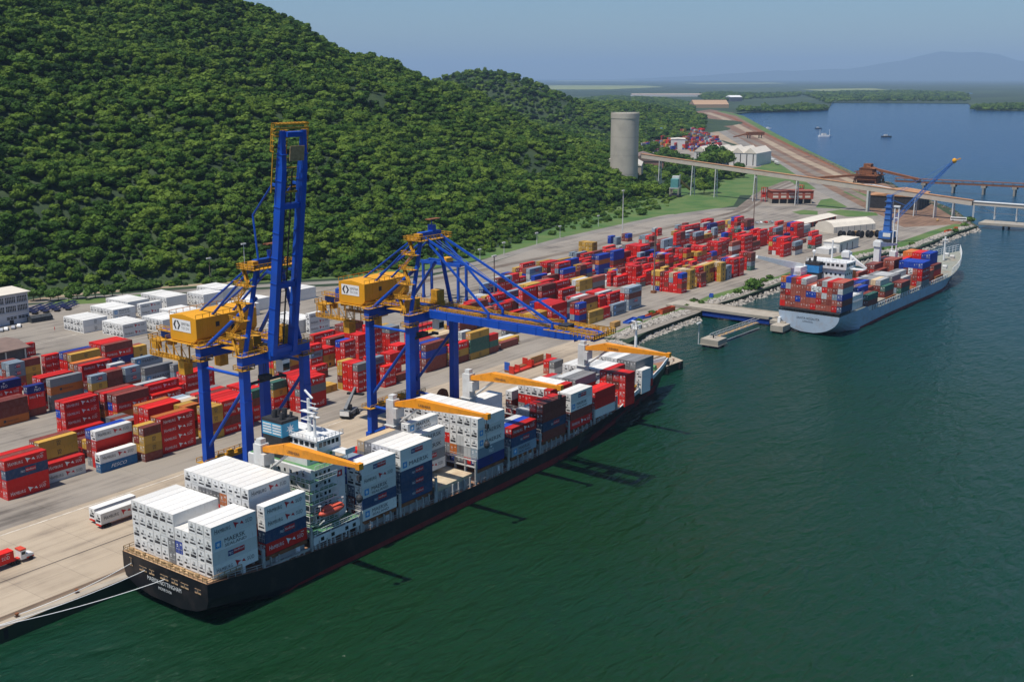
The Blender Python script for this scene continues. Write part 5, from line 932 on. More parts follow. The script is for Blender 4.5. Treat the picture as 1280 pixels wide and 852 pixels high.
(0,1,1,1581.1,809.0,3.2,4,2.68,2.70,800,600,1000,100),(0,1,2,1581.1,811.7,3.2,4,2.68,2.70,600,1100,100,100),(0,1,0,1561.8,805.7,3.2,4,2.68,2.70,200,800),(0,1,1,1561.8,808.4,3.2,4,2.68,2.70,600,1000),
(0,1,2,1561.8,811.1,3.2,4,2.68,2.70,200,800),
]
BLOCKS = [
(6, 'white block with two dark emblems'),
(6, 'white block behind first crane house'),
(7, 'white block behind the chassis park'),
(7, 'rearmost left white block'),
(1, 'single white stack beside lettered block'),
(8, 'big white block by the road'),
(7, 'white block right of engine house'),
(6, 'white block above engine house'),
(7, 'rearmost white block by forest'),
(5, 'small white block left of rearmost'),
(6, 'white block left of boom'),
(5, 'white block behind raised boom'),
(8, 'white block under raised boom'),
(4, 'small white block right of boom'),
(1, 'white stack right of raised boom'),
(3, 'leftmost stack by quay road'),
(1, 'low stack behind leftmost quay stack'),
(1, 'yellow stack near leftmost quay stack'),
(1, 'two-high white and blue stack'),
(1, 'stack behind white and blue pair'),
(2, 'short stack right of white pair'),
(2, 'big red stack before first crane'),
(4, 'broad block behind big red stack'),
(5, 'mixed block at first crane leg'),
(2, 'narrow yellow stack behind crane leg'),
(6, 'red block between first crane legs'),
(5, 'green-topped block between crane legs'),
(3, '14th block from left, second line'),
(5, 'red stack left of reach stacker'),
(2, 'maroon and orange stack, left edge'),
(2, 'navy-topped stack, left edge'),
(1, 'short blue-topped stack, left'),
(1, 'grey and orange stack, left'),
(1, 'second block from left, fifth line'),
(2, 'three-high red lettered stack, left'),
(1, 'first block from left, third line'),
(1, 'short red stack near shed'),
(1, 'maroon and yellow stack by shed'),
(2, 'second block from left, rear line'),
(1, 'eighth block from left, rear line'),
(3, 'yellow-topped stack, upper left'),
(3, 'ninth block from left, rear line'),
(1, '11th block from left, rear line'),
(1, 'sixth block from left, fifth line'),
(1, 'tenth block from left, fourth line'),
(1, '11th block from left, fourth line'),
(1, 'eighth block from left, fourth line'),
(1, 'sixth block from left, fourth line'),
(1, 'fourth block from left, fourth line'),
(3, 'fourth block from left, fifth line'),
(3, 'maroon block left of first crane'),
(2, 'seventh block from left, third line'),
(1, 'ninth block from left, third line'),
(1, 'sixth block from left, third line'),
(1, '11th block from left, third line'),
(1, '13th block from left, third line'),
(1, '17th block from left, second line'),
(1, '15th block from left, third line'),
(1, '13th block from left, fourth line'),
(2, '15th block from left, fourth line'),
(2, '17th block from left, third line'),
(2, '19th block from left, third line'),
(2, '18th block from left, third line'),
(4, 'block right of reach stacker'),
(2, 'tenth block from left, quay-side line'),
(1, '15th block from left, second line'),
(2, '12th block from left, quay-side line'),
(1, '11th block from left, quay-side line'),
(1, '13th block from left, quay-side line'),
(2, '21st block from left, third line'),
(2, '22nd block from left, third line'),
(1, '20th block from left, second line'),
(3, 'maroon and blue stack, second crane'),
(1, '15th block from left, quay-side line'),
(1, 'yellow and green stack, second crane'),
(1, '23rd block from left, second line'),
(1, 'lone low container under boom'),
(4, '16th block from left, quay-side line'),
(2, '24th block from left, third line'),
(1, 'grey pair on the open quay'),
(1, '23rd block from left, fifth line'),
(1, '19th block from left, fifth line'),
(1, '26th block from left, fourth line'),
(2, '35th block from left, fourth line'),
(2, '34th block from left, fourth line'),
(2, '40th block from left, third line'),
(1, '44th block from left, third line'),
(3, '50th block from left, third line'),
(4, '25th block from left, quay-side line'),
(3, '25th block from left, second line'),
(1, '24th block from left, quay-side line'),
(1, '38th block from left, third line'),
(1, '34th block from left, third line'),
(2, '32nd block from left, third line'),
(2, '26th block from left, third line'),
(2, 'blue and red stack under boom'),
(2, '32nd block from left, second line'),
(1, '27th block from left, quay-side line'),
(1, '29th block from left, quay-side line'),
(4, 'blue-grey block by the rocks'),
(1, '30th block from left, quay-side line'),
(2, '46th block from left, fourth line'),
(1, '59th block from left, third line'),
(1, 'fourth block from left, second line'),
(1, 'sixth block from left, second line'),
(1, 'third block from left, fifth line'),
(1, 'tenth block from left, third line'),
(1, '12th block from left, third line'),
(1, '46th block from left, third line'),
(1, '53rd block from left, third line'),
(1, '35th block from left, third line'),
(1, '29th block from left, third line'),
(1, '30th block from left, third line'),
(1, '37th block from left, third line'),
(1, 'fourth block from left, third line'),
(1, '19th block from left, second line'),
(1, '27th block from left, second line'),
(1, '24th block from left, second line'),
(1, '13th block from left, second line'),
(11, "black ship's aftmost bay"),
(11, 'bay just behind the bridge'),
(11, 'first bay ahead of bridge'),
(11, 'second bay ahead of bridge'),
(11, 'half-empty bay beside beige hatches'),
(11, 'tall full-width bay amidships'),
(11, 'fifth bay ahead of bridge'),
(11, 'sixth bay ahead of bridge'),
(11, 'seventh bay ahead of bridge'),
(11, 'eighth bay ahead of bridge'),
(11, 'second bay from the bow'),
(11, "bay nearest black ship's bow"),
(12, 'stern bay of the grey ship'),
(12, 'grey ship, first bay past bridge'),
(12, 'grey ship, third bay past bridge'),
(12, 'grey ship, fourth bay past bridge'),
(12, 'grey ship, fifth bay past bridge'),
(12, 'grey ship, sixth bay past bridge'),
(12, 'grey ship, eighth bay past bridge'),
]

# ---------------------------------------------------------------- lettering
_g = {}
def glyphs(txt, shear=0.0, space=1.0):
    """flat outline of a word: points, faces, width, height"""
    k = (txt, shear, space)
    if k in _g: return _g[k]
    cu_ = bpy.data.curves.new('letters', 'FONT'); cu_.body = txt; cu_.size = 1; cu_.resolution_u = 2; cu_.shear = shear; cu_.space_character = space
    ob = bpy.data.objects.new('letters', cu_); COL.objects.link(ob)
    bpy.context.view_layer.update()
    me = bpy.data.meshes.new_from_object(ob.evaluated_get(bpy.context.evaluated_depsgraph_get()))
    v = np.array([p.co[:2] for p in me.vertices]); f = [list(p.vertices) for p in me.polygons]
    mn = v.min(0); v = v-mn; sz = v.max(0)
    bpy.data.objects.remove(ob); bpy.data.curves.remove(cu_); bpy.data.meshes.remove(me)
    _g[k] = (v, f, sz[0], sz[1])
    return _g[k]
def put_text(mb, txt, u0, v0, w_, h_, mi, fn, shear=0.0, space=1.0):
    """word fitted into the box u0,v0,w_,h_ ; fn maps (u,v) to a 3D point"""
    v, f, sw, sh = glyphs(txt, shear, space)
    mb.mat(mi); mb.add([fn(u0+p[0]/sw*w_, v0+p[1]/sh*h_) for p in v], f); mb.mat(0)
def put_poly(mb, pts, mi, fn):
    mb.mat(mi); mb.add([fn(*p) for p in pts], [tuple(range(len(pts)))]); mb.mat(0)
def rect(a, b, w_, h_): return [(a,b),(a+w_,b),(a+w_,b+h_),(a,b+h_)]
def star(cx, cy, r, n=7):
    p = []
    for i in range(2*n):
        q = r if i % 2 == 0 else r*.42; t = math.pi*i/n + math.pi/2
        p.append((cx+q*math.cos(t), cy+q*math.sin(t)))
    return p
LET_MATS = [M_txt_w, M_txt_k, M_txt_r, M_txt_n, M_txt_b]     # 0 white 1 dark 2 red 3 navy 4 bright blue
def lettering(mb, logo, color, L, h, fn, emblem=True, words=True):
    """the shipping line's name on a side wall, as the photo shows it"""
    k = L/12.19
    if logo == 'H':
        tc, ac = (1, 2) if color in 'w' else (0, 0)
        v0 = h*.36; hh = h*.30
        a = .9*k
        put_text(mb, 'H', a, v0, .62*k, hh*1.25, tc, fn); put_text(mb, 'AMBURG', a+.72*k, v0, 3.5*k, hh, tc, fn, space=1.15)
        put_poly(mb, [(5.9*k,v0+hh*1.5),(7.5*k,v0+hh*.75),(6.75*k,v0+hh*.5),(6.45*k,v0-hh*.35)], ac, fn)
        put_poly(mb, [(7.65*k,v0+hh*.45),(8.25*k,v0+hh*1.05),(8.75*k,v0+hh*.1)], ac, fn)
        put_text(mb, 'SÜD', 9.2*k, v0, 1.9*k, hh*1.25, tc, fn, space=1.15)
        if color == 'r':
            put_poly(mb, rect(10.3*k, h*.80, .95*k, .11), 0, fn)
    elif logo in 'MK':
        q = 1.55*min(1,k*1.4)
        if emblem:
            put_poly(mb, rect(.9*k, h*.5-q*.5, q, q), 4, fn)
            mb2 = star(.9*k+q/2, h*.5, q*.40); put_poly(mb, mb2, 0, lambda u,v: fn(u,v,.012))
        if not words: pass
        elif logo == 'M':
            put_text(mb, 'MAERSK', 3.4*k, h*.47, 5.6*k, h*.34, 1, fn); put_text(mb, 'SEALAND', 3.4*k, h*.14, 5.9*k, h*.22, 1, fn)
        else:
            put_text(mb, 'MAERSK', 3.3*k, h*.30, 7.4*k, h*.38, 1, fn)
    elif logo == 'P':
        dark = color in 'NbB'
        if not dark: put_poly(mb, rect(4.1*k, h*.30, 1.5*k, h*.42), 3, fn)
        put_poly(mb, rect(5.62*k, h*.36 if dark else h*.30, 3.0*k, h*.42), 2, fn)
        put_text(mb, 'P&O', 4.25*k, h*.40, 1.2*k, h*.22, 0, lambda u,v: fn(u,v,.012))
        put_text(mb, 'Nedlloyd', 5.75*k, h*.42, 2.7*k, h*.24, 0, lambda u,v: fn(u,v,.012))
    elif logo == 'C':
        put_text(mb, 'm', 5.6*k, h*.52, 1.15, h*.22, 1, fn); put_text(mb, 'sc', 5.6*k, h*.24, 1.15, h*.24, 1, fn)
    elif logo == 'O':
        put_poly(mb, rect(3.3*k, h*.38, .9, h*.3), 1, fn); put_text(mb, 'Hapag-Lloyd', 4.5*k, h*.38, 3.8*k, h*.26, 1, fn)
    elif logo == 'S':
        put_text(mb, 'P&O', 5.0*k, h*.22, 2.2, h*.34, 0, fn); put_poly(mb, [(5.7*k,h*.66),(5.7*k+.9,h*.74),(5.7*k,h*.88)], 0, fn)
    elif logo == 'F':
        put_text(mb, 'FESCO', 3.4*k, h*.30, 5.2*k, h*.36, 0, fn, shear=.35)

# ---------------------------------------------------------------- container shapes
CCOL = {'w':(.80,.79,.75),'r':(.60,.016,.011),'R':(.20,.040,.028),'y':(.52,.30,.045),'n':(.23,.30,.36),'N':(.022,.055,.13),'b':(.012,.05,.34),
        'B':(.012,.022,.14),'o':(.56,.16,.03),'G':(.035,.135,.10),'g':(.20,.205,.21),'s':(.52,.53,.52),'t':(.58,.44,.27),'f':(.015,.16,.38),'c':(.36,.085,.055)}
CNAME = {'w':'white','r':'red','R':'maroon','y':'yellow','n':'blue-grey','N':'navy','b':'blue','B':'dark navy','o':'orange','G':'green','g':'grey','s':'silver','t':'tan','f':'bright blue','c':'brown-red'}
def box_mat(c, island=False):
    """container paint: corrugated walls, sun-bleached and rust-marked, each box its own shade"""
    m = bpy.data.materials.new('container_paint_'+CNAME[c].replace(' ','_').replace('-','_')); m.use_nodes = True
    nt = m.node_tree; N = nt.nodes; L = nt.links; b = N['Principled BSDF']
    b.inputs['Roughness'].default_value = .5; b.inputs['Specular IOR Level'].default_value = .22
    tc = N.new('ShaderNodeTexCoord')
    if island:
        ge = N.new('ShaderNodeNewGeometry'); rnd = ge.outputs['Random Per Island']
    else:
        oi = N.new('ShaderNodeObjectInfo'); rnd = oi.outputs['Random']
    off = N.new('ShaderNodeVectorMath'); off.operation = 'ADD'
    cx = N.new('ShaderNodeCombineXYZ'); mu = N.new('ShaderNodeMath'); mu.operation = 'MULTIPLY'; mu.inputs[1].default_value = 97
    L.new(rnd, mu.inputs[0]); L.new(mu.outputs[0], cx.inputs['X']); L.new(mu.outputs[0], cx.inputs['Z'])
    L.new(tc.outputs['Object'], off.inputs[0]); L.new(cx.outputs[0], off.inputs[1])
    n1 = N.new('ShaderNodeTexNoise'); n1.inputs['Scale'].default_value = .9; n1.inputs['Detail'].default_value = 6; n1.inputs['Roughness'].default_value = .7
    L.new(off.outputs[0], n1.inputs['Vector'])
    va = N.new('ShaderNodeMapRange'); va.inputs['To Min'].default_value = .72 if c != 'w' else .80; va.inputs['To Max'].default_value = 1.22 if c != 'w' else 1.04
    L.new(rnd, va.inputs['Value'])
    sc = N.new('ShaderNodeVectorMath'); sc.operation = 'SCALE'; sc.inputs[0].default_value = CCOL[c]; L.new(va.outputs[0], sc.inputs['Scale'])
    # bleaching
    rb = N.new('ShaderNodeMapRange'); rb.inputs['From Min'].default_value = .42; rb.inputs['From Max'].default_value = .75; rb.inputs['To Max'].default_value = .16 if c not in 'rbBo' else .05
    L.new(n1.outputs[0], rb.inputs['Value'])
    mx = N.new('ShaderNodeMix'); mx.data_type = 'RGBA'; mx.inputs['B'].default_value = (.45,.36,.30,1) if c != 'w' else (.52,.42,.30,1)
    L.new(rb.outputs[0], mx.inputs['Factor']); L.new(sc.outputs[0], mx.inputs['A'])
    # rust runs
    mp = N.new('ShaderNodeMapping'); mp.inputs['Scale'].default_value = (2.2,2.2,.35); L.new(off.outputs[0], mp.inputs['Vector'])
    n2 = N.new('ShaderNodeTexNoise'); n2.inputs['Scale'].default_value = 1.1; n2.inputs['Detail'].default_value = 5; L.new(mp.outputs[0], n2.inputs['Vector'])
    rr = N.new('ShaderNodeMapRange'); rr.inputs['From Min'].default_value = .60; rr.inputs['From Max'].default_value = .78; rr.inputs['To Max'].default_value = .55
    L.new(n2.outputs[0], rr.inputs['Value'])
    m2 = N.new('ShaderNodeMix'); m2.data_type = 'RGBA'; m2.inputs['B'].default_value = (.10,.045,.022,1) if c != 'w' else (.34,.26,.18,1)
    L.new(rr.outputs[0], m2.inputs['Factor']); L.new(mx.outputs['Result'], m2.inputs['A'])
    L.new(m2.outputs['Result'], b.inputs['Base Color'])
    wv = N.new('ShaderNodeTexWave'); wv.inputs['Scale'].default_value = 1.15; wv.bands_direction = 'X'
    L.new(tc.outputs['Object'], wv.inputs['Vector'])
    bp = N.new('ShaderNodeBump'); bp.inputs['Strength'].default_value = .35 if c != 'w' else .1; bp.inputs['Distance'].default_value = .05
    L.new(wv.outputs[0], bp.inputs['Height']); L.new(bp.outputs[0], b.inputs['Normal'])
    return m
CM = {c: box_mat(c) for c in CCOL}
CW = 2.44
def body_mesh(L, h, c):
    mb = MB(); e = .14; d = .045
    for x in (0, L-e):
        for y in (0, CW-e): mb.box(x,y,0,x+e,y+e,h)
    for z in (0, h-e):
        for y in (0, CW-e): mb.box(e,y,z,L-e,y+e,z+e)
        for x in (0, L-e): mb.box(x,e,z,x+e,CW-e,z+e)
    mb.box(d, d, d*2, L-d, CW-d, h-.03)
    if c != 'w':
        n = int(L/.62)
        for i in range(1, n):                      # roof corrugation
            mb.box(i*.62-.10, e, h-.03, i*.62+.10, CW-e, h-.012)
    return mb.mesh('shipping_container', CM[c])
def door_mesh(h, c):
    mb = MB()
    for y0 in (.16, 1.235): mb.box(-.01, y0, .15, .05, y0+1.045, h-.15)
    mb.mat(1)
    for y in (.45, .98, 1.46, 1.99): mb.tube((-.05,y,.2), (-.05,y,h-.2), .035, 5)
    for y in (.45, .98, 1.46, 1.99): mb.box(-.07,y-.22,1.0,-.045,y+.22,1.07)
    mb.mat(2)
    mb.box(-.016,1.5,h*.66,-.012,2.1,h*.74); mb.box(-.016,1.5,h*.52,-.012,2.0,h*.6); mb.box(-.016,.3,h*.7,-.012,.75,h*.83)
    return mb.mesh('door', [CM[c], M_lgrey, M_txt_w])
M_unit = mat('cooling_unit_grey', (.50,.50,.48), .5, vary=.1)
def unit_mesh(h, v):
    """the machinery end of a refrigerated container; four makes of unit"""
    mb = MB()
    mb.box(-.012,.16,.16,.05,CW-.16,h-.16)
    z0 = (.17,.12,.22,.15)[v]
    mb.mat(1)
    if v < 3: mb.box(-.03,.3,h*z0,-.011,CW-(.3,.9,.3)[v],h*(z0+(.22,.16,.13)[v]))      # condenser grille
    mb.box(-.03,(.36,1.2,.9,.5)[v],h*(.46,.42,.5,.36)[v],-.011,(1.22,2.05,1.9,1.5)[v],h*(.62,.56,.60,.52)[v])
    mb.mat(2); mb.tube((-.06,1.22,h*.76),(-.011,1.22,h*.76),(.42,.30,.36,.22)[v],12)
    mb.box(-.05,(1.35,.4,.35,1.6)[v],h*.46,-.011,(2.0,1.05,.8,2.1)[v],h*.60)
    if v == 3: mb.box(-.03,.4,h*.14,-.011,2.05,h*.30)
    mb.mat(1)
    if v != 2: mb.tube((-.075,1.22,h*.76),(-.058,1.22,h*.76),.15,8)
    return mb.mesh('cooling_unit', [M_white, M_dark, M_unit])
_mesh = {}
def cached(key, f):
    if key not in _mesh: _mesh[key] = f()
    return _mesh[key]
def letter_mesh(logo, c, L, h, e=True, w=True):
    mb = MB(); lettering(mb, logo, c, L, h, lambda u, v, d=0.0: (u, -.014-d, v), e, w)
    return mb.mesh('lettering', LET_MATS)
TIER = {2:('top tier','bottom tier'),3:('top tier','middle tier','bottom tier'),4:('top tier','second tier down','third tier down','bottom tier'),
        5:('top tier','second tier down','middle tier','fourth tier down','bottom tier'),6:('top tier','second tier down','third tier down','fourth tier down','fifth tier down','bottom tier')}
ORD = 'first second third fourth fifth sixth seventh eighth ninth tenth eleventh twelfth'.split()
MARK = {'H':'lettered','M':'lettered','K':'lettered','P':'lettered','C':'emblem-marked','O':'lettered','S':'lettered','F':'lettered','X':'plain'}
rest = MB(); rest_c = sorted(CCOL); rest_i = {c:i for i,c in enumerate(rest_c)}
rest_m = [box_mat(c, True) for c in rest_c] + LET_MATS + [M_lgrey, M_dark]
A2 = R(-1.9)
rc = random.Random(5)
CKEY = ('w','r','R','y','n','N','b','B','o','G','g','s','t','f','c')
LKEY = ('X','H','M','K','P','C','O','S','F')
for st in STACKS:
    blk, place, r_, x, y, z0, lc, h, step = st[:9]; codes = st[9:]; L = 12.19 if lc == 4 else 6.06
    n = len(codes)
    for t, code in enumerate(codes):
        c = CKEY[code//100]; logo = LKEY[code//10%10]; own = code % 10
        z = z0+(n-1-t)*step
        jx, jy = rc.uniform(-.05,.05), rc.uniform(-.03,.03)
        if own:
            ref = c == 'w'
            rows, phrase = BLOCKS[blk-1]
            tier = '' if n == 1 else TIER[n][t]
            if place > 2: row = ORD[r_]+' row from water'
            elif rows > 1: row = 'front row' if r_ == 0 else ORD[r_]+' row back'
            else: row = ''
            what = (CNAME[c]+' refrigerated container') if ref else MARK[logo if (r_ == 0 or place > 2) else 'X']+' '+CNAME[c]+' container'
            if not ref and r_ > 0 and place < 3: what = CNAME[c]+' container'
            lab = ', '.join(q for q in (what, tier, row, phrase) if q)
            gname = ('containers stacked in the yard','white refrigerated containers in the yard','containers on the black ship','containers on the grey ship')[place-1]
            e = empty('refrigerated_container' if ref else 'shipping_container', (x+jx, y+jy, z), A2 if place == 4 else 0.0, lab, 'container', gname)
            me = cached(('b',L,h,c), lambda: body_mesh(L,h,c)); o = inst('body', me, e)
            uv_ = rc.choice((0,0,1,1,2,3))
            if ref: inst('cooling_unit', cached(('u',h,uv_), lambda: unit_mesh(h,uv_)), e)
            else: inst('door', cached(('d',h,c), lambda: door_mesh(h,c)), e)
            if logo != 'X' and (r_ == 0 or place == 3):
                lm = cached(('l',logo,c,L,h), lambda: letter_mesh(logo,c,L,h,False))
                inst('lettering', lm, e)
                if logo in 'MK': inst('emblem', cached(('e',logo,c,L,h), lambda: letter_mesh(logo,c,L,h,True,False)), e)
        else:
            ca, sa = (math.cos(A2), math.sin(A2)) if place == 4 else (1.0, 0.0)
            T = lambda u, v, q: (x+jx+u*ca-v*sa, y+jy+u*sa+v*ca, q)
            rest.mat(rest_i[c]); b0 = len(rest.v)
            rest.box(0,0,0,L,CW,h-.02)
            rest.v[b0:] = [T(p[0],p[1],p[2]+z) for p in rest.v[b0:]]
            if t == 0 or True:
                k0 = len(rest_c)
                if c == 'r' and r_ == 0 and rc.random() < .85:
                    lettering_mb = MB(); lettering(lettering_mb, 'H', 'r', L, h, lambda u,v,d=0.0: T(u,-.03-d,z+v))
                    b1 = len(rest.v); rest.v += lettering_mb.v; rest.f += [[b1+i for i in f] for f in lettering_mb.f]; rest.mi += [k0+i for i in lettering_mb.mi]; rest.sm += lettering_mb.sm
                if c in 'yn' and r_ == 0:
                    q = L*.46; rest.mat(k0+1); rest.add([T(q,-.03,z+h*.28),T(q+1.1,-.03,z+h*.28),T(q+1.1,-.03,z+h*.72),T(q,-.03,z+h*.72)], [(0,1,2,3)])
                # door end marks and lock rods
                rest.mat(k0)
                if c != 's' and rc.random() < .8:
                    for a,b,w_,hh in ((1.45,.62,.6,.16),(1.5,.45,.45,.12),(.3,.68,.45,.14)):
                        rest.add([T(-.03,a,z+h*b),T(-.03,a,z+h*b+hh),T(-.03,a+w_,z+h*b+hh),T(-.03,a+w_,z+h*b)], [(0,1,2,3)])
                rest.mat(k0+6)
                rest.add([T(-.025,1.20,z+.1),T(-.025,1.20,z+h-.1),T(-.025,1.25,z+h-.1),T(-.025,1.25,z+.1)], [(0,1,2,3)])
rest.mat(0)
tag(rest.build('containers_beyond', rest_m), kind='stuff', label='red, blue, yellow and grey shipping containers stacked further off', cat='containers')

# ---------------------------------------------------------------- ship-to-shore gantry cranes
def sts_crane(cx, raised, label):
    WY, LY = 214.5, 230.6
    base = QZ+.03
    e = empty('gantry_crane', (cx, WY, base), 0, label, 'crane', 'blue ship-to-shore gantry cranes')
    ly = LY-WY; H = 43.2-base                      # local frame: y 0 at the water rail, z 0 on the quay
    hx = 10.1
    for sx in (-1,1):
        for y in (0, ly):
            mb = MB(); mb.taper((sx*hx,y,2.2),(sx*hx,y,H), 2.9,1.7, 2.2,1.7, up=(0,1,0))
            mb.box(sx*hx-1.25,y-1.05,H-9,sx*hx+1.25,y+1.05,H-8.7)
            mb.build('leg', M_blue, e)
    for y in (0, ly):
        mb = MB(); mb.box(-hx-2.2,y-.9,2.1,hx+2.2,y+.9,4.3)
        for sx in (-1,1): mb.box(sx*hx-2.6,y-.75,1.2,sx*hx+2.6,y+.75,2.1)
        s_ = mb.build('sill_beam', M_blue, e)
        for sx in (-1,1):
            mb = MB(); mb.box(sx*hx-3.4,y-.5,.5,sx*hx+3.4,y+.5,1.2)
            for k in range(6): mb.tube((sx*hx-3+k*1.2,y-.28,.35),(sx*hx-3+k*1.2,y+.28,.35),.36,10)
            mb.build('bogie', M_dark, s_)
    # lower portal beams with walkway, between the legs of each rail
    for y in (0, ly):
        mb = MB(); mb.box(-hx-1.2,y-.95,9.2,hx+1.2,y+.95,11.9)
        lb = mb.build('lower_beam', M_blue, e)
        mb = MB(); mb.box(-hx-2.6,y-1.9,11.92,hx+2.6,y+1.9,12.02)
        for q in (-1.85,1.85): mb.rail([(-hx-2.6,y+q,12.0),(hx+2.6,y+q,12.0)],1.1,.07,1.7)
        for k in range(4): mb.box(-7+k*3.1,y-.7,12.02,-5.4+k*3.1,y+.5,12.9+.4*(k%2))
        mb.build('beam_walkway', M_yel, lb)
        if raised:
            mb = MB(); put_text(mb,'LIEBHERR',-hx-.6,10.0,6.0,1.3,0,lambda u,v,d=0.0:(u,y-.98,v)); mb.build('lettering', LET_MATS, lb)
    # frames across the rails: ties and braces
    for sx in (-1,1):
        x = sx*hx
        for nm,a,b,r in (('tie',(x,0,12.2),(x,ly,12.2),.42),('tie',(x,0,H-2.4),(x,ly,H-2.4),.40),('brace',(x,ly,15.5),(x,0,H-5),.48),('brace',(x,ly,3.6),(x,0,11.6),.42)):
            MB().tube(a,b,r,10).build(nm, M_blue, e)
    for y,nm in ((0,'portal_beam'),(ly,'portal_beam')):
        mb = MB(); mb.box(-hx-1.3,y-1.0,H,hx+1.3,y+1.0,H+3.0)
        pb = mb.build(nm, M_blue, e)
        mb = MB()
        for s2 in (-1,1): mb.rail([(-hx-1.9,y+s2*1.7,H+3.0),(hx+1.9,y+s2*1.7,H+3.0)],1.1,.07,2.0)
        mb.box(-hx-1.9,y-1.75,H+2.9,hx+1.9,y+1.75,H+2.98)
        mb.build('walkway', M_yel, pb)
    # yellow landings and stairs on the legs
    for sx in (-1,1):
        for y in (0, ly):
            mb = MB(); x = sx*hx
            mb.box(x-2.0,y-1.7,H-.6,x+2.0,y+1.7,H-.45)
            mb.rail([(x-2,y-1.7,H-.45),(x+2,y-1.7,H-.45),(x+2,y+1.7,H-.45),(x-2,y+1.7,H-.45),(x-2,y-1.7,H-.45)],1.1,.07,1.5)
            mb.build('leg_landing', M_yel, e)
    gx = 3.4; g0, g1 = H+1.2, H+3.4
    back = 41.0
    # twin girders over the quay and the backreach
    mb = MB()
    for s2 in (-1,1): mb.box(s2*gx-.8,-3.2,g0,s2*gx+.8,back,g1)
    for y in (-2.6, 6, ly+13, back-.6): mb.box(-gx+.8,y-.5,g0+.3,gx-.8,y+.5,g1-.2)
    mg = mb.build('main_girder', M_blue, e)
    mb = MB()
    for s2 in (-1,1):
        mb.box(s2*(gx+1.5)-.6,-2.5,g1-.1,s2*(gx+1.5)+.6,back,g1)
        for dx in (.9, 2.1): mb.rail([(s2*(gx+dx),-2.5,g1),(s2*(gx+dx),back,g1)],1.1,.07,2.2)
    mb.build('girder_walkway', M_yel, mg)
    # platform and hanging cages at the backreach end
    mb = MB(); mb.box(-7.5,back-4,g0-.4,7.5,back+1.2,g0-.2)
    mb.rail([(-7.5,back-4,g0-.2),(-7.5,back+1.2,g0-.2),(7.5,back+1.2,g0-.2),(7.5,back-4,g0-.2)],1.2,.08,1.4)
    mb.box(-7.5,back-16,g0-4.6,-4.6,back+1,g0-4.4); mb.box(4.6,back-16,g0-4.6,7.5,back+1,g0-4.4)
    for sx in (-1,1):
        for k in range(6):
            yy = back-16+k*3.3; mb.beam((sx*7.4,yy,g0-4.5),(sx*7.4,yy,g0-.3),.22); mb.beam((sx*4.7,yy,g0-4.5),(sx*4.7,yy,g0+.2),.22)
            if k: mb.beam((sx*7.4,yy-3.3,g0-4.5),(sx*7.4,yy,g0-.4),.14); mb.beam((sx*4.7,yy,g0-4.5),(sx*7.4,yy,g0-4.5),.14)
        mb.rail([(sx*7.4,back-16,g0-4.4),(sx*7.4,back+1,g0-4.4)],1.2,.09,1.3)
        mb.box(sx*6-1.4,back-13.5,g0-8.2,sx*6+1.4,back-11,g0-4.5)
    for k in range(3): mb.box(-7.4+k*5,back-2,g0-2.6,-5.6+k*5,back,g0-.4)
    mb.build('backreach_platform', M_yel, e)
    mb = MB(); mb.box(-5.5,back-9,g1,-3,back-6,g1+2.6); mb.box(2.4,back-9.5,g1,4.8,back-7,g1+3.0); mb.beam((-5.5,back-7.5,g1+2.4),(5,back-7.5,g1+2.4),.35); mb.box(-1,back-4,g1,1,back-2,g1+1.8); mb.beam((0,back-3,g1+1),(0,back-8,g1+1.2),.3); mb.box(-3.2,back-9,g1-.2,3,back-6,g1)
    mb.build('winch_frame', M_blue, e)
    # machinery house over the land legs
    hy0, hy1 = ly+2.0, ly+12.8; hz0, hz1 = H+3.3, H+10.1
    mb = MB()
    pr = [(hy0,hz0+1.3),(hy0+1.3,hz0),(hy1-.4,hz0),(hy1,hz0+.5),(hy1,hz1-.3),((hy0+hy1)/2,hz1+.4),(hy0,hz1-.3)]
    mb.extrude(pr,'x',-hx+.2,hx)
    for k in range(14): x = -hx+.8+k*1.5; mb.box(x-.05,hy0-.04,hz0+1.6,x+.05,hy0+.01,hz1-.6)
    hs = mb.build('machinery_house', M_house, e)
    mb = MB(); mb.box(-hx+6.5,hy0-.06,hz0+3.6,-hx+7.7,hy0+.02,hz0+4.9); mb.box(-hx+11.5,hy0-.06,hz0+1.4,-hx+12.6,hy0+.02,hz0+3.4)
    mb.box(-hx+7.7,hy0-.05,hz0+1.5,-hx+11.5,hy0-.02,hz0+1.6); mb.build('vent', M_dark, hs)
    mb = MB(); fn = lambda u,v,d=0.0: (-hx+.14-d, hy1-1.2-u, hz0+2.6+v)
    put_poly(mb, [(0,0),(7.4,0),(7.4,3.2),(0,3.2)], 0, fn)
    put_poly(mb, [(.3,1.6),(1.1,2.8),(1.6,2.8),(1.1,1.6),(1.6,.4),(1.1,.4)], 1, lambda u,v: fn(u,v,.02))
    put_poly(mb, [(1.7,2.8),(2.4,2.8),(3.2,1.6),(2.4,.4),(1.9,.4),(2.5,1.6)], 1, lambda u,v: fn(u,v,.02))
    put_text(mb,'SEPETIBA',3.6,1.75,3.5,.7,1,lambda u,v: fn(u,v,.02)); put_text(mb,'TECON',3.6,.65,3.1,.7,1,lambda u,v: fn(u,v,.02), space=1.3)
    mb.build('sign', LET_MATS, hs)
    mb = MB()
    for y in (hy0-1.5, hy1+1.2): mb.rail([(-hx-.6,y,hz0-.2),(hx+.8,y,hz0-.2)],1.1,.07,1.8)
    mb.rail([(-hx+.2,hy0,hz1-.2),(hx,hy0,hz1-.2)],1.0,.06,2.2,mid=False); mb.rail([(-hx+.2,hy1,hz1-.2),(hx,hy1,hz1-.2)],1.0,.06,2.2,mid=False)
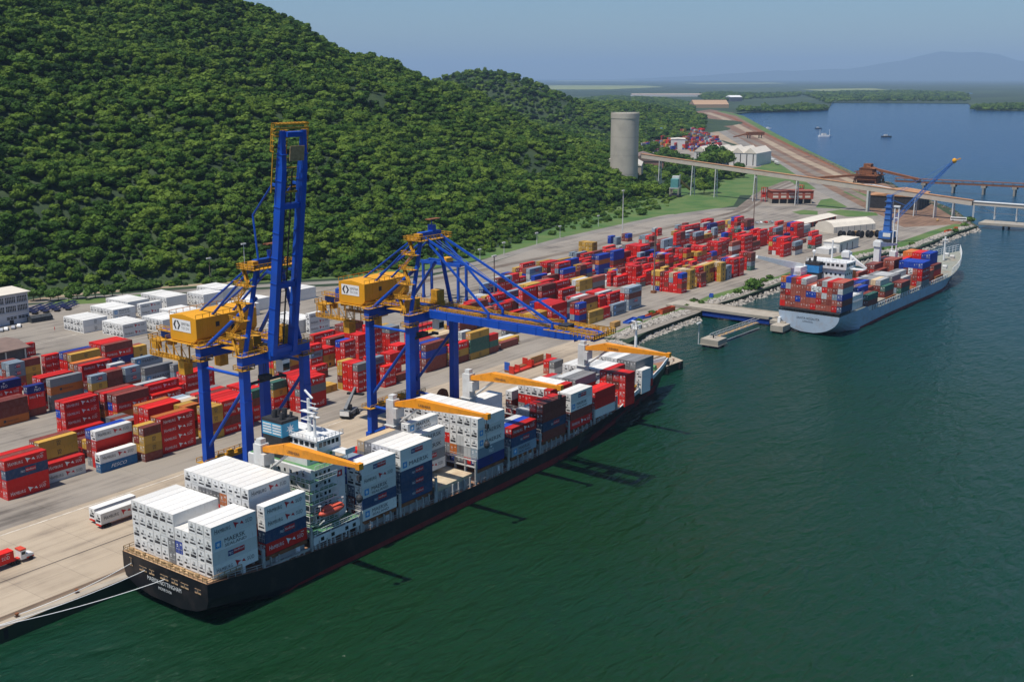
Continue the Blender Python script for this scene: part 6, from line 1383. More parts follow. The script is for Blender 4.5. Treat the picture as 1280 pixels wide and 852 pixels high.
    mb.box(-hx-.6,hy0-1.6,hz0-.35,hx+.8,hy1+1.3,hz0-.22); mb.build('house_walkway', M_yel, hs)
    # A frame over the water legs
    az = 68.6-base; ay = .6; ax = 3.6
    for sx in (-1,1):
        MB().tube((sx*hx*.92,.2,H+3),(sx*ax,ay,az),.62,10).build('frame_leg', M_blue, e)
        MB().tube((sx*hx*.86,ly-.4,H+3),(sx*ax*1.02,ay+.9,az-9),.52,10).build('frame_strut', M_blue, e)
        MB().tube((sx*ax,ay+.5,az),(sx*gx,ly+11,g1),.34,8).build('back_stay', M_blue, e)
        MB().tube((sx*ax,ay+.6,az+.4),(sx*gx*1.0,back-7,g1+.4),.30,8).build('back_stay', M_blue, e)
        MB().tube((sx*gx,ly+21.5,g1),(sx*gx,ly+21.5,g1+(az-g1)*(1-(ly+21.5-ay)/(back-7-ay))),.16,6).build('stay_post', M_blue, e)
    mb = MB(); mb.box(-ax-.9,ay-.9,az-.9,ax+.9,ay+.9,az+.9); mb.box(.6,-.4,az+.9,2.0,1.6,az+2.7); mb.beam((1.2,.6,az+2.7),(1.2,.6,az+4.2),.22); mb.build('apex_beam', M_blue, e)
    mb = MB(); mb.box(-ax-3.4,-2.4,az-1.3,ax+3.4,3.4,az-1.15)
    mb.rail([(-ax-3.4,-2.4,az-1.1),(ax+3.4,-2.4,az-1.1),(ax+3.4,3.4,az-1.1),(-ax-3.4,3.4,az-1.1),(-ax-3.4,-2.4,az-1.1)],1.2,.09,1.3)
    mb.box(-ax-2.6,-.9,az-.4,-ax-.9,1.2,az+.7)
    ap = mb.build('apex_platform', M_yel, e)
    MB().box(-.6,-.4,az+4.2,4.4,1.6,az+4.45).build('beacon_board', M_rust, ap)
    # zigzag stair up the stern side of the frame
    mb = MB(); n = 5
    for k in range(n):
        t0 = k/n; t1 = (k+1)/n
        x0 = -hx*.92+(hx*.92-ax)*t0-1.7; x1 = -hx*.92+(hx*.92-ax)*t1-1.7
        z0 = H+3.2+(az-H-4.5)*t0; z1 = H+3.2+(az-H-4.5)*t1; ya, yb = (1.0,4.2) if k % 2 == 0 else (4.2,1.0)
        mb.beam((x0,ya,z0),(x1,yb,z1),.9,.14); mb.box(x1-1.1,min(ya,yb)-1.2,z1-.12,x1+1.3,max(ya,yb)+1.0,z1)
        mb.rail([(x0-.4,ya,z0),(x1-.4,yb,z1)],1.0,.07,1.2); mb.rail([(x0+.4,ya,z0),(x1+.4,yb,z1)],1.0,.07,1.2)
        mb.rail([(x1-1.1,-.2,z1),(x1-1.1,5.2,z1),(x1+1.3,5.2,z1)],1.0,.08,1.3)
        mb.beam((x1,1.2,z1),(x1+1.7,.3,z1),.16)
    mb.build('stair', M_yel, e)
    # electrical cabins on the girders
    mb = MB()
    for x,y,w_,d_,h_ in ((-7.2,2.2,2.4,2.6,3.4),(6.2,3.0,2.8,3.0,4.6),(-1.6,5.4,2.6,2.0,2.8),(2.0,9.6,2.0,2.0,2.2)): mb.bx(x,y,H+3,w_,d_,h_)
    mb.box(-8,1.2,H+2.99,8,11,H+3.06)
    mb.build('electrical_cabin', M_yel, e)
    # boom: built level, then turned up about its hinge
    BL = 56.3; hg = (0,-3.0,(g0+g1)/2)
    be = bpy.data.objects.new('boom', None); COL.objects.link(be); be.parent = e; be.location = hg; be.empty_display_size = .5
    if raised: be.rotation_euler = (R(-82),0,0)
    dz = (g1-g0)/2
    for s2 in (-1,1):
        mb = MB()
        mb.box(s2*gx-.7,-BL+9,-dz,s2*gx+.7,0,dz)
        x0, x1 = s2*gx-.7, s2*gx+.7
        mb.add([(x0,-BL,-dz+1.1),(x1,-BL,-dz+1.1),(x1,-BL+9,-dz),(x0,-BL+9,-dz),(x0,-BL,dz-.5),(x1,-BL,dz-.5),(x1,-BL+9,dz),(x0,-BL+9,dz)],[(0,3,2,1),(4,5,6,7),(0,1,5,4),(1,2,6,5),(2,3,7,6),(3,0,4,7)])
        for k in range(8): yy = -6-k*6.4; mb.box(s2*gx-.86,yy-.09,-dz-.05,s2*gx+.86,yy+.09,dz+.05)
        mb.build('boom_girder', M_blue, be)
    for yy in (-1.0,-18,-38,-BL+.8): MB().box(-gx+.82,yy-.6,-dz+.35,gx-.82,yy+.6,dz-.3).build('cross_beam', M_blue, be)
    for s2 in (-1,1):
        mb = MB()
        for yy in (-21,-43): mb.beam((s2*gx,yy,dz),(s2*gx,yy,dz+1.9),.6,.5); 
        mb.beam((s2*gx,-43,dz+.2),(s2*gx,-21,dz+.2),.2)
        mb.build('stay_lug', M_blue, be)
        mb = MB()
        a0 = gx+.85 if s2 > 0 else -gx+.9
        [mb.box(a0,-BL+k*1.5,dz-.5,a0+1.2,-BL+k*1.5+.35,dz-.42) for k in range(37)]; mb.box(a0,-BL,dz-.5,a0+.14,-1,dz-.40); mb.box(a0+1.06,-BL,dz-.5,a0+1.2,-1,dz-.40)
        for dx in (a0+.06, a0+1.14): mb.rail([(dx,-BL,dz-.42),(dx,-1,dz-.42)],1.15,.08,1.9)
        if s2 > 0: mb.rail([(-gx+1.2,-BL+14,dz),(-gx+1.2,-2,dz)],1.0,.07,2.2); mb.box(-gx+.9,-BL+14,dz-.5,-gx+1.9,-1,dz-.42); mb.beam((-gx+1.4,-BL+15,dz-.46),(gx+1,-BL+15,dz-.46),.5,.08)
        mb.build('boom_walkway', M_yel, be)
    mb = MB(); [mb.box(-gx-2,-BL-1.6+k*.9,dz-.6,gx+2,-BL-1.2+k*.9,dz-.45) for k in range(4)]
    mb.rail([(-gx-2,-BL+5,dz-.45),(-gx-2,-BL-1.6,dz-.45),(gx+2,-BL-1.6,dz-.45),(gx+2,-BL+5,dz-.45)],1.2,.09,1.2)
    for k in range(4): mb.beam((-gx-1.8,-BL+14-k*2.4,dz+.1),(gx+1.8,-BL+14-k*2.4,dz+.1),.18)
    mb.box(-gx-1.9,-BL+4,dz+.0,-gx-1.6,-BL+15,dz+.2); mb.box(gx+1.6,-BL+4,dz+.0,gx+1.9,-BL+15,dz+.2)
    tp = mb.build('boom_tip_platform', M_yel, be)
    mb = MB(); mb.box(-gx+1.1,-BL+3.4,-dz-.5,gx-1.1,-BL+7.0,-dz-.3) if raised else mb.box(-1.6,-BL+9.5,dz,1.8,-BL+12.5,dz+1.2)
    mb.build('boom_sign' if raised else 'sheave_block', M_wood if raised else M_dark, tp)
    mb = MB()
    for s2 in (-.9,.9):
        mb.beam((s2,-BL+10,dz-.3),(s2,-2,dz-.3),.28,.3)
    for k in range(16): mb.beam((-1.4,-4-k*3.0,dz-.25),(1.4,-4-k*3.0,dz-.25),.14)
    mb.build('cable_tray', M_dark, be)
    # forestays
    def bp(x, yy, zz):
        p = Vector((x,yy,zz))
        if raised: p = Matrix.Rotation(R(-82),3,'X') @ p
        return p+Vector(hg)
    for s2 in (-1,1):
        for yy in (-21,-43):
            tip = bp(s2*gx,yy,dz+1.7); ap_ = Vector((s2*ax,ay-.6,az-.2))
            if raised:
                mid = (tip+ap_)/2+Vector((0,4.5 if yy < -30 else 2.0,-3 if yy > -30 else 2))
                MB().tube(ap_,mid,.26,6).build('fore_stay', M_blue, e); MB().tube(mid,tip,.26,6).build('fore_stay', M_blue, e)
            else:
                MB().beam(ap_,tip,.42,.62).build('fore_stay', M_blue, e)
    if not raised:
        for s2 in (-.6,.6): MB().tube((s2,ay-.6,az-.4),bp(s2,-40,dz),.10,5).build('hoist_rope', M_blue, e)
    else:
        for s2 in (-.5,.5): MB().tube((s2,ay-.6,az-.4),bp(s2,-38,dz),.12,5).build('hoist_rope', M_dark, e)
    # trolley with cab and spreader, parked over the legs
    ty = 4.0
    mb = MB(); mb.box(-gx+.85,ty-3.4,g0-.6,gx-.85,ty+3.4,g0+.5); mb.box(-2.2,ty-2.6,g0+.5,2.2,ty+2.6,g0+2.0)
    tr_ = mb.build('trolley', M_dark, e)
    mb = MB(); mb.box(1.0,ty-5.8,g0-4.6,3.4,ty-3.2,g0-1.4); mb.beam((2.2,ty-4.2,g0-1.4),(2.2,ty-3,g0-.5),.4); mb.mat(1); mb.box(1.1,ty-5.86,g0-4.2,3.3,ty-5.8,g0-2.4); mb.build('operator_cab', [M_white,M_glass], tr_)
    mb = MB(); mb.box(-6.05,ty-.4,g0-7.6,6.05,ty+.4,g0-7.0)
    for sx in (-6,6): mb.box(sx-.25,ty-1.2,g0-7.7,sx+.25,ty+1.2,g0-6.9)
    mb.box(-1.5,ty-1.1,g0-7,1.5,ty+1.1,g0-5.9)
    for sx in (-1.2,1.2):
        for q in (-1,1): mb.beam((sx,ty+q,g0-6),(sx,ty+q,g0-.5),.09)
    mb.build('spreader', M_dark, tr_)
    # the cable reel on the lower beam
    mb = MB(); mb.tube((4.2,-.35,14.6),(4.2,.35,14.6),2.6,20); mb.tube((4.2,-.6,14.6),(4.2,.6,14.6),.7,10); mb.box(3.9,-.3,12.0,4.5,.3,14.6)
    for k in range(8):
        a = k*math.pi/4; mb.beam((4.2,-.42,14.6),(4.2+2.6*math.cos(a),-.42,14.6+2.6*math.sin(a)),.2)
    mb.build('cable_reel', M_rust, e)
    mb = MB(); mb.box(-hx-6,-3.2,1.4,-hx-2.4,-2.0,1.6); mb.rail([(-hx-6.5,-2.6,1.5),(-hx+4,-2.6,1.5)],1.2,.08,1.4); mb.box(-hx-6.4,-2.7,.9,-hx+4,-2.5,1.6); mb.build('buffer_guard', M_yel, e)
    return e
sts_crane(188.0, True, 'blue gantry crane with its boom raised upright behind the ship bridge')
sts_crane(250.2, False, 'blue gantry crane with its boom lowered level over the black ship')

# ---------------------------------------------------------------- the black container ship at the quay
def terp(T, x): return interp(T, x)
M_hullk = mat('black_hull_paint', (.012,.012,.015), .38, vary=.25, scale=.12, stain=(.07,.05,.045), stain_amt=.5, stain_scale=.25)
M_boot = mat('red_bottom_paint', (.20,.022,.022), .55, vary=.2, stain=(.10,.06,.05), stain_amt=.4)
M_deck = mat('red_brown_deck', (.26,.13,.075), .75, vary=.25, scale=.5, stain=(.45,.33,.2), stain_amt=.5)
M_poop = mat('tan_deck_plate', (.48,.32,.18), .7, vary=.3, scale=.8, stain=(.30,.12,.06), stain_amt=.5)
M_hatch = mat('beige_hatch', (.52,.43,.30), .7, vary=.15, scale=.5, stain=(.35,.17,.08), stain_amt=.5)
M_hull_white = mat('ship_white', (.70,.71,.70), .5, vary=.06, scale=.4, stain=(.40,.30,.22), stain_amt=.35, stain_scale=.3)
M_funnel = mat('funnel_blue', (.055,.33,.52), .5, vary=.06)
YC = 195.0
ship = empty('container_ship', (136.5, YC, 0), 0, 'big black container ship loaded with white containers, moored at the quay', 'ship')
SX = 136.5
def ship_part(mb, name, mats, parent=ship):
    """vertices given in world metres, stored in the ship's frame"""
    mb.v = [(p[0]-SX, p[1]-YC, p[2]) for p in mb.v]
    return mb.build(name, mats, parent)
SHEER = [(136.5,10.1),(141,9.6),(150,8.2),(165,6.9),(190,5.6),(220,4.7),(244,4.5),(262,5.0),(280,6.0),(300,7.7),(318,8.8),(334,9.4),(350,9.8),(363,10.2)]
BDECK = [(136.5,14.75),(150,14.85),(290,14.85),(300,14.3),(310,13.2),(320,11.6),(330,9.5),(340,7.0),(350,4.3),(357,2.0),(363,.15)]
BWL = [(136.5,9.0),(145,12.0),(158,14.2),(180,14.8),(265,14.8),(280,13.6),(295,11.4),(310,8.4),(325,5.2),(340,2.4),(352,.6),(363,.12)]
ZL = [(136.5,1.9),(141,1.2),(148,.2),(156,-1.2),(170,-1.5),(363,-1.5)]        # how deep each section reaches
xs = [136.5,138,141,145,150,156,163,172,182,195,210,225,240,255,268,280,290,298,306,313,320,326,332,338,343,348,352,356,359.5,363]
RED = [(136.5,-2),(150,-.8),(160,.5),(172,1.1),(240,1.7),(300,2.3),(363,2.9)]
mb = MB(); secs = []
for x in xs:
    b = terp(BDECK,x); w_ = terp(BWL,x); zd = terp(SHEER,x); zl = terp(ZL,x); zr = max(terp(RED,x), zl+.05)
    rake = max(0.0,(x-335)/28.0)
    pts = []
    for t,z in ((1,zd),(.8,None),(.55,None),(.3,None),(.1,None),(0,None)):
        zz = zl+(zd-zl)*t
        # flare towards the bow, tuck towards the stern
        k = max(0.0,min(1.0,(zz-0)/(max(zd,1))))
        hb = w_+(b-w_)*(k**(1.7 if x > 280 else .45))
        if x < 160:
            q = (zz-zl)/(zd-zl); hb = b*(1-(1-min(1,q*1.9))**3*.55*(160-x)/24)
        xx = x-rake*9*(1-k)
        pts.append((xx,hb,zz))
    pts = pts[:-1]+[(pts[-1][0],pts[-1][1]*.9 if x > 160 else pts[-1][1]*.8,zl-.05)]
    secs.append((pts, zr))
NP = 6
V = []; 
for pts, zr in secs:
    V += [(p[0],YC-p[1],p[2]) for p in pts]+[(p[0],YC+p[1],p[2]) for p in reversed(pts)]
W2 = 2*NP
F = []; MI = []
for i in range(len(xs)-1):
    for j in range(W2-1):
        F.append((i*W2+j,i*W2+j+1,(i+1)*W2+j+1,(i+1)*W2+j)); MI.append(0)
    F.append((i*W2+W2-1,i*W2,(i+1)*W2,(i+1)*W2+W2-1)); MI.append(2)        # deck
F.append(tuple(range(W2-1,-1,-1))); MI.append(0)
mb.add(V,F); mb.mi = MI
# boot topping is a thin skin over the lower plates
hull = ship_part(mb, 'hull', [M_hullk,M_boot,M_deck])
mb = MB()
for s in (-1,1):
    prev = None
    for x in np.arange(150,362,3.0):
        zr = terp(RED,x); zd = terp(SHEER,x); w_ = terp(BWL,x); b = terp(BDECK,x); rake = max(0.0,(x-335)/28.0)
        col = []
        for zz in (zr,zr*.5,-.2,-1.0):
            k = max(0.0,min(1.0,zz/max(zd,1)))
            hb = w_+(b-w_)*(k**(1.7 if x > 280 else .45))
            if x < 160:
                zl = terp(ZL,x); q = (zz-zl)/(zd-zl); hb = b*(1-(1-max(0,min(1,q*1.9)))**3*.55*(160-x)/24)
            col.append((x-rake*9*(1-k), YC+s*(hb+.035), zz))
        if prev: mb.add(prev+col,[(0,1,5,4),(1,2,6,5),(2,3,7,6)] if s < 0 else [(4,5,1,0),(5,6,2,1),(6,7,3,2)])
        prev = col
    if s < 0: ship_part(mb,'boot_topping',M_boot); mb = MB()
ship_part(mb,'boot_topping',M_boot)
# bow bulwark, white inside
for s in (-1,1):
    mb = MB(); prev = None
    for x in list(np.arange(304,360,4.0))+[361.5,363.2]:
        b = terp(BDECK,x); zd = terp(SHEER,x); h_ = min(1.5,(x-304)/14*1.5)
        a = (x,YC+s*(b+.05),zd-.1); c_ = (x,YC+s*(b+.15),zd+h_); d_ = (x,YC+s*max(b-.2,.02),zd+h_); e_ = (x,YC+s*max(b-.3,.01),zd-.1)
        if prev: mb.add(list(prev)+[a,c_,d_,e_],[(0,4,5,1),(1,5,6,2),(2,6,7,3)] if s > 0 else [(1,5,4,0),(2,6,5,1),(3,7,6,2)])
        prev = (a,c_,d_,e_)
    ship_part(mb,'bulwark',M_hull_white)
# stern: mooring deck openings, name, rail
for k,(y,w_) in enumerate(((206.6,1.0),(202.3,2.6),(199.2,1.8),(194.8,2.8),(191.2,2.2),(187.8,2.6),(183.4,2.0))):
    mb = MB(); zc = 7.7 if k else 8.3; hh = 1.1 if k else 2.0
    mb.box(136.40,y-w_/2,zc-hh/2,136.47,y+w_/2,zc+hh/2); mb.mat(1)
    mb.box(136.36,y-w_/2,zc-hh/2,136.42,y+w_/2,zc-hh/2+.3); mb.box(136.36,y-w_/2,zc+hh/2-.1,136.42,y+w_/2,zc+hh/2); mb.box(136.36,y-.08,zc-hh/2,136.42,y+.08,zc+hh/2)
    ship_part(mb,'mooring_port',[M_dark,M_poop])
mb = MB(); put_text(mb,'MAERSK NOTTINGHAM',0,0,11.8,1.0,0,lambda u,v,d=0.0:(136.43,201.0-u,5.6+v)); ship_part(mb,'name_lettering',LET_MATS)
mb = MB(); put_text(mb,'MONROVIA',0,0,4.6,.7,0,lambda u,v,d=0.0:(136.43,197.2-u,4.3+v)); ship_part(mb,'port_lettering',LET_MATS)
mb = MB(); mb.prism([(136.55,180.6),(146,180.5),(146,209.5),(136.55,209.4)],10.0,10.12)
ship_part(mb,'poop_deck',M_poop)
mb = MB(); mb.rail([(146,180.4,10.1),(136.7,180.5,10.1),(136.7,209.5,10.1),(146,209.6,10.1)],1.1,.06,1.5)
for k in range(12): mb.bx(137.6,182.5+k*2.3,10.12,.5,.6+.4*(k%3),.5+.3*(k%2))
ship_part(mb,'stern_rail',M_wood)
# hatch covers and lashing bridges
def deckz(x): return terp(SHEER,x)
for (x0,x1,z,nm) in ((153.3,165.5,10.1,0),(183.8,196,8.2,1),(197.8,210,8.3,1),(212.2,226.8,8.3,2),(229.2,241.4,8.4,1),(244.8,257,7.5,1),(260.4,272.6,8.1,1),(275.3,287.5,7.8,1),(289.2,301.4,8.1,1),(307.8,320,7.5,1),(323,335.2,8.0,1)):
    b = min(14.2, terp(BDECK,x1)-.5)
    n = 3
    for k in range(n):
        y0 = YC-b+2*b*k/n+.12; y1 = YC-b+2*b*(k+1)/n-.12
        mb = MB(); mb.box(x0,y0,z-.9,x1,y1,z)
        for q in range(4): xx = x0+1+q*(x1-x0-2)/3; mb.box(xx-.12,y0+.2,z,xx+.12,y1-.2,z+.05)
        ship_part(mb,'hatch_cover',M_hatch if nm == 2 else M_rust)
    mb = MB(); mb.box(x0+.2,YC-b+.8,deckz((x0+x1)/2)-.2,x1-.2,YC+b-.8,z-.9); ship_part(mb,'hatch_coaming',M_grey)
for x in (152.2,166.6,182.9,197.0,211.1,228.0,243.0,258.7,274.0,288.4,303.4,321.6):
    b = min(14.4, terp(BDECK,x)-.3); zd = deckz(x)
    mb = MB(); top = 11.4 if 182 < x < 300 else 12.2
    for y in np.linspace(YC-b,YC+b,9): mb.box(x-.35,y-.22,zd-.2,x+.35,y+.22,top)
    mb.box(x-.45,YC-b-.2,top-1.9,x+.45,YC+b+.2,top-1.7); mb.box(x-.4,YC-b-.2,top,x+.4,YC+b+.2,top+.12)
    mb.rail([(x,YC-b-.2,top+.1),(x,YC+b+.2,top+.1)],1.0,.05,2.5)
    ship_part(mb,'lashing_bridge',M_grey)
# side pillars and rails under the outer stacks
mb = MB(); mp_ = MB()
for x in np.arange(142,300,2.45):
    zd = deckz(x); q = int(x*10) % 3
    mb.box(x-.16,180.35,zd-.1,x+.16,180.75,min(8.0,zd+3.0) if q else zd+2.0)
mb.box(141.5,180.3,7.6,166,180.62,8.0)
for a,b_ in zip(np.arange(142,298,6),np.arange(148,304,6)): mb.rail([(a,180.3,deckz(a)),(b_,180.3,deckz(b_))],1.1,.05,2.0)
ship_part(mb,'side_stanchions',M_grey)
for x in (147,157,163,187,193,202,208,216,224,234,239,250,255,266,279,284,294):
    mb = MB(); zd = deckz(x); mb.box(x-.6,181.2,zd-.1,x+.6,182.2,zd+2.2); mb.box(x-.3,180.9,zd-.1,x+.3,181.25,zd+1.2); ship_part(mb,'deck_locker',M_white if int(x)%2 else M_grey)
# superstructure
def windows(mb, face, a0, a1, z, n, w_=.75, h_=.8, mi=1):
    for k in range(n):
        c_ = a0+(a1-a0)*(k+.5)/n
        if face[0] == 'y': y = face[1]; mb.mat(mi); mb.box(c_-w_/2,y-.03,z,c_+w_/2,y+.03,z+h_)
        else: x = face[1]; mb.mat(mi); mb.box(x-.03,c_-w_/2,z,x+.03,c_+w_/2,z+h_)
    mb.mat(0)
mb = MB()
hx0, hx1, hy0, hy1 = 171.0, 182.0, 184.6, 206.5
mb.box(hx0,hy0,6.0,hx1,hy1,24.4)
for k in range(6):
    z = 9.2+k*2.65
    windows(mb,('x',hx0),hy0+1.5,hy1-1.5,z,9,.6,.8)
    windows(mb,('y',hy0),hx0+1,hx1-4.5,z,4,.7,.8)
house = ship_part(mb,'superstructure',[M_hull_white,M_glass])
mb = MB(); put_poly(mb,rect(0,0,1.7,1.5),2,lambda u,v,d=0.0:(179.4+u,hy0-.05-d,20.4+v)); put_poly(mb,star(.85,.75,.5,6),0,lambda u,v:(179.4+u,hy0-.07,20.4+v)); ship_part(mb,'flag_emblem',LET_MATS,house)
for k in range(6):                                                 # stern-facing galleries with green decks and stairs
    z = 8.7+k*2.65; dx = 2.5-.1*k
    mb = MB(); mb.box(hx0-dx,hy0-1.6,z-.12,hx0,hy1-6,z); mb.box(hx0,hy0-1.6,z-.12,hx1-4,hy0,z); mb.mat(1); mb.box(hx0-dx+.1,hy0-1.5,z,hx0-.05,hy1-6.1,z+.02); mb.box(hx0,hy0-1.5,z,hx1-4.1,hy0-.05,z+.02); mb.mat(0)
    mb.rail([(hx0-dx,hy1-6,z),(hx0-dx,hy0-1.6,z),(hx1-4,hy0-1.6,z)],1.05,.045,1.4)
    g_ = ship_part(mb,'gallery',[M_hull_white,M_green],house)
    mb = MB(); a = 1 if k % 2 else -1
    mb.beam((hx0-1.4,hy0+2.5+a*1.6,z),(hx0-1.4,hy0+2.5-a*1.6,z+2.6),.8,.12); mb.beam((hx0+2.5+a*1.2,hy0-.8,z),(hx0+2.5-a*1.2,hy0-.8,z+2.6),.7,.1); mb.beam((hx0-1.4,hy0+2.5,z+1.2),(hx0+2.5,hy0-.8,z+1.2),.06)
    for yy in (hy0-1.5,hy0+5,hy0+10): mb.beam((hx0-dx+.1,yy,z),(hx0-dx+.1,yy,z+2.5),.16)
    mb.beam((hx0-dx+.1,hy0-1.5,z+1.2),(hx0-dx+.1,hy0+10,z+1.2),.05)
    ship_part(mb,'stair',M_lgrey,house)
mb = MB(); mb.box(hx0+.3,hy0-1.2,24.4,hx1,hy1,24.55); mb.mat(1); mb.box(hx0+.4,hy0-1.1,24.55,hx1-.1,hy1-.1,24.58); mb.mat(0); mb.rail([(hx0+.3,hy0-1.2,24.5),(hx1,hy0-1.2,24.5)],1.05,.05,1.4)
mb.box(hx0+1.4,hy0+2.6,24.55,hx1-.4,hy1-1,27.2); windows(mb,('y',hy0+2.6),hx0+2,hx1-1,25.3,5,.8,.8); ship_part(mb,'bridge_deck',[M_hull_white,M_green,M_glass] if False else [M_hull_white,M_green],house)
mb = MB(); wx0, wx1, wy0, wy1 = 174.6, 182.4, 186.0, 202.0
mb.box(wx0,wy0,27.2,wx1,wy1,30.2); mb.box(wx0-.5,wy0-.6,30.2,wx1+.5,wy1+.6,30.4); mb.box(178.6,180.6,27.0,181.8,209.6,27.2); mb.box(178.6,180.6,27.2,181.8,180.8,28.3)
windows(mb,('x',wx0),wy0+.6,wy1-.6,28.5,8,1.3,1.1); windows(mb,('y',wy0),wx0+.5,wx1-.5,28.5,5,1.0,1.1)
mb.rail([(wx0-.4,wy1+.5,30.4),(wx0-.4,wy0-.5,30.4),(wx1+.4,wy0-.5,30.4)],1.0,.05,1.2)
ship_part(mb,'wheelhouse',[M_hull_white,M_glass])
mb = MB(); mb.tube((179,193,30.4),(179,193,38.6),.55,10,.4); mb.box(178.2,190.6,35.2,179.8,195.4,35.4); mb.beam((179,190.4,37.6),(179,195.6,37.6),.18); mb.box(178.6,190.0,36.2,179.4,193.0,36.6); mb.beam((178.6,191.2,39),(179.5,194.6,40.3),.45,.3); mb.box(178.4,192.4,33.2,181,195.5,33.35); mb.tube((176.5,188.5,30.4),(176.5,188.5,35.5),.35,8); mb.box(176,187,35.4,177,190,35.5); mb.rail([(178.4,192.4,33.3),(181,192.4,33.3),(181,195.5,33.3)],.9,.06,1); mb.beam((179,193,32.5),(176.5,188.5,32.5),.12)
for k in range(9): mb.beam((178.9+.01*k,192.9,30.4),(174.8+k*.9,187.4+k*.9,30.4),.07)
ship_part(mb,'radar_mast',M_hull_white)
mb = MB(); fx0,fx1,fy0,fy1 = 172.2,177.4,195.2,202.0
mb.box(fx0,fy0,24.5,fx1,fy1,30.0); mb.mat(1); mb.box(fx0-.05,fy0-.05,30.0,fx1+.05,fy1+.05,33.3); mb.mat(0); mb.box(fx0-.1,fy0-.1,33.3,fx1+.1,fy1+.1,34.0)
for x,y,h_,r_ in ((173.4,196.6,1.6,.5),(175.2,197.6,2.2,.7),(173.8,199.4,1.9,.6),(176,200.4,1.4,.45),(174.6,201,1.2,.4),(176.2,196.4,1.3,.4)): mb.tube((x,y,34),(x+.3,y,34+h_),r_,10)
funnel = ship_part(mb,'funnel',[M_dark,M_funnel])
mb = MB()
for a,b_ in ((fy0+.25,fy0+3.2),(fy0+3.6,fy1-.25)):
    for k in range(4): mb.box(fx0-.12,a,30.45+k*.68,fx0-.05,b_,30.80+k*.68)
ship_part(mb,'vent_slats',M_hull_white,funnel)
mb = MB(); put_poly(mb,star(2.6,1.65,1.35),0,lambda u,v:(fx0+u,fy0-.08,30.0+v)); ship_part(mb,'star_emblem',LET_MATS,funnel)
# lifeboat on its davits
mb = MB(); mb.prism([(167.2,180.5),(182.6,180.5),(182.6,184.4),(167.2,184.4)],10.3,10.45)
for x in (168,173,178,182): mb.box(x-.2,180.7,6.5,x+.2,181.1,10.3)
mb.box(167.2,180.5,8.0,182.6,180.62,9.9); mb.mat(1); mb.box(167.3,180.65,10.45,182.5,184.3,10.47); mb.mat(2)
for x in (170,173.4,178,180.5): mb.box(x-.5,180.44,8.4,x+.5,180.5,9.3)
mb.mat(0); mb.rail([(167.2,184.4,10.45),(167.2,180.55,10.45),(182.6,180.55,10.45)],1.0,.05,1.3)
bd = ship_part(mb,'boat_deck',[M_hull_white,M_green,M_glass])
mb = MB(); mb.smooth = True
mb.ball((174.9,182.2,14.0),4.2,1.35,1.0,14,8); mb.ball((173.6,182.2,14.7),2.0,1.05,.9,12,6); mb.smooth = False; mb.box(171.6,181.4,14.9,177.8,183.0,15.15)
ship_part(mb,'lifeboat',mat('lifeboat_orange',(.62,.10,.06),.5,vary=.1))
mb = MB()
for x in (171.2,178.6):
    mb.beam((x,183.6,10.4),(x,184,15.4),.32); mb.beam((x,184,15.4),(x,181.9,16.2),.32); mb.beam((x,181.9,16.2),(x,182.1,14.9),.10); mb.beam((x,183.6,10.4),(x,181,12.8),.25)
mb.beam((171.2,184,15.2),(178.6,184,15.2),.16); mb.beam((171.2,183.6,10.5),(178.6,183.6,10.5),.16)
ship_part(mb,'davit',M_hull_white)
# deck cranes: grey posts with long orange jibs lying across the load
for cx_,cy_,top in ((167.0,196.8,29.2),(212.6,196.6,29.4),(244.4,196.0,29.8),(305.2,195.8,26.8)):
    mb = MB(); mb.box(cx_-1.5,cy_-1.5,6,cx_+1.5,cy_+1.5,top-6.5); mb.box(cx_-1.3,cy_-1.3,top-6.5,cx_+1.3,cy_+1.3,top+.6); mb.box(cx_-1.8,cy_-1.8,top-6.7,cx_+1.8,cy_+1.8,top-6.4)
    mb.box(cx_-1.6,cy_-2.6,top-4.2,cx_+1.6,cy_-1.2,top-1.4); mb.bx(cx_,cy_,top+.6,1.6,1.6,1.2)
    post = ship_part(mb,'deck_crane',M_lgrey)
    mb = MB(); tipz = top+1.6
    a = Vector((cx_,cy_-.9,top-.6)); b_ = Vector((cx_,cy_-9,top+1.0)); c_ = Vector((cx_,cy_-31.6,tipz))
    mb.taper(a,b_,1.5,1.0,2.0,2.5); mb.taper(b_,c_,2.0,2.5,1.0,.8)
    mb.box(cx_-.7,cy_-32.6,tipz-.7,cx_+.7,cy_-31.4,tipz+.7)
    bm_ = ship_part(mb,'boom',M_orange,post)
    mb = MB(); put_text(mb,'LIEBHERR',0,0,4.2,.7,1,lambda u,v,d=0.0:(cx_-1.02,cy_-10-u,top+.5+v)); ship_part(mb,'lettering',LET_MATS,bm_)
    mb = MB(); mb.tube((cx_,cy_-2.2,top-5.6),(cx_,cy_-9.5,top-.1),.34,8); ship_part(mb,'luffing_ram',M_lgrey,post)
    mb = MB(); mb.beam((cx_-.3,cy_-32,tipz-.6),(cx_-.3,cy_-32,tipz-2.0),.1); mb.box(cx_-.6,cy_-32.4,tipz-3.2,cx_+.2,cy_-31.6,tipz-2.0)
    if cx_ < 220: mb.beam((cx_-.3,cy_-32,tipz-3.2),(cx_-.3,cy_-32,tipz-7),.08); mb.ball((cx_-.3,cy_-32,tipz-7.4),.8,.8,1.0,8,6)
    ship_part(mb,'hook_block',M_dark,post)
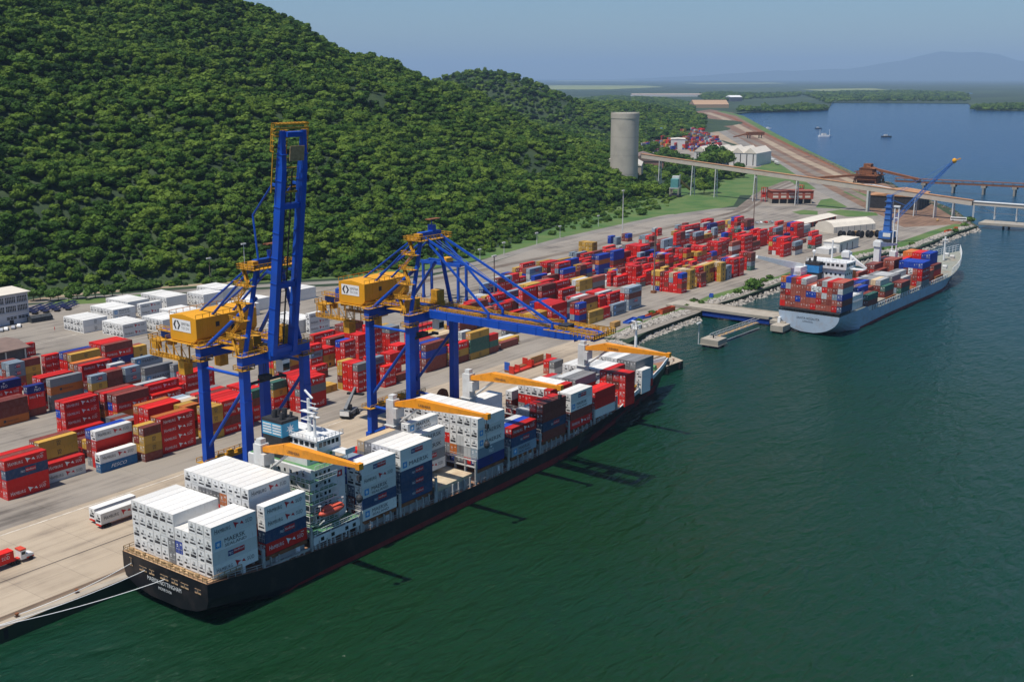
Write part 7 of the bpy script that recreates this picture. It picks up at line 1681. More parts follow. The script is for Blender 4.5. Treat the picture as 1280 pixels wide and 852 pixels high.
# bow: foremast, winches, forecastle
mb = MB(); mb.tube((338.5,195,9.3),(338.5,195,24),.75,10,.5); mb.tube((338.5,195,24),(338.5,195,29.5),.45,8); mb.box(337.2,193.6,26.8,339.8,196.4,26.95); mb.rail([(337.2,193.6,26.9),(339.8,193.6,26.9),(339.8,196.4,26.9),(337.2,196.4,26.9),(337.2,193.6,26.9)],1.2,.12,1.2); mb.box(338,193.2,29.3,339,196.8,29.5); mb.box(337.5,194,11,339.5,196,12)
ship_part(mb,'foremast',M_white)
for x,y in ((342,191.5),(342,198.5),(349,193.5),(349,196.5),(330,187),(329,201)):
    mb = MB(); z = deckz(x); mb.tube((x,y-1.1,z+1.0),(x,y+1.1,z+1.0),.8,10); mb.box(x-1.1,y-1.3,z,x+1.1,y+1.3,z+.4); mb.box(x+.8,y-.4,z,x+1.6,y+.6,z+1.2); ship_part(mb,'winch',M_green if int(y)%2 else M_lgrey)
for x,y in ((310,182.6),(316,183.6),(322,185.2),(303,182.0),(298,181.6)):
    mb = MB(); z = deckz(x); mb.bx(x,y,z,.8,.8,1.9); mb.bx(x,y,z+1.9,2.6,1.2,.3); ship_part(mb,'lashing_frame',M_yel if x > 305 else M_lgrey)
mb = MB(); mb.tube((303.6,180.6,6),(303.6,179.9,7.5),.3,6); mb.box(336,186.6,9.4,337,189,12.4); mb.build  # hawse fitting
# mooring lines to the quay
for name,a,b_ in (('mooring_line',(136.3,201.5,7.6),(104.5,211.6,QZ+.4)),('mooring_line',(136.3,194.5,7.4),(104.8,211.8,QZ+.4)),('mooring_line',(136.3,206.4,8.0),(112,212.2,QZ+.4)),('mooring_line',(361,197,10.2),(388,206,QZ+.4))):
    mb = MB(); a = Vector(a); b_ = Vector(b_); p = a
    for k in range(1,13):
        t = k/12; q = a.lerp(b_,t)-Vector((0,0,1.6*4*t*(1-t)*.5)); mb.tube(p,q,.075,5); p = q
    o = mb.build(name,M_txt_w)
    i_ = ('slack white mooring line from stern port to near bollard','second white mooring line, lower, from stern to quay bollard','short white mooring line from the ship stern corner','white mooring line from the ship bow to quay end')[(0,1,2,3)[len([q for q in bpy.data.objects if q.name.startswith('mooring_line')])-1]]
    tag(o,i_,'rope','mooring lines of the black ship')

# ---------------------------------------------------------------- the grey ship at the further berth
M_hullg = mat('grey_blue_hull', (.37,.45,.54), .45, vary=.07, scale=.12, stain=(.30,.17,.10), stain_amt=.35, stain_scale=.3)
ship2 = empty('container_ship', (480,187,0), A2, 'grey-blue container ship with white cranes at the further berth', 'ship')
SH2 = [(0,9.4),(33,9.4),(36,6.6),(150,6.6),(165,7.4),(180,9.0),(200,11.0),(216,12.2)]
BD2 = [(0,14.6),(150,14.8),(165,14.0),(180,11.8),(195,8.0),(208,3.4),(216,.3)]
BW2 = [(0,9),(10,12.5),(25,14.4),(140,14.7),(155,12.6),(170,9),(185,5),(198,1.8),(210,.3),(216,.1)]
ZL2 = [(0,.6),(8,-.3),(16,-1.5),(216,-1.5)]
xs2 = [0,2,5,10,16,25,33,36,50,80,110,130,145,155,163,170,177,184,190,196,202,207,212,216]
def sec2(x, zz, zl, zd):
    w_ = interp(BW2,x); b = interp(BD2,x); k = max(0,min(1,zz/zd)); rake = max(0,(x-190)/26)
    hb = w_+(b-w_)*(k**1.6 if x > 130 else k**.5)
    if x < 25:
        q = (zz-zl)/(zd-zl); e_ = math.sqrt(max(0,1-(1-min(1,q*1.02))**2)); hb = (b*e_)*(1-x/25)+hb*(x/25)
    return x-rake*10*(1-k), hb
def hull_rows(zfun, n):
    V = []; F = []
    for x in xs2:
        zl = interp(ZL2,x); zd = interp(SH2,x); row = []
        for t in zfun(x, zl, zd):
            xx, hb = sec2(x, t, zl, zd); row.append((xx,hb,t))
        V += [(p[0],-p[1],p[2]) for p in row]+[(p[0],p[1],p[2]) for p in reversed(row)]
    return V
mb = MB(); ts = (1,.85,.68,.5,.34,.2,.1,.02)
V = hull_rows(lambda x,zl,zd: [zl+(zd-zl)*t for t in ts], 8); W2_ = 16; F = []; MI = []
for i in range(len(xs2)-1):
    for j in range(W2_-1): F.append((i*W2_+j,i*W2_+j+1,(i+1)*W2_+j+1,(i+1)*W2_+j)); MI.append(0)
    F.append((i*W2_+W2_-1,i*W2_,(i+1)*W2_,(i+1)*W2_+W2_-1)); MI.append(1)
F.append(tuple(range(W2_-1,-1,-1))); MI.append(0)
mb.add(V,F); mb.mi = MI; mb.build('hull',[M_hullg,mat('grey_green_deck',(.25,.26,.22),.7,vary=.2,stain=(.30,.2,.13),stain_amt=.6)],ship2)
for s in (-1,1):
    mb = MB(); prev = None
    for x in list(np.arange(10,212,4.0)):
        zl = interp(ZL2,x); zd = interp(SH2,x); zr = .2+1.4*min(1,x/60); col = []
        for zz in (zr,.4*zr,-.6):
            xx, hb = sec2(x,zz,zl,zd); col.append((xx,s*(hb+.06),zz))
        if prev: mb.add(prev+col,[(0,1,4,3),(1,2,5,4)] if s < 0 else [(3,4,1,0),(4,5,2,1)])
        prev = col
    mb.build('boot_topping',M_boot,ship2)
mb = MB(); mb.box(0,-14.5,10.6,14.5,14.8,11.0)
for k in range(13): mb.box(.3,-14.2+k*2.36,9.3,.8,-13.9+k*2.36,10.6); mb.box(13,-14.2+k*2.36,9.3,13.5,-13.9+k*2.36,10.6)
mb.rail([(0,-14.4,9.4),(0,14.4,9.4)],1.0,.06,1.6); mb.build('container_deck',M_dark,ship2)
mb = MB(); put_text(mb,'SANTA ROSALITA',0,0,11,.95,1,lambda u,v,d=0.0:(-.06,5.6-u,6.6+v)); mb.build('name_lettering',LET_MATS,ship2)
mb = MB(); put_text(mb,'LIMASSOL',0,0,5,.7,1,lambda u,v,d=0.0:(-.06,2.6-u,5.3+v)); mb.build('port_lettering',LET_MATS,ship2)
mb = MB(); mb.box(18,-13,9.2,31,13.5,16); mb.box(20.5,-7.5,16,30,10,27.5); mb.box(19.5,-8.5,27.5,30.5,11,30.6); mb.box(24,-14.6,27.3,28,14.6,27.6)
windows(mb,('y',-7.5),21,29.5,18,4,1,1); windows(mb,('y',-7.5),21,29.5,21.3,4,1,1); windows(mb,('x',20.5),-6.5,9,24.5,7,1,1); windows(mb,('y',-7.5),21,29.5,24.5,4,1,1); windows(mb,('x',19.5),-7.5,10,28.8,8,1.4,1.2); windows(mb,('y',-8.5),20.2,30,28.8,5,1.4,1.2)
for z in (12.5,16.0,20): mb.rail([(18,-13.4,z),(31,-13.4,z)],1,.06,1.5)
mb.rail([(19.5,-8.4,30.6),(19.5,11,30.6)],1,.06,1.5); mb.build('superstructure',[M_hull_white,M_glass],ship2)
mb = MB(); mb.box(15.5,3.0,9.2,19.4,9.5,25.5); mb.mat(1); mb.box(15.4,2.9,25.5,19.5,9.6,29); mb.mat(0); mb.box(15.3,2.8,29,19.6,9.7,30.4); mb.tube((17.5,6,30.4),(17.8,6,33),.8,8); mb.tube((16.4,8,30.4),(16.5,8,32),.5,8); mb.build('funnel',[M_dark,mat('funnel_blue_bright',(.03,.22,.50),.5)],ship2)
mb = MB(); mb.tube((25,1,30.6),(25,1,40),.4,8); mb.beam((25,-2,36.5),(25,4,36.5),.25); mb.tube((22,8.5,30.6),(22,8.5,34),.3,6); mb.ball((22,8.5,34.4),.9,.9,.9,8,6); mb.build('radar_mast',M_white,ship2)
mb = MB(); mb.ball((36.5,-12.6,12.6),1.6,2.2,1.9,10,6); mb.build('lifeboat',mat('lifeboat_red',(.65,.035,.02),.45),ship2)
mb = MB(); mb.box(33.5,-14.4,6.5,39.5,-10.6,10.4); mb.rail([(33.5,-14.4,10.4),(39.5,-14.4,10.4)],1,.06,1.2); mb.build('boat_deck',M_hull_white,ship2)
def ship2_crane(u, v, z0, top, jib, jtip):
    mb = MB(); mb.box(u-1.5,v-1.5,z0,u+1.5,v+1.5,top); mb.box(u-2,v-2,top-3.2,u+2,v+2,top-.6)
    c_ = mb.build('deck_crane',M_white,ship2)
    if jib:
        mb = MB(); a = Vector((u,v,top-2.2)); b_ = Vector(jtip)
        m_ = a.lerp(b_,.32); mb.taper(a,m_,1.6,2.6,2.4,2.2); mb.taper(m_,b_,2.0,2.0,.7,.8); mb.build('jib',M_white,c_)
mb = MB(); mb.box(11.5,9.0,9.2,16,12.4,25); mb.prism([(8,8.4),(17,8.4),(17,13),(8,13)],25,26.5)
c_ = mb.build('deck_crane',M_white,ship2)
mb = MB(); mb.box(8,8.6,22.5,16.5,13.4,28.5); mb.taper((13,10.6,28),(2,16,31),3.0,3.4,2.2,2.4); mb.taper((2,16,31),(-10,22,34.5),2.2,2.4,1.3,1.3); mb.build('jib',M_white,c_)
ship2_crane(62,8.5,6.5,30,True,(62,-2,22)); ship2_crane(104,8.5,6.5,30.5,True,(126,6,26))
mb = MB(); mb.box(125.2,6.2,6.5,128.8,9.8,22)
for q in (6.9,9.1): mb.beam((127,q,22),(127,q,46),.5)
for z in (26,33,40,45.6): mb.beam((127,6.9,z),(127,9.1,z),.45)
mb.bx(127,8,45.8,1.2,3.4,.8); mb.build('twin_mast',M_white,ship2)
for k,(x0,x1) in enumerate(((33,45.2),(47,59.2),(61,73.2),(77,89.2),(92,104.2),(106.5,118.7),(121,133.2),(133.4,145.4))):
    mb = MB(); zt = (9.1,9.1,8.9,8.7,8.5,7.5,7.5,9.4)[k]
    for q in range(3): mb.box(x0,-13.6+q*9.1,6.0,x1,-4.9+q*9.1,zt-.05)
    mb.build('hatch_cover',M_conc if k in (0,1,3) else M_rust,ship2)
mb = MB()
for x in np.arange(38,150,3.5): mb.box(x-.2,-14.7,6.5,x+.2,-14.3,8.6)
mb.rail([(36,-14.6,6.6),(150,-14.6,6.6)],1.1,.06,2.5); mb.beam((36,-14.5,8.5),(150,-14.5,8.5),.25); mb.build('side_rail',M_white,ship2)
mb = MB(); P0 = None
for s in (-1,1):
    pp = [(x, s*(interp(BD2,x)), interp(SH2,x)) for x in (158,170,180,190,198,205,211,216)]
    for a,b_ in zip(pp[:-1],pp[1:]):
        A_ = Vector(a); B_ = Vector(b_)
        for h_ in (1.3,2.6,3.8): mb.beam(A_+Vector((0,0,h_)),B_+Vector((0,0,h_)),.2)
        mb.beam(A_,A_+Vector((0,0,3.8)),.32); mb.beam(A_.lerp(B_,.5),A_.lerp(B_,.5)+Vector((0,0,3.8)),.25)
mb.build('bow_rail',M_white,ship2)
mb = MB(); mb.tube((188,0,10),(188,0,24),.5,8); mb.beam((188,-2,21),(188,2,21),.35); mb.bx(188,0,22,1.4,3.2,.4); mb.build('foremast',M_white,ship2)
for x,y in ((172,-6),(172,6),(196,-2.5),(200,2),(166,0)):
    mb = MB(); z = interp(SH2,x); mb.bx(x,y,z-.3,3,2.4,.5); mb.tube((x,y-1.2,z+1),(x,y+1.2,z+1),.9,8); mb.build('winch',M_lgrey,ship2)

# ---------------------------------------------------------------- shore works between the two berths
rs = random.Random(21)
def rocks(name, line, inner, n, smin, smax, m, z0=-.6, z1=QZ+.2):
    """rough boulders tipped along a shoreline; line runs along the water's edge"""
    mb = MB(); base = []
    bmi = bmesh.new(); bmesh.ops.create_icosphere(bmi, subdivisions=1, radius=1); iv = [v.co.copy() for v in bmi.verts]; ifc = [[v.index for v in f.verts] for f in bmi.faces]; bmi.free()
    L = [Vector((a[0],a[1],0)) for a in line]; seg = [(b-a).length for a,b in zip(L[:-1],L[1:])]; tot = sum(seg)
    for k in range(n):
        s = rs.random()*tot; i = 0
        while s > seg[i]: s -= seg[i]; i += 1
        p = L[i].lerp(L[i+1], s/seg[i]); d = (L[i+1]-L[i]).normalized(); q = Vector((-d.y,d.x,0))
        t = rs.random(); p = p+q*(t*(inner+2.5)-2.5); z = z0+(z1-z0)*min(1,t*1.6)
        r = rs.uniform(smin,smax)*(1.1 if t < .4 else .9)
        rot = Matrix.Rotation(rs.uniform(0,6),3,'Z') @ Matrix.Rotation(rs.uniform(0,6),3,'X')
        sc = Vector((rs.uniform(.7,1.3),rs.uniform(.7,1.2),rs.uniform(.5,.9)))
        mb.add([rot @ Vector((v.x*sc.x,v.y*sc.y,v.z*sc.z))*r*rs.uniform(.82,1.1)+Vector((p.x,p.y,z)) for v in iv], ifc)
    return tag(mb.build(name, m), kind='stuff', label='pale broken boulders lining the shore', cat='rocks')
M_rock = mat('pale_rock', (.36,.33,.29), .9, vary=.35, scale=.5, stain=(.10,.09,.07), stain_amt=.6, stain_scale=.4)
rocks('riprap_rocks', [(403,233),(409,239.5),(431,241.5),(478,241.2)], 9.5, 1500, .5,1.15, M_rock)
rocks('riprap_rocks', [(500,243),(524,241.6),(569,241.2),(703,234.2),(756,221.2),(800,221.6),(854,221.6),(896,219)], 8.0, 2600, .6,1.3, M_rock)
rocks('riprap_rocks', [(896,219),(1000,264.5),(1067,304.5),(1143,354.5),(1224,392.5),(1265,437),(1744,710)], 7, 900, .8,1.8, mat('dark_rock',(.16,.13,.10),.9,vary=.3))
pave('shore_grass', [(410,247),(431,250),(478,250.5),(497,252),(524,250.5),(570,250.5),(640,246.5),(703,243),(756,231),(800,231.5),(854,232),(900,229),(900,238),(850,240),(760,241),(703,251),(640,254),(600,252),(520,257),(478,253.5),(431,253),(410,252)], M_grass, .05)
# access bridge to the berth, its blue girder, the berth platform, catwalk and dolphin
e = empty('access_bridge', (491,228,0), 0, 'flat concrete bridge on a blue girder leading to the grey ship berth', 'bridge')
mb = MB(); mb.box(-7.5,-27,3.4,6.5,34,4.3); mb.box(-7.5,-27,4.3,-7.1,30,4.7); mb.box(6.1,-27,4.3,6.5,30,4.7); mb.build('deck',M_conc,e)
for x in (-7.0,5.2): MB().box(x,-23,.9,x+.9,25,3.4).build('girder',mat('bridge_blue',(.012,.045,.24),.5,vary=.2),e)
for y in (-20,0,16): mb = MB(); mb.box(-6,y-.6,-2,5.5,y+.6,1.0); mb.build('pier',M_conc,e)
e = empty('berth_platform', (486,199,0), 0, 'concrete berth platform beside the stern of the grey ship', 'platform')
mb = MB(); mb.box(-7,-1.5,2.6,14,6,4.2); mb.build('deck',M_conc,e)
mb = MB(); mb.box(-14,-3.5,.9,-2.5,2.6,3.6); mb.build('dolphin_cap',M_conc,e)
for x,y in ((-12,-2),(-5,-2),(-12,1.5),(0,3),(10,3)): MB().tube((x,y,-3),(x,y,2.7 if x >= 0 else 1),.7,10).build('pile',M_dark,e)
MB().tube((-2.3,-3.7,2.2),(-2.3,-4.5,2.2),1.3,14).build('tyre_fender',M_black,e)
MB().bx(-6,1.6,3.6,2.2,1.2,2.6).build('hook',M_white,e)
a = P(890,425,2.6); b_ = P(946,401,4.0)
a = Vector((a.x,a.y,3.4)); b_ = Vector((b_.x,b_.y,3.8))
e = empty('catwalk', (a.x,a.y,0), math.atan2(b_.y-a.y,b_.x-a.x), 'narrow railed catwalk from the berth platform to the square dolphin', 'footbridge')
Lc = (b_-a).length
mb = MB(); mb.box(0,-1.1,3.2,Lc,1.1,3.5); mb.build('walkway',M_wood,e)
for y in (-1.1,1.1):
    mb = MB(); n = 14
    for k in range(n): mb.beam((Lc*k/n,y,3.3),(Lc*(k+1)/n,y,5.2) if k%2 == 0 else (Lc*(k+1)/n,y,3.3),.14); mb.beam((Lc*k/n,y,3.3),(Lc*k/n,y,5.2),.12)
    mb.beam((0,y,5.2),(Lc,y,5.2),.22); mb.beam((0,y,3.3),(Lc,y,3.3),.3); mb.build('truss_side',M_lgrey,e)
MB().box(0,-1.6,.9,Lc,-1.3,1.15).build('pipe',M_lgrey,e)
d0 = P(892,424,3.0)
e = empty('mooring_dolphin', (d0.x,d0.y,0), 0, 'square concrete dolphin standing alone in the water', 'dolphin')
mb = MB(); mb.box(-4.2,-4.2,1.2,4.2,4.2,3.6); mb.box(-4.5,-4.5,1.0,4.5,4.5,1.3); mb.build('cap',M_conc,e)
for x in (-3,3):
    for y in (-3,3): MB().tube((x,y,-3),(x,y,1.1),.7,10).build('pile',M_dark,e)
mb = MB(); mb.tube((0,0,3.6),(0,0,4.6),.4,8); mb.bx(0,0,4.5,1.0,.6,.3); mb.build('bollard',M_dark,e)
# quay wall fittings: fenders, bollards, skirt piles
for k,x in enumerate(list(range(60,137,12))+[378,388]):
    e = empty('quay_fender', (x,210.8 if x < 360 else 203.6,0), 0, ('black rubber fender on the quay wall %s' % ('near the ship stern' if x < 360 else 'at the far quay end')), 'fender', 'fenders near the ship stern' if x < 360 else 'fenders at the far quay end')
    MB().box(-.5,-1.0,.5,.5,-.05,2.9).build('pad',M_black,e); MB().box(-.7,-.06,.2,.7,.02,3.1).build('frame',M_dark,e)
for k,x in enumerate((72,90,104.6,112,126,300,340,372,388)):
    y = 212.2 if x < 360 else 206
    e = empty('bollard', (x,y,QZ+.02), 0, 'small rusty mooring bollard on the quay edge', 'bollard', 'bollards along the quay edge')
    mb = MB(); mb.tube((0,0,0),(0,0,.55),.28,10); mb.tube((0,0,.55),(0,0,.8),.42,10); mb.build('post',M_rust,e); MB().bx(0,0,0,.9,.9,.06).build('plate',M_dark,e)
# scrapped boxes along the shore
def bin_(px,py,L,w_,h_,m,rz,label,open_=True):
    p = P(px,py); e = empty('scrap_container',(p.x,p.y,QZ+.03),rz,label,'container','scrapped boxes along the rocky shore')
    mb = MB()
    if open_: mb.box(0,0,0,L,w_,.15); mb.box(0,0,.15,L,.15,h_); mb.box(0,w_-.15,.15,L,w_,h_); mb.box(0,.15,.15,.15,w_-.15,h_); mb.box(L-.15,.15,.15,L,w_-.15,h_)
    else: mb.box(.1,.1,.1,L-.1,w_-.1,h_-.03)
    for x in (0,L-.2):
        for y in (0,w_-.2): mb.box(x-.02,y-.02,0,x+.22,y+.22,h_+.02)
    mb.build('body',m,e); mb = MB()
    for k in range(1,int(L/1.0)): mb.box(k*1.0-.07,-.06,.1,k*1.0+.07,.0,h_-.1); mb.box(k*1.0-.07,w_,.1,k*1.0+.07,w_+.06,h_-.1)
    mb.build('side_rib',m,e)
M_scr = mat('scrap_orange',(.55,.10,.035),.6,vary=.2); M_tan = mat('scrap_tan',(.42,.24,.08),.6,vary=.2); M_gr = mat('scrap_grey',(.25,.27,.30),.6,vary=.2); M_bl = mat('scrap_blue',(.03,.10,.42),.6,vary=.15)
bin_(828,393,12,2.4,2.2,M_scr,R(-2),'orange open-topped box on the shore by the bridge')
bin_(812,397,12,2.4,1.2,M_scr,R(2),'low orange scrapped panel box lying by the blue sheets')
bin_(786,405,12,3.0,.9,M_bl,R(8),'bright blue flat panel lying among the rocks')
bin_(803,399,6,3.0,.9,M_bl,R(-12),'short bright blue panel lying beside the long one')
bin_(768,410,6,2.4,2.4,M_tan,R(4),'tan scrapped box by the shore grass',False)
bin_(757,421,6,2.4,2.3,M_gr,R(20),'grey tilted scrapped box nearest the quay end',False)
bin_(747,417,6,2.4,1.9,M_scr,R(26),'orange scrapped box behind the grey tilted one')
bin_(1184,291,9,2.4,1.6,M_scr,R(-6),'orange scrap box on the shore beyond the grey ship')
bin_(1196,288,7,2.4,1.8,M_scr,R(9),'second orange scrap box beyond the grey ship')
p = P(891,372); e = empty('skip',(p.x,p.y,QZ+.03),R(20),'small bright blue skip on the shore beyond the bridge','skip'); mb = MB(); mb.box(0,0,0,3,2,.12); mb.box(0,0,.1,3,.12,1.5); mb.box(0,1.88,.1,3,2,1.5); mb.box(0,.1,.1,.12,1.9,1.3); mb.build('body',M_bl,e); MB().box(2.88,.1,.1,3,1.9,1.7).build('end_plate',M_bl,e)
# flat racks with stowed ends on the quay, grey boxes beside
fr = P(642.5,468)
for k,(dx,m,lab) in enumerate(((0,M_red,'red flat rack with raised end walls, nearest the ship'),(13.0,mat('flat_maroon',(.30,.05,.03),.6),'maroon flat rack carrying a tan wall, behind the red one'))):
    e = empty('flat_rack',(fr.x+dx,fr.y,QZ+.03),0,lab,'flat rack','flat racks on the quay')
    MB().box(0,0,.1,12.1,2.4,.75).build('platform',m,e)
    for x,mm in ((0,M_red),(11.85,M_red if k else m)): mb = MB(); mb.box(x,0,.75,x+.25,2.4,3.0); mb.box(x-.05,0,.75,x+.3,.25,3.05); mb.box(x-.05,2.15,.75,x+.3,2.4,3.05); mb.build('end_wall',mm,e)
    if k: MB().box(1.0,1.9,.75,9.5,2.3,3.4).build('side_wall',M_tan,e)
    else:
        MB().box(3.6,0,.75,3.9,2.4,2.9).build('end_wall',M_red,e)
e = empty('flat_rack',(fr.x+.8,fr.y+2.8,QZ+.03),0,'flat rack with a blue end wall behind the red one','flat rack','flat racks on the quay')
MB().box(0,0,.1,12.1,2.4,.9).build('platform',M_rust,e); MB().box(0,0,.9,.3,2.4,4.0).build('end_wall',M_bl,e); MB().box(11.8,0,.9,12.1,2.4,3.4).build('end_wall',M_red,e)

# ---------------------------------------------------------------- buildings and machines around the port
def at(px, py, z=QZ+.03):
    p = P(px, py, z); return p
# grey concrete silo
M_silo = mat('silo_concrete',(.47,.43,.36),.85,vary=.07,scale=.08,stain=(.24,.22,.20),stain_amt=.5,stain_scale=.05)
e = empty('silo',(976,581,QZ-1),0,'tall round pale concrete silo standing among the trees','silo')
mb = MB(); mb.smooth = True
n = 48
for z0,z1,r_ in ((0,72,13.9),): 
    mb.add([(r_*math.cos(2*math.pi*i/n),r_*math.sin(2*math.pi*i/n),z) for z in (z0,z1) for i in range(n)],[(i,(i+1)%n,n+(i+1)%n,n+i) for i in range(n)])
mb.smooth = False; mb.build('shaft',M_silo,e)
mb = MB(); mb.tube((0,0,72),(0,0,76.6),14.15,48); mb.tube((0,0,76.6),(0,0,77.2),13.9,48); mb.build('top_ring',M_silo,e)
mb = MB()
for i in range(40): a = 2*math.pi*i/40; mb.beam((14.0*math.cos(a),14.0*math.sin(a),77.2),(14.0*math.cos(a),14.0*math.sin(a),78.3),.12)
for i in range(24): a = 2*math.pi*i/24; b_ = 2*math.pi*(i+1)/24; mb.beam((14*math.cos(a),14*math.sin(a),78.3),(14*math.cos(b_),14*math.sin(b_),78.3),.12)
mb.build('top_rail',M_grey,e)
for z in (18,36,54): MB().tube((0,0,z),(0,0,z+.25),13.97,48).build('pour_joint',mat('joint_concrete',(.36,.33,.28),.9),e)
# long conveyor gallery on trestles, silo to shore
ga = Vector((985,566,37.5)); gb = Vector((925.5,232,17.5))
e = empty('conveyor_gallery',(ga.x,ga.y,0),0,'long inclined conveyor gallery on trestles from the silo to the shore','conveyor')
def rel(v): return Vector(v)-Vector((ga.x,ga.y,0))
M_gal = mat('gallery_cladding',(.50,.45,.38),.75,vary=.12,scale=.1,stain=(.30,.17,.09),stain_amt=.5,stain_scale=.1); M_galr = mat('gallery_roof',(.42,.22,.11),.8,vary=.25,scale=.2)
mb = MB(); mb.beam(rel(ga),rel(gb),3.8,4.0); mb.build('gallery_box',M_gal,e)
mb = MB(); mb.beam(rel(ga)+Vector((0,0,2.2)),rel(gb)+Vector((0,0,2.2)),4.4,.35); mb.build('gallery_roof',M_galr,e)
def pylon(t, w_, m, kind=0):
    p = ga.lerp(gb,t); d = (gb-ga).normalized(); q = Vector((-d.y,d.x,0)).normalized(); mb = MB()
    for s in (-1,1): mb.beam(rel((p.x+q.x*w_*s,p.y+q.y*w_*s,QZ-.4)),rel((p.x+q.x*1.4*s,p.y+q.y*1.4*s,p.z-2)),.7 if kind == 0 else 1.5)
    if kind == 0:
        h_ = p.z-2-QZ
        for k in range(4):
            a0 = k/4; a1 = (k+1)/4; wa = w_+(1.4-w_)*a0; wb = w_+(1.4-w_)*a1
            mb.beam(rel((p.x-q.x*wa,p.y-q.y*wa,QZ+h_*a0)),rel((p.x+q.x*wb,p.y+q.y*wb,QZ+h_*a1)),.3); mb.beam(rel((p.x-q.x*wb,p.y-q.y*wb,QZ+h_*a1)),rel((p.x+q.x*wb,p.y+q.y*wb,QZ+h_*a1)),.3)
    mb.build('trestle',m,e)
for t,w_,k in ((.07,2.4,0),(.19,3.2,0),(.27,2.2,0),(.40,3.4,0),(.53,2.4,0),(.735,1.2,1),(.80,2,0),(.86,2.4,0),(.91,2,0),(.955,2,0)): pylon(t,w_,M_lgrey,k)
# gallery over the pier
e = empty('pier_conveyor',(925.5,232,0),0,'white-roofed truss conveyor running out along the pier','conveyor')
ge_ = Vector((905,-30,17.0)); gs = Vector((925.5,231,17.3))
def rel2(v): return Vector(v)-Vector((925.5,232,0))
mb = MB(); mb.beam(rel2(gs)+Vector((0,0,1.6)),rel2(ge_)+Vector((0,0,1.6)),4.6,.5); mb.build('gallery_roof',M_white,e)
mb = MB(); mb.beam(rel2(gs),rel2(ge_),3.6,2.4); mb.build('gallery_box',M_gal,e)
mb = MB(); n = 16
for k in range(n):
    a = gs.lerp(ge_,k/n); b_ = gs.lerp(ge_,(k+1)/n)
    mb.beam(rel2(a+Vector((1.5,0,-1.2))),rel2((b_.x+1.5,b_.y,b_.z-6.5)) if k%2 == 0 else rel2(b_+Vector((1.5,0,-1.2))),.35)
    mb.beam(rel2((a.x+1.5,a.y,a.z-1.2)),rel2((a.x+1.5,a.y,6)),.45); mb.beam(rel2((a.x-1.5,a.y,a.z-1.2)),rel2((a.x-1.5,a.y,6)),.45)
mb.beam(rel2((gs.x+1.5,gs.y,10.6)),rel2((ge_.x+1.5,ge_.y,10.6)),.35); mb.build('truss',M_lgrey,e)
e = empty('pier',(915,100,0),0,'low piled pier deck carrying the truss conveyor','pier')
MB().box(-8,-135,3.2,14,122,4.8).build('deck',M_conc,e)
for k in range(14):
    for x in (-6,12): MB().tube((x,-130+k*18,-3),(x,-130+k*18,3.3),.8,8).build('pile',M_dark,e)
MB().rail([(-7.8,-130,4.8),(-7.8,110,4.8)],1.2,.09,4).build('rail',M_lgrey,e)
# ore loading pier, rust red
p0 = P(1100,229,8); 
e = empty('ore_pier',(1172,372,0),0,'long rust-red ore pier crossing the bay on piles','pier')
o1 = Vector((1172,372,9.5)); o2 = Vector((1195,130,9.5))
def rel3(v): return Vector(v)-Vector((1172,372,0))
mb = MB(); mb.beam(rel3(o1),rel3(o2),7,1.3); mb.beam(rel3(o1)+Vector((0,0,3.2)),rel3(o2)+Vector((0,0,3.2)),5.5,.5); n = 26
for k in range(n+1):
    q = rel3(o1).lerp(rel3(o2),k/n)
    for s in (-2.6,2.6): mb.beam(q+Vector((s,0,0)),q+Vector((s,0,3.2)),.4)
mb.build('deck',M_rust,e)
for k in range(1,9):
    q = o1.lerp(o2,k/8.5); mb = MB(); c_ = rel3((q.x,q.y,0))
    mb.box(c_.x-4,c_.y-2.2,6.6,c_.x+4,c_.y+2.2,8.9)
    for s in (-3,3): mb.tube((c_.x+s,c_.y,-3),(c_.x+s,c_.y,7),1.1,8)
    mb.build('pier_leg',M_conc,e)
# ore handling tower
q = at(1086,228); e = empty('ore_tower',q,0,'rust-red ore transfer tower at the root of the ore pier','tower')
mb = MB(); mb.box(-9,-10,0,9,10,9); mb.box(-7,-5,9,7,9,15); mb.box(-3,-2,15,5,6,20); mb.extrude([(-6.5,15),(10,15),(2,18)],'x',-7.5,7.5); mb.build('tower_body',M_rust,e)
mb = MB()
for x in (-14,-9,9,14):
    for y in (-12,12): mb.beam((x,y,0),(x*.8,y*.8,12),.9)
for z in (4,8,12): mb.beam((-14,-12,z),(14,-12,z),.6); mb.beam((-14,12,z),(14,12,z),.6); mb.beam((-14,-12,z),(-14,12,z),.6)
mb.beam((-14,-12,0),(9,-12,12),.5); mb.beam((14,-12,0),(-9,-12,12),.5); mb.box(-15,-13,8,15,13,8.3); mb.build('frame',M_rust,e)
MB().beam((4,-6,14),(-40,-66,9),3,2.2).build('feed_conveyor',M_rust,e)
MB().beam((-8,2,9),(-60,60,4),3,2.2).build('feed_conveyor',M_rust,e)
e = empty('curved_conveyor',at(1078,232),0,'pale curved conveyor cover beside the ore tower','conveyor')
pts_ = [at(a,b,9) for a,b in ((1074,232),(1090,232),(1110,236),(1128,241),(1140,245))]; o_ = e.location
mb = MB()
for a,b_ in zip(pts_[:-1],pts_[1:]): mb.beam(a-o_,b_-o_,3.2,2.6)
mb.build('cover',M_lgrey,e); mb = MB()
for a in pts_: mb.beam((a.x-o_.x,a.y-o_.y,0),(a.x-o_.x,a.y-o_.y,6),1)
mb.build('support',M_conc,e)
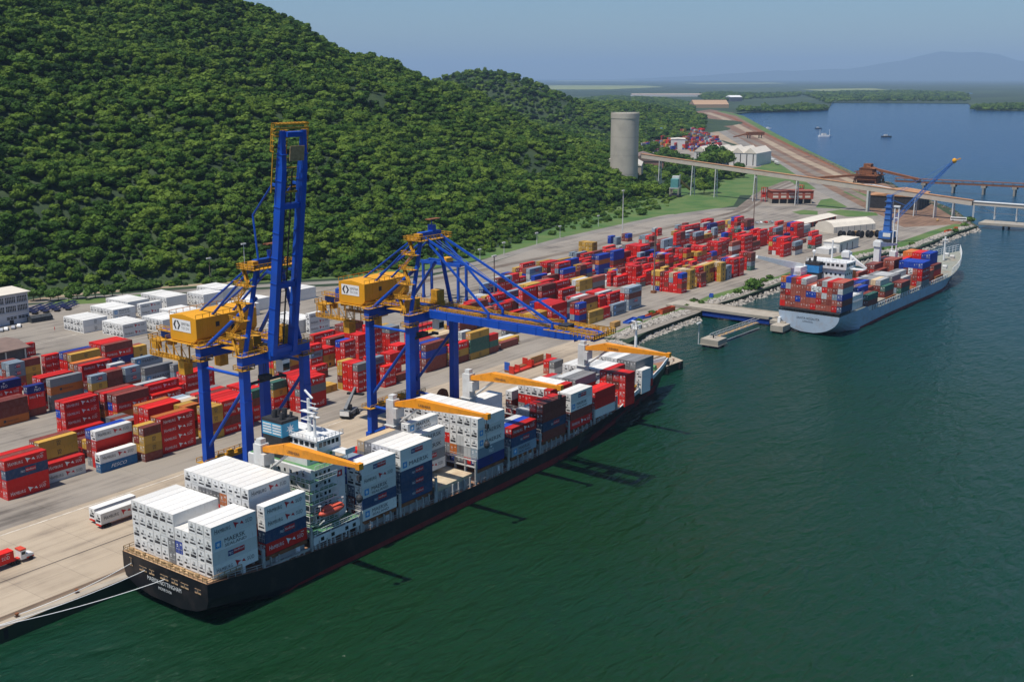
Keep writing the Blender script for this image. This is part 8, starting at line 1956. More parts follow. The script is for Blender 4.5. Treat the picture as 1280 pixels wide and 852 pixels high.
# dark open shed under the gallery
def shed(name, label, cat, corner, L, D, H_, rz, wall, roof, rise=2.0, bays=0, openm=None, over=.6, sub=None):
    e = empty(name, corner, rz, label, cat)
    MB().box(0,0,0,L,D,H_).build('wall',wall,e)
    mb = MB(); mb.extrude([(-over,H_+.0),(D+over,H_),(D/2,H_+rise)],'x',-over,L+over); mb.build('roof',roof,e)
    if bays:
        for k in range(bays):
            mb = MB(); x = L*(k+.5)/bays; w_ = L/bays*.55; mb.box(x-w_/2,-.06,.3,x+w_/2,.02,H_*.75); mb.build('door',openm or M_dark,e)
    return e
M_roofw = mat('pale_roof',(.68,.62,.52),.6,vary=.06,scale=.2); M_roofb = mat('brown_roof',(.20,.14,.115),.75,vary=.12,scale=.3); M_wallw = mat('white_wall',(.62,.61,.58),.7,vary=.06,scale=.2)
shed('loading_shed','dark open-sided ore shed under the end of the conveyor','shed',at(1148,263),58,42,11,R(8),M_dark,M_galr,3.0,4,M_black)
e = empty('warehouse',at(1005,286),R(-1),'long low white-roofed warehouse beside the red stacks','warehouse')
MB().box(0,0,0,62,12,4).build('wall',M_redbrick,e); MB().extrude([(-1,4),(13,4),(6,5.6)],'x',-1,63).build('roof',M_roofw,e)
for k in range(8): MB().box(3+k*7.4,-.06,0,7+k*7.4,.02,3.2).build('door',M_dark,e)
e = empty('tent_warehouse',at(1042,292),R(-22),'large white curved-roof storage tent behind the dark reels','tent')
prf = [(0,0),(0,4.5),(3,7.2),(9,8.6),(15,7.2),(18,4.5),(18,0)]
MB().extrude(prf,'x',0,44).build('canopy',M_roofw,e); mb = MB()
for k in range(7): mb.box(2+k*6.4,-.12,0,2.5+k*6.4,.02,4.5)
mb.build('frame',M_grey,e)
for k in range(5):
    c_ = at(1052+k*11.5,297.5-k*.2); e = empty('cable_reel',(c_.x,c_.y,QZ+.03),R(-20),'big dark cable reel in the row before the storage tent','reel','dark reels before the storage tent')
    mb = MB()
    for y in (-1.5,1.5): mb.tube((0,y-.15,2.6),(0,y+.15,2.6),2.6,18)
    mb.build('flange',M_dark,e); MB().tube((0,-1.35,2.6),(0,1.35,2.6),1.7,16).build('drum',M_black,e)
for k in range(2):
    c_ = at(1068+k*22,294.5); e = empty('dump_truck',(c_.x,c_.y,QZ+.03),R(-20),('tan tipper truck among the dark reels, nearer the tent edge','tan tipper truck among the dark reels, nearer the blue crane')[k],'truck')
    MB().box(-4,-1.2,1.2,2,1.2,3.2).build('tipper',M_tan,e); MB().box(2.2,-1.2,1.0,4,1.2,3).build('cab',M_tan,e)
    for x in (-3,-1.6,3):
        for y in (-1.2,1.2): MB().tube((x,y-.2,.6),(x,y+.2,.6),.6,10).build('wheel',M_black,e)
e = empty('site_building',at(1049,316),R(-2),'white flat-roofed building behind the grey ship bridge','building')
MB().box(0,0,0,32,11,6.4).build('wall',M_wallw,e); MB().box(-.4,-.4,6.4,32.4,11.4,6.9).build('roof',M_roofw,e); MB().box(-12,2,0,0,11,3.6).build('annex',M_wallw,e)
for k in range(3): MB().box(3+k*9,-.08,0,4+k*9,.02,5).build('door',M_dark,e)
# red brick plant
e = empty('brick_building',at(963.5,254.5),math.atan2(386-413,973-953),'red brick plant building with open bays beside the tracks','building')
MB().box(0,0,4,38,14,11).build('wall',M_redbrick,e); MB().box(-.5,-.5,11,38.5,14.5,11.5).build('roof',mat('rust_roof',(.28,.09,.06),.7),e)
for k in range(6): MB().box(k*7.2,0,0,k*7.2+.9,13,4).build('column',M_conc,e)
MB().box(.5,2,0,37,2.3,4).build('back_wall',M_dark,e)
for k in range(5): MB().box(1.6+k*7.2,-.08,5.2,6.4+k*7.2,.02,7.0).build('window',M_roofw,e)
for k in range(5): MB().box(1.6+k*7.2,-.08,8.2,6.4+k*7.2,.02,9.6).build('window',mat('brick_light',(.5,.3,.25),.7),e)
for px,py,h_,lab in ((955,252,13,'red steel frame tower left of the brick plant'),(1001,243,9,'small red tank on legs right of the brick plant')):
    e = empty('process_tower',at(px,py),0,lab,'tower'); mb = MB()
    for x in (-2,2):
        for y in (-2,2): mb.beam((x,y,0),(x,y,h_),.5)
    for z in (h_*.33,h_*.66,h_): mb.box(-2.3,-2.3,z-.2,2.3,2.3,z)
    mb.build('frame',M_red,e); MB().box(-1.6,-1.6,h_*.36,1.6,1.6,h_*.62).build('tank',M_red,e)
# mobile harbour crane
c_ = at(1108,303); e = empty('harbour_crane',(c_.x,c_.y,QZ+.03),0,'blue mobile harbour crane with a long lattice boom behind the grey ship','crane')
mb = MB(); mb.box(-7,-4.5,.2,7,4.5,3.2); mb.build('chassis',M_dark,e)
for k in range(6):
    for y in (-4.6,4.6): MB().tube((-6+k*2.4,y-.5,1.0),(-6+k*2.4,y+.5,1.0),1.0,10).build('wheel',M_black,e)
M_mhc = mat('harbour_crane_blue',(.05,.15,.42),.45,vary=.1)
mb = MB(); mb.box(-5.5,-4,3.2,6,4,7.8); mb.build('cabin_house',M_mhc,e); MB().box(-5.6,-4.05,4.6,-5.5,1,7.2).build('panel',M_white,e)
mb = MB(); mb.taper((0,0,7.8),(0,0,31),4.6,4.6,2.8,2.8); mb.bx(0,0,31,3.6,3.6,1.5)
for z in (12,16,20,24,28): mb.bx(0,0,z,4.8,4.8,.35)
mb.build('tower',M_mhc,e)
tipw = P(1190,203,0); d = cf+(1193-640)/FPX*cr-(201-426)/FPX*cu
t_ = (c_.x+26)/d.x; tip = Vector((d.x*t_,d.y*t_,CAMH+d.z*t_)); tp = tip-Vector((c_.x,c_.y,QZ+.03)); bs = Vector((2.0,-2.4,14.5))
mb = MB(); dd = (tp-bs).normalized(); sd = dd.cross(Vector((0,0,1))).normalized(); up = sd.cross(dd); n = 16; L = (tp-bs).length
for s in (-1,1):
    for h_ in (-1,1): mb.beam(bs+sd*s*1.3+up*h_*1.2,tp+sd*s*.6+up*h_*.6,.34)
for k in range(n):
    a = bs.lerp(tp,k/n); b_ = bs.lerp(tp,(k+1)/n); w0 = 1.3-.7*k/n; w1 = 1.3-.7*(k+1)/n
    for s in (-1,1): mb.beam(a+sd*s*w0+up*(-1)**k*w0,b_+sd*s*w1-up*(-1)**k*w1,.2)
    mb.beam(a-sd*w0+up*w0,b_+sd*w1+up*w1,.2)
mb.build('lattice_boom',M_mhc,e)
mb = MB(); mb.ball(tp,2.0,1.6,1.8,8,6); mb.beam(tp,tp+dd*4-up*2,.6); mb.build('boom_head',M_house,e)
mb = MB(); mb.beam((0,0,32),tp,.22); mb.beam((0,-1,32),tp-dd*12,.2); mb.beam((0,0,30),bs+(tp-bs)*.25,.4); mb.build('luffing_rope',M_mhc,e)
# works by the silo
def gable(name,label,cat,corner,L,D,H_,rz,n,wall,roof,rise,strips=True):
    e = empty(name,corner,rz,label,cat); w_ = D/n
    MB().box(0,0,0,L,D,H_).build('wall',wall,e)
    for k in range(n):
        MB().extrude([(k*w_-.02,H_),((k+1)*w_+.02,H_),((k+.5)*w_,H_+rise)],'x',-.5,L+.5).build('roof',roof,e)
    if strips:
        for k in range(n*2): MB().box(-.1,k*w_/2+w_*.25-.6,1,.02,k*w_/2+w_*.25+.6,H_-1).build('window',M_dark,e)
    return e
gable('factory','beige gabled factory hall half hidden beside the silo','factory',at(801,233),60,42,21,R(28),2,mat('beige_wall',(.42,.36,.28),.8,vary=.1,scale=.1),M_roofw,6,False)
gable('warehouse','white warehouse with five pale gables beyond the conveyor','warehouse',at(945,208),64,84,16,R(7),5,M_wallw,M_roofw,7)
shed('warehouse','brown-roofed warehouse in the trees left of white gables','warehouse',at(829,212),70,50,10,R(30),mat('brick_wall_far',(.30,.17,.13),.8),M_roofb,8)
shed('depot_shed','small blue-roofed shed above the far container depot','shed',at(836,170),50,40,9,R(25),M_wallw,mat('blue_roof',(.10,.20,.38),.6),5)
shed('depot_building','white box-like building at the edge of the far depot','building',at(856,187),34,22,16,R(28),M_wallw,M_roofw,1)
shed('forest_house','long white-roofed building among the hillside trees','building',at(731,175,8),70,26,7,R(40),M_wallw,M_roofw,3)
shed('plain_shed','long pale-roofed shed on the plain behind the silo','shed',at(790,121),420,60,12,R(-52),M_wallw,mat('far_roof',(.45,.36,.30),.7),5)
shed('ore_store','tan pitched ore store far along the railway','shed',at(868,135),130,90,12,R(-50),mat('tan_wall',(.42,.28,.17),.8),mat('tan_roof',(.40,.26,.16),.8),16)
shed('dome_store','white curved store beyond the ore yard','store',at(913,127),60,60,20,R(-40),mat('far_dark_wall',(.10,.11,.13),.8),M_white,8)
e = empty('hopper_plant',at(848,247),R(20),'small hopper plant with teal panels and stairs below the conveyor','plant')
MB().box(0,0,0,18,9,2.5).build('base',M_dark,e); MB().box(0,0,8,18,9,9).build('floor',M_grey,e); MB().box(1,1,9,9,8,17).build('panel_house',mat('teal_panel',(.10,.28,.28),.6),e); MB().box(9.5,1,9,17,8,19).build('silo_box',M_lgrey,e)
mb = MB()
for x in (.5,9,17.5):
    for y in (.5,8.5): mb.beam((x,y,2.5),(x,y,8),.8)
mb.build('column',M_conc,e); MB().beam((17,3,16),(38,-6,4),2.2,1.6).build('chute',M_tan,e); mb = MB(); mb.rail([(0,-.2,9),(18,-.2,9)],1.2,.12,1.5); mb.rail([(9.5,1,19),(17,1,19)],1.2,.12,1.5); mb.build('rail',M_lgrey,e)
# silver wagons, standing train, rail bridge, far buildings
for k in range(6):
    a = P(948+k*4.6,189.5+k*3.25); e = empty('rail_wagon',(a.x,a.y,QZ+.1),math.atan2(-430,-620)+.02,'silver rail wagon in the standing train beyond the white gables','wagon','silver rail wagons')
    mb = MB(); mb.extrude([(-1.5,1.2),(1.5,1.2),(1.5,3.4),(.8,4.4),(-.8,4.4),(-1.5,3.4)],'x',-9,9); mb.build('body',M_lgrey,e)
    MB().box(-8,-1.2,.3,8,1.2,1.2).build('chassis',M_dark,e)
e = empty('tripper_machine',at(943,173),R(-35),'dark ore stacker machine on the ore bank','machine')
MB().box(-16,-5,6,18,5,12).build('machine_body',M_rust,e); mb = MB()
for x in (-12,12):
    for y in (-4,4): mb.beam((x,y,0),(x,y,6),1.4)
mb.build('leg',M_dark,e); MB().beam((-10,0,10),(-44,0,3),3,2).build('belt_arm',M_rust,e)
# a far works and town on the plain
fr_ = random.Random(9)
for k,(px,py,w_,h_,c,lab) in enumerate(((1096,92.6,260,60,M_white,'white works buildings on the horizon across the bay'),(1084,93.0,120,34,M_white,'small pale works on the horizon left of white works'),(1252,92.6,520,44,M_redbrick,'long pinkish factory on the horizon at far right'),(1226,93.4,300,30,M_wallw,'pale low factory left of the pinkish one'),(1034,96.5,220,22,M_wallw,'pale roof strip on the plain beyond the bay'),(903,98.6,70,40,M_white,'lone white building on the plain above the ore road'))):
    p = P(px,py); e = empty('far_factory',(p.x,p.y,QZ),math.atan2(p.y,p.x)+math.pi/2,lab,'factory')
    mb = MB(); x = -w_/2
    while x < w_/2: q = fr_.uniform(.08,.22)*w_; mb.box(x,-40,0,x+q*1.01,40,h_*fr_.uniform(.5,1)); x += q
    mb.build('wall',c,e); MB().box(-w_*.3,-42,h_,w_*.12,42,h_*1.12).build('roof',M_roofw,e)
p = P(1272,93.5); e = empty('chimney',(p.x,p.y,QZ),0,'thin tall white chimney on the horizon at far right','chimney'); MB().tube((0,0,0),(0,0,170),14,10,10).build('stack',M_white,e); MB().tube((0,0,170),(0,0,178),11,10).build('cap',M_red,e)
# office building, shed, cars
o_ = P(37.5,401); e = empty('office_building',(o_.x,o_.y,QZ+.02),R(181.2),'white three-storey office building with dark strip windows at the left edge','building')
M_off = mat('office_wall',(.55,.54,.56),.75,vary=.06,scale=.3)
MB().box(0,-13,0,46,0,13.6).build('wall',M_off,e)
mb = MB(); mb.extrude([(-14,14.6),(1.2,13.9),(1.2,14.2),(-14,15.0)],'x',-1,47); mb.build('roof',M_roofw,e)
for fl in range(3):
    z = (2.2,5.8,9.8)[fl]; hh = (1.3,2.6,2.8)[fl]
    for k in range(8):
        if fl == 0 and k % 3 == 2: continue
        x = .6+k*5.7; f_ = MB(); f_.box(x,.0,z,x+5.0,.07,z+hh); w_ = f_.build('window',M_glass,e)
        mb = MB(); nn = 6 if fl else 3
        for q in range(nn+1): xx = x+q*5.0/nn; mb.box(xx-.09,.02,z,xx+.09,.14,z+hh)
        mb.box(x,.02,z+hh*.55,x+5,.13,z+hh*.55+.12); mb.box(x-.1,.02,z-.15,x+5.1,.3,z); mb.build('frame',M_off,w_)
for x in (8,24): MB().box(x,.0,0,x+2,.08,2.1).build('door',M_dark,e)
for z in (5.2,9.2,13.1): MB().box(-.1,0,z,46.1,.35,z+.25).build('ledge',M_off,e)
def car(px,py,rz,m,label,group=None):
    p = P(px,py); e = empty('parked_car',(p.x,p.y,QZ+.04),rz,label,'car',group)
    mb = MB(); mb.extrude([(-2.1,.35),(2.1,.35),(2.15,.75),(1.2,.95),(-2.0,.95)],'y',-.85,.85); mb.extrude([(1.1,.95),(.5,1.45),(-1.1,1.45),(-1.8,.95)],'y',-.75,.75); mb.build('body',m,e)
    mb = MB(); mb.extrude([(.98,1.0),(.45,1.4),(-1.05,1.4),(-1.65,1.0)],'y',-.78,.78); mb.build('window',M_glass,e)
    for x in (-1.3,1.35):
        for y in (-.85,.85): MB().tube((x,y-.1,.33),(x,y+.1,.33),.33,10).build('wheel',M_black,e)
M_silver = mat('car_silver',(.45,.46,.48),.3,.3); 
for k,(x,y,m,lab) in enumerate(((2,414,M_silver,'silver car at the frame edge of the row below the offices'),(8,412.5,M_white,'white car second from the edge below the offices'),(17,410.5,M_silver,'silver car third in the row below the offices'),(24,408.5,M_white,'white car last in the row, nearest the dark tent'),(36.5,400,M_white,'white car parked against the office corner'))): car(x,y,R(55),m,lab,'cars parked below the offices')
# brown shed at the left edge
o_ = P(33.5,449.5); e = empty('yard_shed',(o_.x-42,o_.y-1,QZ+.02),0,'brown-roofed open shed among the containers at the left edge','shed')
MB().box(0,.4,0,42,16,5.4).build('wall',mat('dark_wall',(.09,.085,.09),.8),e); MB().extrude([(-1,5.2),(17,6.6),(17,7.0),(8,7.6),(-1,5.6)],'x',-1,43).build('roof',M_roofb,e)
for k in range(6): MB().box(k*8.2,-.1,0,k*8.2+.4,.4,5.3).build('post',M_lgrey,e)
# engine house / generator tent
o_ = P(40,404); e = empty('generator',(o_.x,o_.y,QZ+.03),R(-5),'dark camouflage-covered machine parked beside the offices','machine')
mb = MB(); mb.extrude([(0,0),(0,2.2),(1.5,3.2),(3.2,2.9),(4.4,1.8),(4.4,0)],'x',0,10); mb.build('cover',mat('dark_cover',(.05,.055,.06),.8,vary=.5,scale=1.2),e); MB().box(9.9,.6,.3,10.6,3.6,2.0).build('radiator',M_lgrey,e)
# stacked blue chassis on the open ground
for k in range(12):
    p = P(44+k*4.6-(k%3)*2,386-k*.55+(k%3)*2.6); e = empty('trailer_chassis',(p.x,p.y,QZ+.03+(k%2)*.0),R(28+(k%3)*3),'dark blue container chassis parked in the row behind the offices','trailer','blue chassis behind the offices')
    mb = MB()
    for y in (-.55,.55): mb.box(-6,y-.1,1.0,6,y+.1,1.35)
    for x in (-6,-3,0,3,5.9): mb.box(x-.12,-1.2,1.0,x+.12,1.2,1.3)
    mb.build('frame',mat('chassis_blue',(.035,.045,.14),.5,vary=.2),e)
    for x in (-5,-3.8): MB().tube((x,-1.2,.5),(x,1.2,.5),.5,10).build('wheel_set',M_black,e)
# trucks and machines on the quay
def truck(x,y,rz,label):
    e = empty('container_truck',(x,y,QZ+.03),rz,label,'truck')
    mb = MB(); mb.box(1.0,-1.15,.75,2.3,1.15,2.8); mb.extrude([(2.3,.75),(4.2,.75),(4.2,1.5),(3.2,1.75),(2.3,1.8)],'y',-1.05,1.05); mb.box(1.0,-1.15,2.8,2.3,1.15,2.95); mb.mat(1); mb.box(.9,-1.2,2.95,2.4,1.2,3.25); mb.box(2.3,-1.1,.7,4.25,1.1,1.0); mb.build('cab',[M_white,mat('truck_orange_red',(.62,.07,.03),.4)],e)
    MB().box(2.28,-.95,1.9,2.34,.95,2.7).build('windscreen',M_glass,e); MB().box(1.2,-1.18,1.9,2.1,1.18,2.6).build('side_window',M_glass,e)
    MB().box(-12.6,-.7,.85,1.6,.7,1.15).build('chassis',M_red,e)
    for xx in (3.4,.2,-1.1,-10.2,-11.5):
        for yy in (-1.0,1.0): MB().tube((xx,yy-.22,.5),(xx,yy+.22,.5),.5,12).build('wheel',M_black,e)
tk = P(43,697.5); truck(tk.x-4.2,tk.y+1.1,0,'red and white truck hauling a red container on the quay')
e = empty('shipping_container',(tk.x-4.2-12.9,tk.y+1.1-1.22,QZ+1.2),0,'lettered red container on the truck trailer at the left edge','container','containers stacked in the yard')
inst('body',cached(('b',12.19,2.6,'r'),lambda: body_mesh(12.19,2.6,'r')),e); inst('door',cached(('d',2.6,'r'),lambda: door_mesh(2.6,'r')),e); inst('lettering',cached(('l','H','r',12.19,2.6),lambda: letter_mesh('H','r',12.19,2.6)),e)
for k,(px,py,lab,lab2) in enumerate(((127.3,661.5,'red trailer chassis under the lettered white container by the stern','lettered white container on the red trailer behind the stern'),(119.5,655.0,'second trailer chassis, landward, behind the ship stern','white container on the landward trailer behind the stern'))):
    p = P(px,py); e = empty('trailer_chassis',(p.x,p.y,QZ+.03),0,lab,'trailer'); MB().box(0,.5,.85,12.2,1.9,1.15).build('frame',M_red,e)
    for xx in (1.2,2.5): MB().tube((xx,.2,.5),(xx,2.2,.5),.5,12).build('wheel_set',M_black,e)
    MB().box(-.15,.1,.7,.05,2.3,1.0).build('bumper',M_red,e)
    e = empty('refrigerated_container',(p.x,p.y,QZ+1.2),0,lab2,'container','white containers on trailers'); inst('body',cached(('b',12.19,2.88,'w'),lambda: body_mesh(12.19,2.88,'w')),e); inst('cooling_unit',cached(('u',2.88,0),lambda: unit_mesh(2.88,0)),e)
    if k == 0: inst('lettering',cached(('l','H','w',12.19,2.88),lambda: letter_mesh('H','w',12.19,2.88)),e)
M_dgrey = mat('dark_grey_paint',(.16,.17,.18),.5,vary=.2)
rp = P(437,519.5); e = empty('reach_stacker',(rp.x,rp.y,QZ+.03),R(22),'grey reach stacker with its boom raised toward the red block','machine')
mb = MB(); mb.box(-3.6,-1.7,.9,3.6,1.7,2.2); mb.box(-4.4,-1.7,.9,-3.0,1.7,2.9); mb.build('chassis',M_dgrey,e); MB().box(-1.6,-.9,2.2,.4,.9,4.0).build('cab',M_dark,e)
MB().box(-4.5,-1.6,1.2,-4.38,1.6,2.7).build('counterweight',M_white,e)
for x in (-2.6,2.6):
    for y in (-1.7,1.7): MB().tube((x,y-.4,.9),(x,y+.4,.9),.9,14).build('wheel',M_black,e)
mb = MB(); mb.taper((-3.4,0,3.0),(2.6,0,6.6),1.1,1.2,.9,.9); mb.taper((2.6,0,6.6),(5.6,0,8.4),.75,.75,.6,.6); bm_ = mb.build('boom',M_dgrey,e)
mb = MB(); mb.beam((5.6,0,8.4),(5.8,0,6.4),.5); mb.box(5.2,-3.0,5.8,6.4,3.0,6.4); mb.build('spreader',M_black,bm_); MB().beam((0,.5,2.2),(1.6,.5,5.8),.35).build('lift_ram',M_lgrey,e)
# person in red on the open ground
pp = P(68.5,413); 
me = bpy.data.meshes.new('person'); vv = [(0,0,.95),(0,0,1.25),(0,0,1.48),(0,0,1.68),(0,.12,.9),(.05,.13,.5),(.02,.13,.05),(.15,.13,.03),(0,-.12,.9),(-.06,-.13,.5),(-.14,-.13,.05),(-.02,-.13,.03),(0,.2,1.42),(.03,.27,1.15),(.14,.26,.95),(0,-.2,1.42),(-.03,-.27,1.15),(.06,-.27,.92)]
ee = [(0,1),(1,2),(2,3),(0,4),(4,5),(5,6),(6,7),(0,8),(8,9),(9,10),(10,11),(2,12),(12,13),(13,14),(2,15),(15,16),(16,17)]
me.from_pydata(vv,ee,[]); po = bpy.data.objects.new('person',me); COL.objects.link(po); po.location = (pp.x,pp.y,QZ+.03); po.scale = (1.05,1.05,1.05)
sk = po.modifiers.new('skin','SKIN'); rad = [.15,.15,.13,.11,.10,.075,.055,.05,.10,.075,.055,.05,.075,.055,.045,.075,.055,.045]
for v,r_ in zip(me.skin_vertices[0].data,rad): v.radius = (r_,r_)
me.skin_vertices[0].data[0].use_root = True
po.modifiers.new('smooth','SUBSURF').levels = 1; me.materials.append(M_red); tag(po,'person in red overalls walking across the open paving','person')
# light masts
def mast(px,py,h_,m,label,lamps=6,base=False):
    p = P(px,py); e = empty('light_mast',(p.x,p.y,QZ),0,label,'lamp','light masts'); r_ = .42 if h_ > 25 else .25
    MB().tube((0,0,0),(0,0,h_),r_,8,r_*.6).build('pole',m,e)
    mb = MB(); mb.box(-1.6,-.25,h_-.3,1.6,.25,h_); 
    for k in range(lamps): mb.box(-1.6+k*3.2/lamps,-.5,h_,-1.6+(k+.7)*3.2/lamps,.5,h_+.5)
    mb.build('lamp_head',M_lgrey,e)
    if base: MB().box(-1.2,-1.2,0,1.2,1.2,1.2).build('foot',M_rust,e)
M_pole = mat('brown_pole',(.20,.14,.11),.7)
mast(307,352,21,M_lgrey,'pale light mast left of the raised boom'); mast(778,292,31,M_lgrey,'tall light mast at the forest edge near the silo'); mast(817,366,34,M_pole,'tall brown light mast on a red foot in the far yard',6,True); mast(942,276,34,M_pole,'tall brown light mast behind the red stacks'); mast(618,386,26,M_pole,'brown light mast behind the lowered boom',8)
mast(263,352,13,M_pole,'thin brown pole at the forest foot',2); mast(873,430,9,M_lgrey,'slim lamp post over the quay end',2)
for k,(px,py) in enumerate(((630,319),(671,306),(700,297),(748,283),(600,328))): mast(px,py,8,M_lgrey,('slim lamp post on the hill road, second from left','slim lamp post on the hill road, third from left','slim lamp post on the hill road, fourth from left','slim lamp post on the hill road, rightmost','slim lamp post on the hill road, leftmost')[k],2)
# white tank on a container frame
t_ = P(417.5,417.5,QZ+7.6); e = empty('tank_container',(336.9,339.0,QZ+5.7),0,'white cylindrical tank lying on top of maroon containers','tank')
mb = MB(); mb.tube((.4,1.2,1.25),(5.7,1.2,1.25),1.12,16); mb.build('tank',M_white,e); mb = MB()
for x in (.1,5.9):
    for y in (.1,2.3): mb.beam((x,y,0),(x,y,2.5),.2)
    mb.beam((x,.1,2.4),(x,2.3,2.4),.2); mb.beam((x,.1,.1),(x,2.3,.1),.2)
mb.beam((.1,.1,.1),(5.9,.1,.1),.2); mb.beam((.1,2.3,.1),(5.9,2.3,.1),.2); mb.build('frame',M_lgrey,e)
# yard gantry behind the second crane
a = P(573,378); e = empty('yard_gantry',(a.x,a.y,QZ+.03),0,'blue yard gantry standing behind the lowered boom','crane','yard gantries')
for x in (0,6.5):
    for y in (0,23): mb = MB(); mb.beam((x,y,1.2),(x,y,18),1.1); mb.box(x-1.0,y-.5,0,x+1.0,y+.5,1.2); mb.build('leg',M_blue,e)
for x in (0,6.5): MB().box(x-.55,-1.5,18,x+.55,24.5,19.6).build('girder',M_blue,e)
for y in (-1,24): MB().box(.5,y-.4,18.3,6,y+.4,19.2).build('tie',M_blue,e)
MB().box(.6,8,19.6,5.9,12,21.6).build('trolley',M_house,e)
# bus and vehicles by the pier
p = P(1198,276.5); e = empty('parked_bus',(p.x,p.y,QZ+.04),R(-80),'white bus parked under the conveyor near the pier','bus'); MB().box(-6,-1.25,.5,6,1.25,3.1).build('body',M_white,e); MB().box(-5.6,-1.28,1.7,5.6,1.28,2.6).build('window',M_glass,e)
for x in (-4,4): MB().tube((x,-1.3,.5),(x,1.3,.5),.5,10).build('wheel_set',M_black,e)
car(1211,281,R(-80),M_silver,'silver car parked behind the white bus'); car(1172,276,R(10),M_tan,'small orange vehicle beside the ore shed')
for k,px in enumerate((945,950,957,964)): car(px,279.5-k*.4,R(60),(M_silver,M_white,M_red,M_silver)[k],('silver car','white car','red car','grey car')[k]+(' first in the row at the tall brown mast',' second in the row at the tall brown mast',' third in the row by the red stacks',' last in the row by the red stacks')[k],'cars by the far red stacks')
# boats on the bay
for px,py,s,lab in ((1031,171,1.0,'white workboat with two masts on the far bay'),(1108,171.5,.8,'small dark boat on the far bay, right'),(1023,161,.6,'tiny dark boat further up the bay'),(960,161,.6,'pale skiff close to the far shore')):
    p = P(px,py,0); e = empty('small_boat',(p.x,p.y,0),R(-40),lab,'boat'); s2 = s*1.6
    mb = MB(); mb.prism([(-8*s2,-2.4*s2),(5*s2,-2.4*s2),(9*s2,0),(5*s2,2.4*s2),(-8*s2,2.4*s2)],-.3,1.8*s2); mb.build('hull',M_white if s > .9 or s == .6 and px < 1000 else M_dark,e); MB().box(-4*s2,-1.6*s2,1.8*s2,1*s2,1.6*s2,4.2*s2).build('cabin',M_lgrey,e)
    if s > .9:
        for x in (-7,6): MB().beam((x*s2,0,1.8),(x*s2,0,9*s2),.5).build('mast',M_white,e)

# ---------------------------------------------------------------- single trees and bushes
tree_me = [crown_mesh('crown', 300+k, 3.6, 5.2, 8, 320, .5, M_leaf2, .8, 1.2) for k in range(3)]
trunk_me = trunk_mb(4.4,.22,5,1.6).mesh('trunk', M_bark)
def tree(x, y, s, label, group, k, name='tree', z=QZ):
    e = empty(name,(x,y,z),k*1.3,label,'tree',group); e.scale = (s,s,s)
    inst('crown',tree_me[k%3],e); inst('trunk',trunk_me,e); return e
row = ((42,376),(50.7,376),(63.8,376.5),(73,375),(86,376.5),(96.6,373.5),(108,374.5),(119.5,372.5),(131,372),(140.7,370.5),(153,369.5))
for k,(px,py) in enumerate(row):
    p = P(px,py); tree(p.x,p.y,(1.0,.95,1.0,.95,.75,1.05,.7,1.15,.7,.95,.7)[k],'round %sgreen tree, %s in the row right of the offices' % ('small ' if k in (4,6,8,10) else '',('first','second','third','fourth','fifth','sixth','seventh','eighth','ninth','tenth','eleventh')[k]),'round trees behind the offices',k)
big_me = [crown_mesh('crown', 320+k, 6.2, 9.5, 12, 620, .6, M_leaf, .8, .4) for k in range(3)]
bt_me = trunk_mb(7,.4,8,2.6).mesh('trunk', M_bark)
def bigtree(px, py, s, label, group, k):
    p = P(px,py); e = empty('tree',(p.x,p.y,QZ),k*2.1,label,'tree',group); e.scale = (s,s,s*1.05); inst('crown',big_me[k%3],e); inst('trunk',bt_me,e)
for k,(px,py,s) in enumerate(((812,244,1.5),(822,247,1.3),(800,248,1.5),(786,246,1.5),(771,247,1.4),(757,250,1.3),(834,243,1.2),(840,235,1.1))): bigtree(px,py,s,'dense green tree at the foot of the silo','trees at the silo foot',k)
for k,(px,py,s) in enumerate(((884,211,2.2),(896,207,2.6),(910,210,2.3),(873,214,1.6),(925,216,1.2))): bigtree(px,py,s,'broad dark tree in the clump before the white gables','trees before the white gables',k)
for k,(px,py,s) in enumerate(((855,217,1.4),(868,222,1.5),(880,226,1.5),(893,227,1.5),(905,224,1.5),(842,222,1.4),(872,236,1.2),(880,242,1.1),(888,236,1.3),(918,222,1.2),(930,222,1.0))): bigtree(px,py,s,'dark tree under the conveyor gallery','trees under the conveyor',k)
for k,(px,py,s) in enumerate(((830,196,1.5),(842,200,1.4),(820,190,1.7),(812,193,1.6),(850,205,1.4),(832,208,1.3))): bigtree(px,py,s,'tree beside the far container depot','trees by the far depot',k)
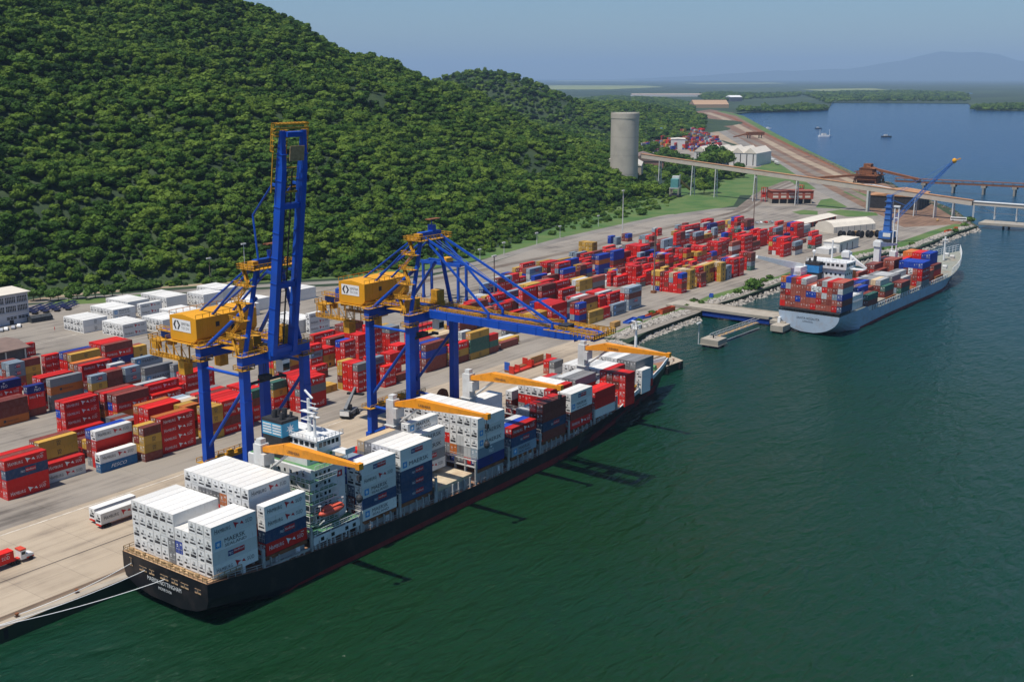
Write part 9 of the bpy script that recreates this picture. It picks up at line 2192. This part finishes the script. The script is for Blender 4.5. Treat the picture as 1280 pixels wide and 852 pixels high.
bigtree(893,241,1.15,'lone round tree on the bright lawn under the conveyor',None,1)
bush_me = [crown_mesh('foliage', 340+k, 2.2, 2.0, 6, 240, .35, M_leaf2, .6, -.4) for k in range(3)]
def bush(px, py, s, label, group, k):
    p = P(px,py); e = empty('bush',(p.x,p.y,QZ-.1),k,label,'bush',group); e.scale = (s,s,s); inst('foliage',bush_me[k%3],e); inst('stem',trunk_me,e).scale = (.3,.3,.3)
bush(944,361,3.0,'biggest bush on the rocks between bridge and grey ship',None,0)
for k,(px,py,s) in enumerate(((923,367,1.5),(933,363,1.6),(868,379,1.4),(876,381,1.2),(858,384,1.0),(815,392,1.0),(800,402,.9),(955,352,1.4),(962,348,1.2),(1100,313,1.5),(1117,311,1.3),(1140,306,1.2),(1195,290,1.5),(1206,283,1.8),(1212,277,2.2))): bush(px,py,s,'low green bush on the rocky shore','bushes on the rocky shore',k)
for k,(px,py,s) in enumerate(((169,362,3.2),(178,361,2.8),(187,360,2.6),(160,363,2.2))): bush(px,py,s,'large bush in the cluster left of the rear white block','large bushes left of the white blocks',k)
for k in range(34):
    t = k/33; px = 200+620*t; tab = [(200,356.5),(330,350),(430,344.5),(520,335),(600,320),(700,291.5),(800,269.5),(820,264)]; py = interp(tab,px)-rs.uniform(.5,3.0)
    bush(px+rs.uniform(-7,7),py,rs.uniform(1.3,2.6),'leafy bush at the foot of the wooded hill beside the road','bushes along the hill foot',k)

# ---------------------------------------------------------------- the air over the bay
m = bpy.data.materials.new('sea_haze'); m.use_nodes = True
nt = m.node_tree
for nd in list(nt.nodes):
    if nd.type == 'BSDF_PRINCIPLED': nt.nodes.remove(nd)
pv = nt.nodes.new('ShaderNodeVolumePrincipled')
pv.inputs['Color'].default_value = (.50,.72,1.0,1)
pv.inputs['Density'].default_value = HAZE
pv.inputs['Anisotropy'].default_value = 0.0
nt.links.new(pv.outputs[0], nt.nodes['Material Output'].inputs['Volume'])
mb = MB(); mb.box(-3500,-38000,-4.2,60000,60000,1100)
hz = tag(mb.build('haze', m), kind='stuff')
